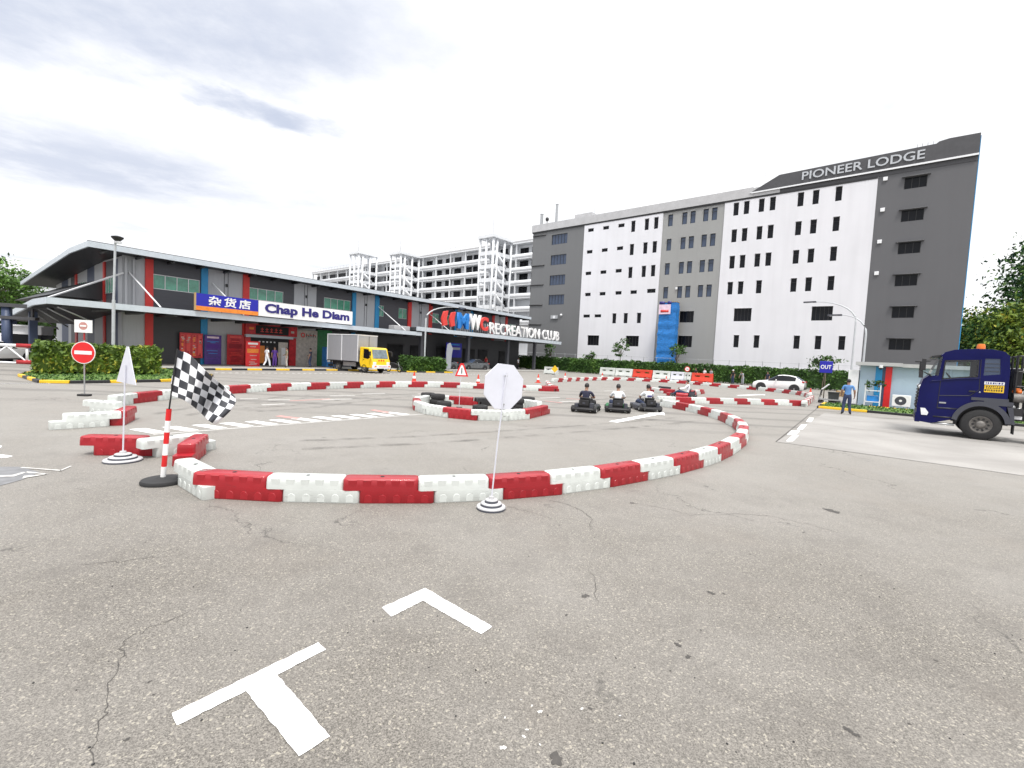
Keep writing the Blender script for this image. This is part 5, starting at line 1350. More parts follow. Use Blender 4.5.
bt = thing('rubbish_bin', 'dark green wheeled bin behind the man in the blue shirt', 'bin', ground(833, 403.5), RZ_P); bt.scale = (.6, .6, .72)
mb = MB(); mb.prism([(-.42, -.35, .1), (.42, -.35, .1), (.5, -.42, 1.0), (-.5, -.42, 1.0)], (0, .75, 0), 'bin'); mb.build('bin_body', bt, .03)
mb = MB(); mb.box((0, -.05, 1.03), (1.08, .86, .07), 'bin'); mb.build('lid', bt, .02)
mb = MB(); mb.cyl((-.42, .3, .1), (-.36, .3, .1), .1, seg=10, m='rubber'); mb.cyl((.36, .3, .1), (.42, .3, .1), .1, seg=10, m='rubber'); mb.build('wheel', bt)
# clutter along the hedge foot right of the car: stacked pipes and pallets
cl = thing('pallet_stack', 'low stack of timber pallets at the hedge foot left of the hut', 'pallets', lodge(-4.4, -19.5), RZ_P)
mb = MB()
for z in (0, .16, .32):
    for k in range(5): mb.box((k * .45, 0, z + .12), (.3, 1.2, .03), 'wood')
    for y in (-.5, 0, .5): mb.box((.9, y, z + .05), (2.1, .1, .1), 'wood')
mb.build('pallet', cl)
tr = thing('hand_trolley', 'white handled trolley beside the dark bin near the OUT sign', 'trolley', ground(821, 404) + Vector((.9, 1.6, 0)), RZ_P)
mb = MB(); mb.tube([(0, 0, .1), (.15, 0, .9), (.5, 0, 1.25)], .035, 6, 'white_m'); mb.tube([(.0, -.5, .1), (.15, -.5, .9), (.5, -.5, 1.25)], .035, 6, 'white_m'); mb.tube([(.5, 0, 1.25), (.5, -.5, 1.25)], .035, 6, 'white_m'); mb.build('handle', tr)
mb = MB(); mb.box((.6, -.25, .25), (1.2, .6, .08), 'steel'); mb.build('deck', tr)
for x in (.1, 1.1):
    mb = MB(); mb.cyl((x, -.5, .11), (x, -.55, .11), .11, seg=10, m='rubber'); mb.cyl((x, .0, .11), (x, .05, .11), .11, seg=10, m='rubber'); mb.build('wheel', tr)

# ------------------------------------------------------------------ wheels
def wheel_mesh(r, w, rimr, rim_m='alloy', spokes=5):
    """Axis along y, outer face at y=0, body toward -y. Returns (tyre, rim)."""
    a = MB(); a.lathe([(rimr, .02), (rimr + .02, 0), (r - .05, 0), (r - .01, .03), (r, .07), (r, w - .05), (r - .03, w), (rimr, w)], seg=36, m='rubber')
    ta = a.mesh('tyre'); 
    b = MB(); b.lathe([(rimr + .003, .02), (rimr * .94, .012), (rimr * .86, .05), (rimr * .50, .075), (rimr * .38, .02), (rimr * .2, .0), (0, 0)], seg=30, m=rim_m)
    for k in range(spokes):
        an = 2 * math.pi * k / spokes; b.cyl((rimr * .66 * math.cos(an), rimr * .66 * math.sin(an), .03), (rimr * .66 * math.cos(an), rimr * .66 * math.sin(an), .07), rimr * .12, seg=8, m='rubber')
    tb = b.mesh('rim')
    rot = Matrix.Rotation(R(90), 4, 'X')
    for m_ in (ta, tb): m_.transform(rot)
    return ta, tb
def put_wheel(parent, me, loc, side=1, name='wheel'):
    o = link_mesh(name, me[0], parent, loc, 0 if side > 0 else math.pi); link_mesh('rim', me[1], o); return o

# ------------------------------------------------------------------ blue prime mover
W = Vector((16.156, 16.047, 0)); RT = RZ_P + math.pi            # heads to the left in the photograph
tk = thing('truck', 'dark blue tractor truck with an orange roof beacon entering from the right', 'truck', W, RT)
tk.scale = (1, -1, 1)   # parts are laid out from the kerb side inward
def P3(pts, y): return [(x, y, z) for x, z in pts]
HW = 2.48
arch = [(.02 + .66 * math.cos(a), .52 + .70 * math.sin(a)) for a in [R(205) - R(195) * k / 14 for k in range(15)]]
prof = [(1.30, .42), (1.62, .46), (1.70, .62), (1.705, 1.05), (1.67, 1.70), (1.60, 2.0), (1.47, 2.12), (1.18, 2.85), (1.08, 2.99), (.85, 3.08), (.3, 3.13), (-.10, 3.12), (-.40, 3.04), (-.52, 2.90), (-.56, 2.4), (-.57, 1.5), (-.57, .9)] + [(x, max(z, .42)) for x, z in arch if z > .43] 
cab = MB(); cab.prism(P3(prof, 0.0), (0, HW, 0), 'truck_blue'); cab_me = cab.mesh('cab')
inner = MB(); inner.prism(P3([(1.5, 1.3), (1.5, 1.95), (1.40, 2.12), (1.12, 2.8), (.9, 2.93), (-.3, 2.93), (-.44, 2.8), (-.48, 1.3)], .07), (0, HW - .14, 0), 'truck_grey')
sw_ = MB(); sw_.prism(P3([(1.08, 2.04), (1.05, 2.68), (.22, 2.73), (.21, 2.18)], -.3), (0, HW + .6, 0), 'truck_blue')
rw_ = MB(); rw_.prism(P3([(.06, 2.22), (.06, 2.80), (-.30, 2.80), (-.34, 2.28)], -.3), (0, .345, 0), 'truck_blue')
ws_ = MB(); ws_.prism(P3([(1.9, 2.14), (1.9, 2.83), (1.13, 2.83), (1.20, 2.14)], -.3), (0, HW + .6, 0), 'truck_blue')
cab_me = boolean_cut(cab_me, [inner.mesh('c'), sw_.mesh('c'), rw_.mesh('c'), ws_.mesh('c')])
cab_o = link_mesh('cab', cab_me, tk); bv = cab_o.modifiers.new('bevel', 'BEVEL'); bv.width = .035; bv.segments = 3; bv.limit_method = 'ANGLE'; bv.angle_limit = R(42)
mb = MB(); mb.face(P3([(1.08, 2.04), (1.05, 2.68), (.22, 2.73), (.21, 2.18)], .03), 'glass'); mb.build('side_window', tk)
mb = MB(); mb.face(P3([(1.08, 2.04), (1.05, 2.68), (.22, 2.73), (.21, 2.18)], HW - .03), 'glass'); mb.build('side_window', tk)
mb = MB(); mb.face([(1.445, .02, 2.13), (1.445, HW - .02, 2.13), (1.18, HW - .02, 2.83), (1.18, .02, 2.83)], 'glass'); mb.face([(1.445, .02, 2.13), (1.18, .02, 2.83), (1.135, .02, 2.83), (1.20, .02, 2.13)], 'glass'); mb.face([(1.445, HW - .02, 2.13), (1.18, HW - .02, 2.83), (1.135, HW - .02, 2.83), (1.20, HW - .02, 2.13)], 'glass'); mb.build('windshield', tk)
def frame_strip(pts, y, w, m_, name, parent=tk):
    mb = MB(); n = len(pts)
    for i in range(n):
        a, b = Vector((pts[i][0], 0, pts[i][1])), Vector((pts[(i + 1) % n][0], 0, pts[(i + 1) % n][1])); d = (b - a).normalized(); q = Vector((d.z, 0, -d.x)) * w
        mb.prism([(a.x, y, a.z), (b.x, y, b.z), (b.x + q.x, y, b.z + q.z), (a.x + q.x, y, a.z + q.z)], (0, .012, 0), m_)
    return mb.build(name, parent)
frame_strip([(1.10, 2.02), (1.07, 2.70), (.20, 2.75), (.19, 2.165)], -.012, -.035, 'black', 'window_frame')
mb = MB(); mb.face(P3([(.06, 2.22), (.06, 2.80), (-.30, 2.80), (-.34, 2.28)], .02), 'glass_bl')
for k in range(3): mb.box((-.13, .012, 2.38 + .13 * k), (.36, .012, .015), 'truck_grey')
mb.build('rear_side_window', tk)
# door lines, handle, creases
mb = MB()
for a, b in (((1.13, 1.98), (1.15, .98)), ((.16, 2.76), (.13, 1.72)), ((.13, 1.72), (.35, 1.50)), ((.35, 1.50), (1.13, 1.44)), ((1.15, .98), (.62, 1.02)), ((.19, 2.13), (1.36, 1.95))):
    mb.tube([(a[0], -.004, a[1]), (b[0], -.004, b[1])], .009, 5, 'black')
mb.tube([(.13, -.012, 2.12), (.6, -.014, 2.08), (1.40, -.012, 1.93)], .018, 6, 'truck_blue'); mb.build('door_line', tk)
mb = MB(); mb.box((.30, -.02, 1.66), (.16, .03, .05), 'black'); mb.ball((.11, -.006, 1.64), .03, 'steel', 1); mb.build('handle', tk)
mb = MB(); mb.box((1.02, -.008, 1.19), (.18, .012, .05), 'steel'); mb.build('badge', tk)
# steps and lower skirt
mb = MB(); mb.box2((.66, .02, .40), (1.28, .4, .46), 'steel'); mb.box2((.68, -.01, .66), (1.24, .1, .70), 'black'); mb.box2((.66, -.008, .985), (1.16, .02, 1.02), 'truck_grey'); mb.box2((.6, .05, .46), (.68, .4, .75), 'black'); mb.build('step', tk)
# wheel arch moulding
mb = MB(); k_ = mb._slot('truck_grey')
ao = [(.02 + .60 * math.cos(a), .53 + .64 * math.sin(a)) for a in [R(8) + R(164) * k / 20 for k in range(21)]]; ai = [(.02 + .74 * math.cos(a), .53 + .80 * math.sin(a)) for a in [R(8) + R(164) * k / 20 for k in range(21)]]
for i in range(20): mb.prism(P3([ao[i], ao[i + 1], ai[i + 1], ai[i]], -.035), (0, .40, 0), 'truck_grey')
mb.box2((-.72, -.03, 1.22), (-.02, .4, 1.36), 'truck_grey'); mb.box2((-.6, -.03, 1.36), (.3, .3, 1.46), 'truck_grey'); mb.prism(P3([(-.58, 1.2), (-.72, 1.2), (-.80, .62), (-.72, .62)], -.02), (0, .4, 0), 'truck_grey'); mb.build('fender', tk)
mb = MB(); mb.box2((-.80, .02, .30), (-.77, .42, .66), 'rubber'); mb.build('mudflap', tk)
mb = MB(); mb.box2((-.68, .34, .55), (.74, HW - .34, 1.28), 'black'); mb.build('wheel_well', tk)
# front: grille, bumper, lamps, visor, mirrors, beacon
mb = MB()
for k in range(7): mb.box((1.715 - .006 * k, HW / 2, .98 + .12 * k), (.07, HW - .5, .075), 'black')
mb.box((1.66, HW / 2, 1.3), (.06, HW - .4, .95), 'black'); mb.build('grille', tk, .01)
mb = MB(); mb.box((1.66, HW / 2, .60), (.14, HW - .02, .34), 'truck_blue'); mb.box((1.735, HW / 2, .62), (.02, 1.4, .2), 'black'); mb.build('bumper', tk, .05)
for y in (.0, HW):
    mb = MB(); s_ = 1 if y else -1; mb.prism([(1.56, y + s_ * .02, .70), (1.40, y + s_ * .02, .70), (1.37, y + s_ * .02, .80), (1.47, y + s_ * .02, .95), (1.60, y + s_ * .02, .95)], (0, -s_ * .08, 0), 'lamp'); mb.build('headlight', tk)
    mb = MB(); mb.ball((1.66, y - s_ * .12, 1.72), .10, 'lamp', 2, (.6, .9, .7)); mb.build('marker_lamp', tk)
mb = MB(); mb.prism(P3([(1.16, 2.90), (1.44, 2.84), (1.42, 2.80), (1.20, 2.82)], .1), (0, HW - .2, 0), 'black'); mb.build('sun_visor', tk)
mb = MB(); mb.tube([(1.30, .02, 2.72), (1.62, -.16, 2.68)], .022, 6, 'black'); mb.tube([(1.36, .02, 2.1), (1.60, -.16, 2.25)], .022, 6, 'black'); mb.box((1.63, -.18, 2.52), (.12, .2, .42), 'black'); mb.box((1.68, -.16, 2.16), (.12, .2, .24), 'black'); mb.box((1.72, .1, 2.62), (.3, .05, .05), 'black'); mb.build('mirror', tk, .02)
mb = MB(); mb.tube([(1.36, HW, 2.72), (1.6, HW + .16, 2.68)], .022, 6, 'black'); mb.box((1.63, HW + .18, 2.45), (.12, .2, .5), 'black'); mb.build('mirror', tk, .02)
mb = MB(); mb.lathe([(0, 3.10), (.13, 3.10), (.13, 3.15), (.115, 3.15), (.115, 3.25), (.09, 3.33), (0, 3.34)], (.13, .75, 0), 20, ms=['black', 'black', 'black', 'beacon', 'beacon', 'beacon']); mb.build('beacon', tk)
mb = MB(); mb.tube([(1.45, .35, 2.16), (1.25, .9, 2.22)], .012, 5, 'black'); mb.tube([(1.45, 1.3, 2.16), (1.28, 1.9, 2.2)], .012, 5, 'black'); mb.build('wiper', tk)
# interior
for y in (.62, HW - .62):
    mb = MB(); mb.box((.15, y, 1.85), (.55, .52, .18), 'seat_red'); mb.box((-.08, y, 2.2), (.18, .50, .75), 'seat_red', ry=R(-8)); mb.box((-.12, y, 2.62), (.12, .28, .16), 'seat_red'); mb.build('seat', tk, .04)
mb = MB(); mb.box2((1.0, .12, 1.35), (1.42, HW - .12, 2.02), 'truck_grey'); mb.build('dashboard', tk, .05)
mb = MB(); c_ = Vector((.78, HW - .62, 2.1)); ax = Vector((-.8, 0, .6)); e1 = Vector((0, 1, 0)); e2 = ax.cross(e1)
mb.tube([c_ + (e1 * math.cos(a) + e2 * math.sin(a)) * .22 for a in [k * math.pi / 10 for k in range(21)]], .018, 6, 'black'); mb.build('steering_wheel', tk)
# lettering plates on the cab side
mb = MB(); mb.box2((-.46, -.012, 1.92), (.02, -.004, 2.02), 'signwhite'); mb.box2((-.46, -.012, 1.66), (.01, -.004, 1.90), 'yellow'); mb.build('plate', tk)
mb = MB(); rn = random.Random(2)
for row, (z0, z1) in enumerate(((1.945, 2.0), (1.845, 1.88), (1.785, 1.825), (1.70, 1.76))):
    x = -.43
    while x < -.02:
        w_ = rn.uniform(.02, .06); mb.box2((x, -.0165, z0), (x + w_ * .75, -.0125, z1), 'navy_ink' if row == 0 else 'black'); x += w_ + .012
mb.build('plate_print', tk)
# chassis and rear
mb = MB()
for y in (.75, HW - .95): mb.box2((-6.2, y, .72), (1.3, y + .2, .98), 'black')
for x in (-1.2, -2.6, -4.0, -5.6): mb.box2((x, .9, .76), (x + .12, HW - .9, .94), 'black')
mb.build('chassis', tk)
mb = MB()
for x in (-.74, -.98):
    for y in (.25, 1.2, 2.2): mb.tube([(x, y, 1.0), (x, y, 2.95)], .035, 6, 'black')
for z in (1.9, 2.4, 2.92): mb.tube([(-.76, .2, z), (-.76, 2.3, z)], .03, 6, 'black'); mb.tube([(-.74, .24, z), (-1.5, .24, z + .04)], .028, 6, 'black')
mb.box2((-.9, .5, 1.0), (-.72, 2.0, 2.5), 'black'); mb.build('pipe_rack', tk)
mb = MB(); mb.cyl((-.72, .22, 1.52), (-.98, .22, 1.52), .15, seg=16, m='rim'); mb.cyl((-1.0, .2, 1.35), (-1.3, .2, 1.35), .17, seg=16, m='steel'); mb.ball((-.72, .16, 1.20), .08, 'steel', 2); mb.ball((-.88, .16, 1.14), .07, 'steel', 2); mb.box((-.85, .2, .86), (.22, .2, .1), 'white_m'); mb.box((-.80, .1, 1.05), (.3, .15, .25), 'black'); mb.build('air_tank', tk)
mb = MB()
for k in range(5): mb.ball((-.86 + .05 * (k % 3), .3 + .04 * k, 1.72 + .05 * (k % 2)), .08, 'beacon', 1)
mb.build('air_hose', tk)
mb = MB(); mb.box2((-2.5, .05, .45), (-1.15, .65, 1.05), 'steel'); mb.build('fuel_tank', tk, .06)
wm = wheel_mesh(.53, .32, .29, 'rim', 10)
put_wheel(tk, wm, (0, .0, .53), -1); put_wheel(tk, wm, (0, HW, .53), 1)
for x in (-3.4, -4.7):
    put_wheel(tk, wm, (x, .0, .53), -1); put_wheel(tk, wm, (x, .36, .53), -1); put_wheel(tk, wm, (x, HW, .53), 1)
mb = MB(); mb.box2((-5.4, .4, .98), (-2.8, HW - .4, 1.10), 'black'); mb.cyl((-4.1, HW / 2, 1.1), (-4.1, HW / 2, 1.22), .5, seg=20, m='rim'); mb.build('coupling_plate', tk)

# ------------------------------------------------------------------ cars
def car(name, label, paint, loc, rz, st, gl, wheels, wr, group=None):
    """st: stations front to back (x, z_sill, z_belt, z_top, half width at belt, half width at top)."""
    t = thing(name, label, 'car', loc, rz, group)
    body, parts = MB(), {}
    rings = []
    for x, zs, zb, zt, wb, wt in st:
        rings.append([(x, wb * .90, zs), (x, wb * .985, zs + .12), (x, wb, zs + (zb - zs) * .6), (x, wb * .96, zb), (x, wt, zt - .05), (x, wt * .86, zt), (x, 0, zt + .015)])
    def quad(mb, a, b, c, d, m_): mb.face([a, b, c, d], m_, True)
    for i in range(len(rings) - 1):
        for s in (1, -1):
            r0, r1 = [[(x, y * s, z) for x, y, z in r] for r in (rings[i], rings[i + 1])]
            for j in range(6):
                kind = gl.get(i, '')
                if j == 3 and 's' in kind: 
                    pm = parts.setdefault('side_window', MB()); quad(pm, r0[j], r1[j], r1[j + 1], r0[j + 1], 'glass_dk'); continue
                if j in (4, 5) and ('w' in kind or 'r' in kind):
                    pm = parts.setdefault('windshield' if 'w' in kind else 'rear_window', MB()); quad(pm, r0[j], r1[j], r1[j + 1], r0[j + 1], 'glass_bl'); continue
                quad(body, r0[j], r1[j], r1[j + 1], r0[j + 1], paint)
    for r in (rings[0], rings[-1]): body.face([(x, y, z) for x, y, z in r] + [(x, -y, z) for x, y, z in r[:-1][::-1]], paint)
    body.face([(st[0][0], .8, st[0][1]), (st[-1][0], .8, st[-1][1]), (st[-1][0], -.8, st[-1][1]), (st[0][0], -.8, st[0][1])], 'black')
    bmesh.ops.remove_doubles(body.bm, verts=body.bm.verts[:], dist=.002)
    body.build('body', t)
    for k, v in parts.items():
        bmesh.ops.remove_doubles(v.bm, verts=v.bm.verts[:], dist=.002); v.build(k, t)
    wmx = max(s[4] for s in st)
    me = wheel_mesh(wr, .2, wr * .66, 'alloy', 5)
    for x in wheels:
        for s in (1, -1):
            y = s * (wmx + .008)
            mb = MB(); mb.cyl((x, s * (wmx * .6), wr + .01), (x, s * (wmx + .004), wr + .01), wr + .075, seg=28, m='black', smooth=False); mb.build('wheel_arch', t)
            put_wheel(t, me, (x, y, wr), s)
    for s in (1, -1):
        mb = MB(); x0 = st[0][0]; mb.ball((x0 - .25, s * wmx * .74, st[1][2] - .10), .16, 'lamp', 2, (1.4, .8, .5)); mb.build('headlight', t)
        mb = MB(); x1 = st[-1][0]; mb.ball((x1 + .12, s * wmx * .82, st[-2][2] - .06), .15, 'tail', 2, (1.0, .7, .6)); mb.build('tail_light', t)
        mb = MB(); wi = [k for k, v in gl.items() if 'w' in v][-1]; mx_ = st[wi + 1][0] + .05; mb.ball((mx_, s * (wmx + .08), st[wi][2] + .10), .10, paint, 2, (.6, 1.1, .8)); mb.build('mirror', t)
    mb = MB(); mb.box((st[0][0] - .05, 0, st[0][1] + .12), (.2, wmx * 1.5, .16), 'black'); mb.box((st[-1][0] + .02, 0, st[-1][1] + .12), (.14, wmx * 1.6, .2), 'black')
    mb.box((0, wmx * .93, st[2][1] + .02), (2.0, .06, .1), 'black'); mb.box((0, -wmx * .93, st[2][1] + .02), (2.0, .06, .1), 'black'); mb.build('bumper_trim', t)
    return t
suv = [(2.16, .32, .62, .66, .62, .40), (2.08, .26, .72, .80, .78, .60), (1.75, .24, .84, .93, .86, .72), (.95, .24, .96, 1.04, .89, .74), (.80, .24, .98, 1.10, .89, .72), (.05, .24, 1.02, 1.55, .89, .60), (-.35, .24, 1.03, 1.60, .89, .60), (-.95, .24, 1.05, 1.57, .89, .58), (-1.45, .25, 1.08, 1.46, .88, .56), (-1.98, .28, 1.08, 1.14, .84, .66), (-2.12, .34, .92, .97, .74, .60)]
sp_ = ground(794, 393.2)
car('parked_car', 'white hatchback SUV parked side-on before the long hedge', 'car_white', sp_ + PX * -1.42 + PY * .95, RZ_P + math.pi, suv, {4: 'sw', 5: 's', 6: 's', 7: 's', 8: 'r'}, (1.35, -1.38), .36)
sedan = [(2.25, .30, .58, .62, .60, .40), (2.15, .24, .66, .74, .78, .60), (1.7, .22, .78, .86, .86, .70), (.95, .22, .90, .96, .88, .72), (.75, .22, .92, 1.0, .88, .70), (.05, .22, .95, 1.40, .88, .58), (-.40, .22, .96, 1.45, .88, .58), (-.95, .22, .97, 1.40, .88, .57), (-1.55, .23, .99, 1.08, .87, .64), (-2.15, .26, .98, 1.03, .82, .62), (-2.28, .32, .82, .86, .74, .58)]
car('parked_car', 'grey saloon car parked under the club canopy', 'car_grey', shop(25.2, -3.6), RZ_L + R(172), sedan, {4: 'sw', 5: 's', 6: 's', 7: 'sr'}, (1.4, -1.4), .32)
car('parked_car', 'dark car half hidden behind the planter hedge under the club canopy', 'car_grey', shop(20.0, -3.0), RZ_L + R(180), sedan, {4: 'sw', 5: 's', 6: 's', 7: 'sr'}, (1.4, -1.4), .32)
car('parked_car', 'white car at the left edge beyond the gate barrier', 'car_white', at_px(-6, 46), R(95), sedan, {4: 'sw', 5: 's', 6: 's', 7: 'sr'}, (1.4, -1.4), .32)

# ------------------------------------------------------------------ yellow box lorry (heads out of the shop front)
lp = shop(5.45, -10.3); RL = RZ_L - R(90) + R(4)
ly = thing('box_lorry', 'yellow cab lorry with a bare aluminium box backed up to the shop', 'lorry', lp, RL)
mb = MB(); cpf = [(.0, .45), (.02, 1.05), (-.10, 1.25), (-.38, 2.12), (-.55, 2.22), (-1.62, 2.25), (-1.68, .9), (-1.5, .5)]
mb.prism(P3(cpf, -1.0), (0, 2.0, 0), 'lorry_yellow'); mb.build('cab', ly, .05)
mb = MB(); mb.face([(-.115, -.86, 1.30), (-.115, .86, 1.30), (-.360, .80, 2.07), (-.360, -.80, 2.07)], 'wind_lt'); o = mb.build('windshield', ly); o.location.x = .03
for s in (1, -1):
    mb = MB(); y = s * 1.006; mb.prism([(-.32, y, 1.34), (-.52, y, 2.06), (-1.12, y, 2.08), (-1.14, y, 1.30), (-.6, y, 1.22)], (0, s * .006, 0), 'glass_dk'); mb.build('side_window', ly)
    mb = MB(); mb.box((.02, s * .76, .86), (.06, .34, .26), 'lamp'); mb.build('headlight', ly, .03)
    mb = MB(); mb.tube([(-.3, s * .98, 1.95), (-.05, s * 1.22, 1.9)], .02, 5, 'black'); mb.box((-.05, s * 1.24, 1.7), (.08, .16, .36), 'black'); mb.build('mirror', ly)
    mb = MB(); mb.tube([(-.30, s * 1.004, 1.2), (-.34, s * 1.004, .72)], .008, 4, 'black'); mb.tube([(-1.2, s * 1.004, 2.1), (-1.22, s * 1.004, .98)], .008, 4, 'black'); mb.box((-1.1, s * 1.01, 1.15), (.12, .02, .05), 'black'); mb.build('door_line', ly)
mb = MB(); mb.box((.045, 0, .58), (.12, 2.0, .30), 'signwhite'); mb.box((.108, .15, .60), (.01, .95, .14), 'net_pink'); mb.box((.108, -.72, .6), (.01, .2, .12), 'beacon'); mb.box((.108, .82, .6), (.01, .2, .12), 'beacon'); mb.build('bumper', ly, .03)
mb = MB()
for k in range(3): mb.box((.022, -.28 + .26 * k, 1.12), (.02, .13, .12), 'signred')
mb.build('badge', ly)
mb = MB(); mb.box2((-6.0, -1.08, .92), (-1.80, 1.08, 3.28), 'alu_box'); mb.build('cargo_box', ly, .02)
mb = MB(); 
for x in (-6.0, -4.0, -1.84): mb.box2((x - .03, -1.10, .90), (x + .05, -1.081, 3.30), 'white_m')
mb.box2((-6.02, -1.11, 3.24), (-1.78, 1.11, 3.31), 'white_m'); mb.box2((-6.02, -1.10, .88), (-1.78, -1.081, .96), 'black'); mb.box2((-1.799, .1, 1.0), (-1.78, .14, 3.2), 'truck_grey'); mb.build('box_trim', ly)
mb = MB(); mb.box2((-6.0, -.5, .5), (-.4, .5, .9), 'black'); mb.box2((-3.9, -.95, .5), (-2.2, -.9, .85), 'steel'); mb.box2((-1.75, -.95, .6), (-1.66, .95, 1.9), 'black'); mb.build('chassis', ly)
lw = wheel_mesh(.39, .22, .22, 'rim', 6)
for x in (-1.05, -4.6):
    put_wheel(ly, lw, (x, -1.0, .39), -1); put_wheel(ly, lw, (x, 1.0, .39), 1)

# ------------------------------------------------------------------ karts
def kart(accent):
    t = thing('go_kart', 'kart', 'go kart', group='go karts on the track')
    mb = MB(); mb.box((0, .05, .075), (.66, 1.5, .03), 'black')
    for s in (1, -1): mb.tube([(s * .33, -.75, .09), (s * .36, -.2, .09), (s * .34, .5, .09), (s * .2, .95, .09)], .022, 6, 'steel')
    mb.build('floor_pan', t)
    mb = MB(); mb.tube([(-.48, -.80, .16), (-.45, -.88, .16), (.45, -.88, .16), (.48, -.80, .16)], .045, 8, 'plastic_black'); mb.box((0, -.87, .17), (.86, .05, .12), 'plastic_black'); mb.build('rear_bumper', t, .02)
    for s in (1, -1):
        mb = MB(); mb.prism([(s * .36, -.36, .07), (s * .54, -.36, .07), (s * .54, -.36, .24), (s * .38, -.36, .34)], (0, .80, 0), accent); mb.build('side_pod', t, .03)
    mb = MB(); mb.prism([(-.48, .86, .07), (.48, .86, .07), (.40, 1.10, .07), (-.40, 1.10, .07)], (0, 0, .20), accent); mb.prism([(-.18, .55, .3), (.18, .55, .3), (.14, .75, .26), (-.14, .75, .26)], (0, .02, .22), accent); mb.build('nose_cone', t, .03)
    mb = MB(); mb.prism([(-.24, -.42, .12), (.24, -.42, .12), (.26, -.52, .62), (-.26, -.52, .62)], (0, .06, .0), 'plastic_black'); mb.box((0, -.16, .13), (.46, .5, .07), 'plastic_black'); mb.box((-.24, -.25, .24), (.05, .45, .24), 'plastic_black'); mb.box((.24, -.25, .24), (.05, .45, .24), 'plastic_black'); mb.build('seat', t, .03)
    mb = MB(); mb.box((.36, -.58, .28), (.16, .34, .26), 'truck_grey'); mb.box((-.36, -.58, .26), (.16, .34, .22), 'truck_grey'); mb.box((0, -.72, .42), (.46, .05, .22), 'black'); mb.box((0, -.752, .40), (.12, .012, .07), 'truck_grey'); mb.build('engine', t, .02)
    mb = MB(); mb.tube([(0, .5, .12), (0, .28, .52)], .018, 6, 'steel'); c_ = Vector((0, .27, .54)); e1 = Vector((1, 0, 0)); e2 = Vector((0, .45, .89)); mb.tube([c_ + (e1 * math.cos(a) + e2 * math.sin(a)) * .15 for a in [k * math.pi / 8 for k in range(17)]], .016, 6, 'black'); mb.build('steering_wheel', t)
    for x, y, r_, w_ in ((-.52, -.62, .14, .18), (.52, -.62, .14, .18), (-.50, .62, .125, .12), (.50, .62, .125, .12)):
        key = ('k', r_)
        me = _kw.setdefault(key, None)
        if me is None:
            a = wheel_mesh(r_, w_, r_ * .5, 'alloy', 3); 
            for m_ in a: m_.transform(Matrix.Rotation(R(90), 4, 'Z'))
            _kw[key] = me = a
        o = link_mesh('wheel', me[0], t, (x + (w_ / 2 if x > 0 else -w_ / 2), y, r_), 0 if x < 0 else math.pi); link_mesh('rim', me[1], o)
    return t
_kw = {}
# ------------------------------------------------------------------ people
STAND = dict(pel=(0, 0, .95), sp=(0, .0, 1.12), ch=(0, .0, 1.33), nk=(0, -.01, 1.50), hd=(0, .015, 1.62), top=(0, .01, 1.73),
             sh=(.18, -.01, 1.43), el=(.245, -.03, 1.16), wr=(.265, .05, .91), ha=(.265, .075, .82), hip=(.09, 0, .90), kn=(.10, .02, .50), an=(.105, -.03, .09), to=(.12, .13, .035))
def pose(base=STAND, **kw):
    """Left and right copies of the limb joints; a key ending in L or R overrides one side."""
    J = {}
    for k, v in base.items():
        if k in ('pel', 'sp', 'ch', 'nk', 'hd', 'top'): J[k] = Vector(v)
        else: J[k + 'R'] = Vector(v); J[k + 'L'] = Vector((-v[0], v[1], v[2]))
    for k, v in kw.items():
        if k in J: J[k] = Vector(v)
        else: J[k + 'R'] = Vector(v); J[k + 'L'] = Vector((-v[0], v[1], v[2]))
    return J
RAD = dict(pel=(.145, .11), sp=(.135, .10), ch=(.16, .11), nk=(.058, .058), hd=(.078, .092), top=(.05, .06), sh=(.068, .068), el=(.052, .052), wr=(.031, .028), ha=(.042, .02), hip=(.105, .105), kn=(.078, .08), an=(.058, .062), to=(.045, .032))
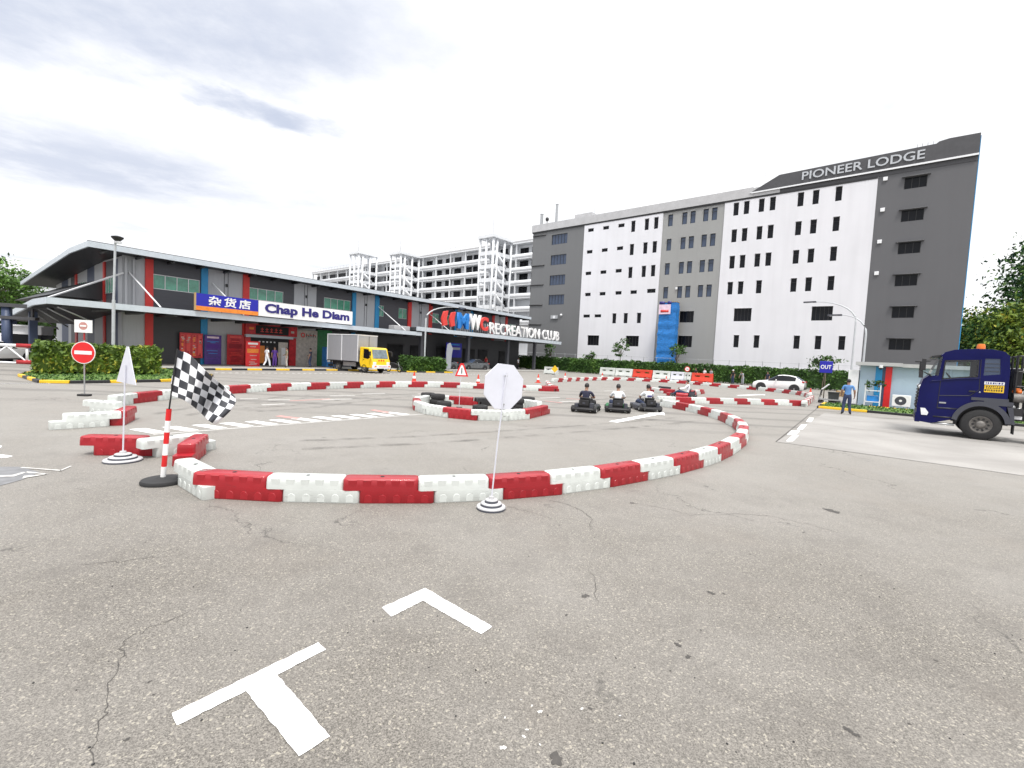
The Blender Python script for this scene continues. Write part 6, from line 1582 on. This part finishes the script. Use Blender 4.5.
def person(label, loc, rz, J, shirt='cloth_white', trousers='denim', shoes='black', sleeve='short', hair=True, hat=None, group=None, scale=1.0, headwear_m='black'):
    t = thing('person', label, 'person', loc, rz, group); t.scale = (scale,) * 3
    names = list(J); idx = {n: i for i, n in enumerate(names)}
    bones = [('pel', 'sp', shirt), ('sp', 'ch', shirt), ('ch', 'nk', shirt), ('nk', 'hd', 'skin'), ('hd', 'top', 'skin')]
    for s in 'LR':
        up = shirt; lo = shirt if sleeve == 'long' else 'skin'
        bones += [('ch', 'sh' + s, shirt), ('sh' + s, 'el' + s, up), ('el' + s, 'wr' + s, lo), ('wr' + s, 'ha' + s, 'skin'), ('pel', 'hip' + s, trousers), ('hip' + s, 'kn' + s, trousers), ('kn' + s, 'an' + s, trousers), ('an' + s, 'to' + s, shoes)]
    me = bpy.data.meshes.new('sk'); me.from_pydata([J[n] for n in names], [(idx[a], idx[b]) for a, b, m_ in bones], [])
    o = bpy.data.objects.new('sk', me); COL.objects.link(o)
    sk = o.modifiers.new('skin', 'SKIN'); sk.use_smooth_shade = True
    lay = me.skin_vertices[0] if me.skin_vertices else None
    if lay is None:
        bm = bmesh.new(); bm.from_mesh(me); bm.verts.layers.skin.verify(); bm.to_mesh(me); bm.free(); lay = me.skin_vertices[0]
    for n in names:
        k = n[:-1] if n[-1] in 'LR' and n not in RAD else n
        lay.data[idx[n]].radius = RAD[k]; lay.data[idx[n]].use_root = (n == 'pel')
    sb_ = o.modifiers.new('sub', 'SUBSURF'); sb_.levels = 2; sb_.render_levels = 2
    dg = bpy.context.evaluated_depsgraph_get(); dg.update()
    bmsh = bpy.data.meshes.new_from_object(o.evaluated_get(dg)); bpy.data.objects.remove(o)
    mats = ['skin', shirt, trousers, shoes]; mats = list(dict.fromkeys(mats))
    bm = bmesh.new(); bm.from_mesh(bmsh); bpy.data.meshes.remove(bmsh)
    def seg(p, a, b):
        d = b - a; u = max(0, min(1, (p - a).dot(d) / max(1e-9, d.length_squared))); return (p - a - d * u).length, u
    for f in bm.faces:
        c = f.calc_center_median(); best = (9, None, 0)
        for a, b, m_ in bones:
            d_, u = seg(c, J[a], J[b]); r_ = RAD[a[:-1] if a[-1] in 'LR' and a not in RAD else a][0]; d_ = d_ / (r_ + .03)
            if d_ < best[0]: best = (d_, (a, b, m_), u)
        a, b, m_ = best[1]
        if a == 'ch' and b == 'nk' and best[2] > .8: m_ = 'skin'
        if a == 'pel' and b == 'sp' and best[2] < .15: m_ = trousers
        if a.startswith('sh') and sleeve == 'short' and best[2] > .72: m_ = 'skin'
        if a.startswith('kn') and best[2] > .93: m_ = shoes
        f.material_index = mats.index(m_); f.smooth = True
    # fingers and thumbs, nose, ears, eyes on the same surface
    mb = MB(); mb.bm.free(); mb.bm = bm; mb.slots = mats
    for s in 'LR':
        w, h = J['wr' + s], J['ha' + s]; d = (h - w).normalized(); side = d.cross(Vector((1, 0, 0)) if abs(d.x) < .8 else Vector((0, 0, 1))).normalized(); nrm = d.cross(side)
        for k, L in enumerate((.075, .088, .082, .062)):
            q = h + side * (.03 - .02 * k) - d * .02; mb.tube([q, q + d * L * .55 + nrm * .006, q + d * L * .8 + nrm * .03, q + d * L * .85 + nrm * .05], .009, 6, 'skin', [.0095, .009, .008, .006])
        q = h + side * .035 - d * .05; mb.tube([q, q + side * .03 + d * .03, q + side * .035 + d * .065 + nrm * .012], .01, 6, 'skin', [.012, .011, .008])
    up = (J['top'] - J['nk']).normalized(); hc = J['hd'].lerp(J['top'], .32); fwd = Vector((0, 1, 0)); fwd = (fwd - up * fwd.dot(up)).normalized(); lat = fwd.cross(up)
    mb.ball(hc + fwd * .105 - up * .03, .016, 'skin', 1, (.8, 1.1, 1.3))
    for s in (1, -1):
        mb.ball(hc + lat * s * .083 - up * .02, .026, 'skin', 1, (.4, .7, 1.2)); mb.ball(hc + fwd * .088 + lat * s * .033 + up * .008, .011, 'black' if 'black' in mats else shoes, 1)
    mb.box(hc + fwd * .096 - up * .065, (.045, .012, .010), 'seat_red')
    body = mb.mesh('body'); bo = link_mesh('body', body, t)
    if hair:
        hm = MB(); r_ = bmesh.ops.create_icosphere(hm.bm, subdivisions=3, radius=1.0); k = hm._slot('hair'); rn = random.Random(sum(map(ord, label)))
        q = Matrix((lat, fwd, up)).transposed().to_4x4()
        kill = [v for v in hm.bm.verts if (v.co.z < .05 and v.co.y > .05) or v.co.z < -.55 or (v.co.y > .62 and v.co.z < .35)]
        bmesh.ops.delete(hm.bm, geom=kill, context='VERTS')
        for v in hm.bm.verts: v.co = Vector((v.co.x * .092, v.co.y * .108, v.co.z * .115)) * (1 + rn.uniform(-.02, .03))
        for f in hm.bm.faces: f.material_index = k; f.smooth = True
        bmesh.ops.transform(hm.bm, matrix=Matrix.Translation(hc + up * .012 - fwd * .006) @ q, verts=hm.bm.verts)
        hm.build('hair', t)
    if hat:
        hm = MB(); c = hc + up * .05; hm.ball(c, .105, hat, 2, (1, 1.1, .72)); hm.box(c + fwd * .14, (.16, .12, .015), hat); hm.build('cap', t)
    return t
# the man walking by the hut, seen from behind
away = lambda p: math.atan2(p.y, p.x) - math.pi / 2
p = ground(846, 414.3)
person('man in a light blue shirt and dark jeans seen from behind near the yellow kerb', p, away(p) + .1,
       pose(elL=(-.25, -.02, 1.16), wrL=(-.25, .14, .98), haL=(-.24, .2, .93), elR=(.27, -.04, 1.16), wrR=(.29, .06, .92), haR=(.29, .09, .83), anL=(-.16, -.05, .09), toL=(-.2, .1, .035), knL=(-.13, .03, .5), anR=(.15, -.02, .09), toR=(.19, .13, .035)),
       'cloth_blue', 'denim', 'black')
# kart drivers
SIT = dict(pel=(0, -.24, .27), sp=(0, -.29, .46), ch=(0, -.27, .70), nk=(0, -.24, .88), hd=(0, -.21, 1.00), top=(0, -.215, 1.115), sh=(.185, -.25, .80), el=(.30, -.06, .58), wr=(.17, .20, .56), ha=(.14, .27, .56),
           hip=(.10, -.20, .24), kn=(.25, .28, .42), an=(.20, .66, .17), to=(.19, .78, .22))
gk = kart('plastic_black'); gkg = kart('green_panel'); gkw = kart('truck_grey'); gkr = kart('plastic_red')
for o_, px, py, az, lab, plab, sh, sl in ((gk, 586.5, 411.2, 20, 'black kart, leftmost of the three waiting on the track', 'kart driver in a dark navy shirt seen from behind', 'cloth_navy', 'short'),
                                       (gkg, 616.5, 411.2, 8, 'middle kart of the three with green sides', 'middle kart driver in a plain white shirt with dark sleeves', 'cloth_white', 'short'),
                                       (gkw, 645, 410.2, -6, 'rightmost of the three waiting karts set at an angle', 'right kart driver in a white shirt with a dark mark on its back', 'cloth_white', 'short'),
                                       (gkr, 683, 397.5, 72, 'red kart turning behind the barriers further back', 'driver of the farther kart in white, seen from the side', 'cloth_white', 'long')):
    p = ground(px, py); rz = R(-az); o_.location = p; o_.rotation_euler.z = rz; o_['label'] = lab; o_.scale = (.84, .9, .95)
    if o_ is gkr: rz = o_.rotation_euler.z = R(66)
    po = person(plab, p, rz, pose(SIT), sh, 'denim' if sh != 'cloth_navy' else 'cloth_black', 'black', sl, group='kart drivers')
    if 'dark mark' in plab:
        mb = MB(); mb.box((0, -.405, .66), (.2, .012, .06), 'navy_ink', rx=R(-6)); mb.build('shirt_print', po)
# people at the shop
sh_ = lambda u, y: shop(u, y, .12)
toward = RZ_L + math.pi
person('person in all white walking before the red poster', sh_(-1.05, -3.4), RZ_L - R(80), pose(anL=(-.1, -.25, .12), toL=(-.1, -.12, .035), anR=(.1, .22, .09), toR=(.1, .36, .04), knL=(-.1, -.02, .5), knR=(.1, .16, .5)), 'cloth_white', 'cloth_white', 'black')
person('person in purple beside the shop doorway', sh_(-.3, -3.2), toward, pose(), 'cloth_purple', 'cloth_purple', 'black')
person('person in an olive shirt and pale trousers at the shop doorway', sh_(.55, -3.6), RZ_L + R(70), pose(wrR=(.2, .2, 1.05), haR=(.15, .27, 1.05), elR=(.26, .03, 1.15)), 'cloth_olive', 'beige', 'black')
person('person in dark blue leaning by the right side of the shop doorway', sh_(3.0, -3.2), RZ_L + R(40), pose(wrR=(.2, .25, 1.1), haR=(.16, .33, 1.1), elR=(.26, .05, 1.15), kn=(.1, .08, .5)), 'cloth_navy', 'denim', 'black')
person('person in black beside the blue vending machine', sh_(5.3, -3.1), RZ_L - R(20), pose(), 'cloth_black', 'cloth_black', 'black')
person('person in a dark top and grey trousers left of the blue vending machine', sh_(4.9, -4.2), RZ_L + R(120), pose(), 'cloth_black', 'cloth_grey', 'black')
person('person in white at the right corner of the club canopy', shop(38.4, -1.4, .12), RZ_L + R(190), pose(), 'cloth_white', 'cloth_black', 'black')
person('person in red beside the grey car under the club canopy', shop(29.3, -2.4, .12), RZ_L + R(100), pose(), 'cloth_red', 'cloth_black', 'black')
# people by the far hedge
for u, y, lab, s_, tr_, hat in ((-20.6, -8.0, 'person in black leaning over the rightmost tall barrier', 'cloth_black', 'cloth_black', None), (-19.5, -8.0, 'person in a white shirt behind the rightmost tall red barrier', 'cloth_white', 'cloth_black', None), (-18.7, -8.0, 'person in a pale grey shirt behind the rightmost tall red barrier', 'cloth_grey', 'cloth_black', None),
                              (-16.2, -7.6, 'person in black with a white cap before the hedge', 'cloth_black', 'denim', 'signwhite'), (-15.0, -7.9, 'person in grey bending before the hedge', 'cloth_grey', 'cloth_grey', None), (-12.4, -7.6, 'person in dark clothes left of the white hatchback', 'cloth_navy', 'cloth_navy', None)):
    pp = pose() if 'bending' not in lab else pose(ch=(0, .12, 1.28), nk=(0, .22, 1.40), hd=(0, .30, 1.49), top=(0, .34, 1.59), sh=(.18, .17, 1.36), el=(.24, .25, 1.10), wr=(.22, .36, .90), ha=(.21, .40, .82))
    person(lab, lodge(u, y), RZ_P + R(150), pp, s_, tr_, 'black', hat=hat)

# ------------------------------------------------------------------ shop front objects
vm = thing('vending_machine', 'blue vending machine with a pale band beside the green shop panel', 'vending machine', shop(5.25, -1.4, .12), RZ_L)
mb = MB(); mb.box2((0, -.8, 0), (1.1, 0, 1.95), 'vend_blue'); mb.build('casing', vm, .03)
mb = MB(); mb.box2((.08, -.82, .5), (1.02, -.801, .95), 'signwhite'); mb.box2((.12, -.82, 1.1), (.75, -.801, 1.8), 'blue_ink'); mb.box2((.3, -.83, 1.2), (.6, -.821, 1.65), 'cyan_ink'); mb.build('front_panel', vm)
mb = MB(); mb.box2((.82, -.82, 1.15), (1.0, -.801, 1.7), 'black'); mb.box2((.2, -.83, .12), (.9, -.801, .34), 'black'); mb.build('dispenser', vm)
rn = random.Random(5)
def poster(name, label, u0, u1, z0, z1, m_, accents, y=-.32, cols=0):
    t = thing(name, label, 'poster', shop(u0, y), RZ_L); w, h = u1 - u0, z1 - z0
    mb = MB(); mb.box2((0, -.06, z0), (w, 0, z1), m_); mb.build('board', t)
    n = 0
    def stroke(x, z, w_, h_, m2):
        nonlocal n
        mb.box((x, -.062 - .0004 * (n % 9), z), (w_, .005, h_), m2); n += 1
    mb = MB()
    if cols:
        for c in range(cols):
            x = w * (c + .5) / cols
            stroke(x, (z0 + z1) / 2, w / cols * .62, h * .86, accents[0])
            z = z0 + .2
            while z < z1 - .2:
                stroke(x + rn.uniform(-.05, .05), z, rn.uniform(.08, .2), rn.uniform(.05, .14), rn.choice(accents[1:])); z += .13
    else:
        stroke(w / 2, z1 - .2, w * .7, .16, accents[0]); stroke(w / 2, z0 + h * .62, w * .8, h * .16, accents[1])
        z = z0 + .15
        while z < z0 + h * .5:
            stroke(w / 2 + rn.uniform(-.1, .1), z, w * rn.uniform(.4, .75), .045, rn.choice(accents[2:])); z += .11
        z = z0 + h * .74
        while z < z1 - .35: stroke(w / 2, z, w * rn.uniform(.3, .7), .05, rn.choice(accents[2:])); z += .1
    mb.build('print', t); return t
poster('banner_poster', 'red poster board with four orange streaked columns left of the purple one', -6.43, -4.8, .66, 2.66, 'red_panel', ['red_ink', 'orange_panel', 'beige', 'seat_red'], cols=4)
poster('banner_poster', 'purple poster board with pale print between two red ones', -4.68, -3.4, .15, 2.6, 'purple', ['net_pink', 'cloth_purple', 'navy_ink', 'blue_ink', 'cloth_purple'])
poster('banner_poster', 'dark red wall poster behind the bright red stand', -2.95, -1.62, .15, 2.74, 'red_panel', ['red_ink', 'seat_red', 'red_ink', 'seat_red'])
poster('banner_poster', 'bright red standing poster with yellow band left of the shop doorway', -2.35, -1.2, .12, 2.25, 'signred', ['signwhite', 'orange_panel', 'red_ink', 'beige'], -2.4)
poster('banner_poster', 'dark blue banner with pale print under the club canopy', 22.3, 25.2, 1.55, 3.4, 'blue_sign', ['vend_blue', 'cloth_grey', 'navy_ink', 'navy_ink'], -1.5)
t = thing('standee', 'pale standee figure board behind the planter hedge under the club canopy', 'standee', shop(19.4, -4.6), RZ_L)
mb = MB(); mb.prism([(0, 0, .2), (.7, 0, .2), (.8, 0, 1.9), (.95, 0, 2.6), (.5, 0, 3.3), (.05, 0, 3.1), (-.1, 0, 2.2)], (0, .06, 0), 'cloth_grey'); mb.build('board', t)
mb = MB(); mb.box2((.1, .06, 0), (.2, .6, .2), 'black'); mb.box2((.5, .06, 0), (.6, .6, .2), 'black'); mb.build('foot', t)
t = thing('motorcycle', 'dark parked motorcycle between the yellow lorry and the planter hedge', 'motorcycle', shop(8.6, -8.2), RZ_L - R(70))
for x in (-.62, .62):
    mb = MB(); mb.tube([(x + .26 * math.cos(a), 0, .3 + .26 * math.sin(a)) for a in [k * math.pi / 10 for k in range(21)]], .05, 6, 'rubber'); mb.cyl((x, -.03, .3), (x, .03, .3), .1, seg=10, m='steel'); mb.build('wheel', t)
mb = MB(); mb.prism([(-.5, -.12, .45), (.3, -.12, .35), (.45, -.12, .75), (.15, -.12, .85), (-.7, -.12, .8)], (0, .24, 0), 'black'); mb.build('body', t, .03)
mb = MB(); mb.tube([(.62, 0, .3), (.42, 0, .95)], .03, 6, 'steel'); mb.tube([(.40, -.34, 1.02), (.42, 0, .95), (.40, .34, 1.02)], .02, 6, 'black'); mb.build('handlebar', t)
mb = MB(); mb.box((-.3, 0, .86), (.7, .24, .1), 'black'); mb.build('seat', t, .03)
ac2 = thing('air_conditioner', 'small white air conditioner on the canopy behind the right end of the white shop sign', 'air conditioner', shop(4.6, -1.1, 4.25), RZ_L)
mb = MB(); mb.box2((0, -.35, .05), (1.0, 0, 1.45), 'parapet'); mb.build('casing', ac2, .02); mb = MB(); mb.cyl((.5, -.35, .8), (.5, -.365, .8), .32, seg=16, m='truck_grey'); mb.build('fan_grille', ac2)
ac3 = thing('roof_tank', 'pale low box lying on the end of the shop canopy', 'tank', shop(12.6, -2.6, 4.25), RZ_L)
mb = MB(); mb.box2((0, -.6, .05), (2.2, .4, .55), 'parapet'); mb.build('casing', ac3, .04); mb = MB(); mb.box2((.2, -.4, 0), (.35, .3, .05), 'steel'); mb.box2((1.85, -.4, 0), (2.0, .3, .05), 'steel'); mb.build('foot', ac3)

# ------------------------------------------------------------------ gate on the left
g = thing('gate_barrier', 'red and white swing gate barrier before the left canopy', 'gate', ground(0, 377) * 1.0, 0)
pA, pB = ground(-75, 368), ground(47, 372.5); g.location = pA; dgt = pB - pA; g.rotation_euler.z = math.atan2(dgt.y, dgt.x); LG = dgt.length
mb = MB(); mb.box((LG / 2, 0, 1.35), (LG, .08, .16), 'white_m'); mb.box((LG / 2, 0, .45), (LG, .08, .10), 'white_m')
n = 3
for k in range(n):
    x0 = LG * k / n; x1 = LG * (k + 1) / n
    mb.tube([(x0, 0, 1.3), ((x0 + x1) / 2, 0, .5), (x1, 0, 1.3)], .045, 6, 'white_m'); mb.box(((x0 + x1) / 2, 0, .9), (.1, .06, .8), 'white_m')
mb.build('boom', g)
mb = MB()
for k in range(n):
    x = LG * (k + .5) / n; mb.box((x, -.01, 1.36), (.9, .11, .2), 'cloth_red'); mb.box((x, -.01, .5), (.9, .11, .2), 'cloth_red')
mb.build('red_band', g)
for k, (x, lab) in enumerate(((.25, 'red and white striped gate post by the left hedge'), (-.35, 'second red and white striped gate post by the left hedge'))):
    t = thing('gate_post', lab, 'post', pB + Vector((.5 + x, -.25 + .1 * k, 0)), 0, 'striped gate posts')
    mb = MB()
    for j in range(5): mb.box((0, 0, .18 + .3 * j), (.2, .2, .3), 'white_m' if j % 2 == 0 else 'cloth_red')
    mb.build('striped_post', t)
gn = thing('entrance_gantry', 'dark steel gantry over the entrance at the left edge', 'gantry', at_px(4, 47), R(20))
mb = MB()
for x in (-6, .2): mb.box2((x - .2, -.2, 0), (x + .2, .2, 3.7), 'clad_navy')
mb.build('post', gn)
mb = MB(); mb.box2((-9, -.3, 3.7), (2.6, .3, 3.95), 'fascia_dk'); mb.box2((-9, -.25, 2.9), (1.8, .25, 3.1), 'fascia_dk')
for k in range(6): mb.box2((-8.5 + 2 * k, -.1, 3.1), (-8.4 + 2 * k, .1, 3.7), 'fascia_dk')
mb.build('beam', gn)
gb = thing('guard_booth', 'small white booth with dark windows seen under the left canopy', 'booth', at_px(31, 52), R(25))
mb = MB(); mb.box2((-1, -1, 0), (1, 1, 1.0), 'beige'); mb.box2((-1, -1, 1.9), (1, 1, 2.5), 'white_m'); mb.box2((-.96, -.96, 1.0), (.96, .96, 1.9), 'glass_dk'); mb.box2((-1.2, -1.2, 2.5), (1.2, 1.2, 2.6), 'white_m'); mb.build('booth_body', gb)
for k, (px, d, w, h, lab) in enumerate(((10, 120, 30, 9, 'pale industrial shed far beyond the gate at the left edge'), (52, 95, 10, 9, 'pale far building with dark bands seen under the left canopy'))):
    fb = thing('industrial_shed', lab, 'building', at_px(px, d), R(15))
    mb = MB(); mb.box2((-w / 2, 0, 0), (w / 2, 12, h), 'bwhite'); mb.prism([(-w / 2 - .3, -.3, h), (w / 2 + .3, -.3, h), (w / 2, -.3, h + .5), (-w / 2, -.3, h + .5)], (0, 12.6, 0), 'parapet'); mb.build('wall', fb)
    mb = MB()
    for z in (2.6, 5.6): mb.box2((-w / 2 + .8, -.06, z), (w / 2 - .8, -.01, z + 1.1), 'glass_dk')
    mb.build('window_band', fb)
# leaf litter and pebbles in the foreground
rn = random.Random(12)
for k in range(60):
    p = ground(rn.uniform(0, 1024), rn.uniform(520, 768)); mb = MB(); q = MB()
    r_ = rn.uniform(.003, .007); mb.ball((0, 0, r_ * .5), r_, rn.choice(('kerb_grey', 'rubber', 'wood')), 1, (1.3, 1, .6))
    if k == 0: pebs = []
    o = mb.build('pebble'); o.location = p; o.rotation_euler.z = rn.uniform(0, 6); o.parent = None; pebs.append(o)
bmj = bmesh.new()
me = bpy.data.meshes.new('pebbles'); 
for o in pebs:
    m_ = o.data.copy(); m_.transform(Matrix.Translation(o.location) @ Matrix.Rotation(o.rotation_euler.z, 4, 'Z')); bmj.from_mesh(m_); bpy.data.objects.remove(o)
bmj.to_mesh(me); bmj.free(); me.materials.append(M['rubber']); o = link_mesh('loose_grit', me); o['kind'] = 'stuff'

# every separate piece of these assemblies becomes a part of its own
def explode(o, part):
    bm = bmesh.new(); bm.from_mesh(o.data); bm.verts.ensure_lookup_table(); seen = set(); n = 0
    for v0 in bm.verts:
        if v0.index in seen: continue
        st = [v0]; isl = set()
        while st:
            v = st.pop()
            if v.index in isl: continue
            isl.add(v.index); st += [e.other_vert(v) for e in v.link_edges]
        seen |= isl; nb = bmesh.new(); mp = {i: nb.verts.new(bm.verts[i].co) for i in sorted(isl)}
        for f in {f for i in isl for f in bm.verts[i].link_faces}:
            g = nb.faces.new([mp[v.index] for v in f.verts]); g.material_index = f.material_index; g.smooth = f.smooth
        bmesh.ops.recalc_face_normals(nb, faces=nb.faces[:])
        me = bpy.data.meshes.new(part); nb.to_mesh(me); nb.free()
        for m_ in o.data.materials: me.materials.append(m_)
        c = link_mesh(part, me, o.parent, o.location, o.rotation_euler.z); n += 1
    bm.free(); bpy.data.objects.remove(o)
PIECES = {'canopy_beams': 'canopy_beam', 'doorway': 'doorway', 'window_hoods': 'window_hood', 'step': 'step', 'letter_supports': 'letter_support', 'roof_brackets': 'roof_bracket', 'ledge': 'ledge', 'ground_window_band': 'ground_window', 'plinth': 'plinth',
          'tower_openings': 'tower_opening', 'tower_stair': 'stair_flight', 'tower_columns': 'tower_column', 'sign_struts': 'sign_strut', 'wiper': 'wiper', 'corridor_parapets': 'corridor_parapet', 'red_band': 'red_band', 'window_band': 'window_band', 'foot': 'foot', 'boom': 'rail', 'banner_print': 'banner_print', 'post': 'post'}
for o in list(COL.objects):
    b_ = o.name.split('.')[0]
    if o.type == 'MESH' and b_ in PIECES and o.parent and len(o.data.vertices) < 6000: explode(o, PIECES[b_])
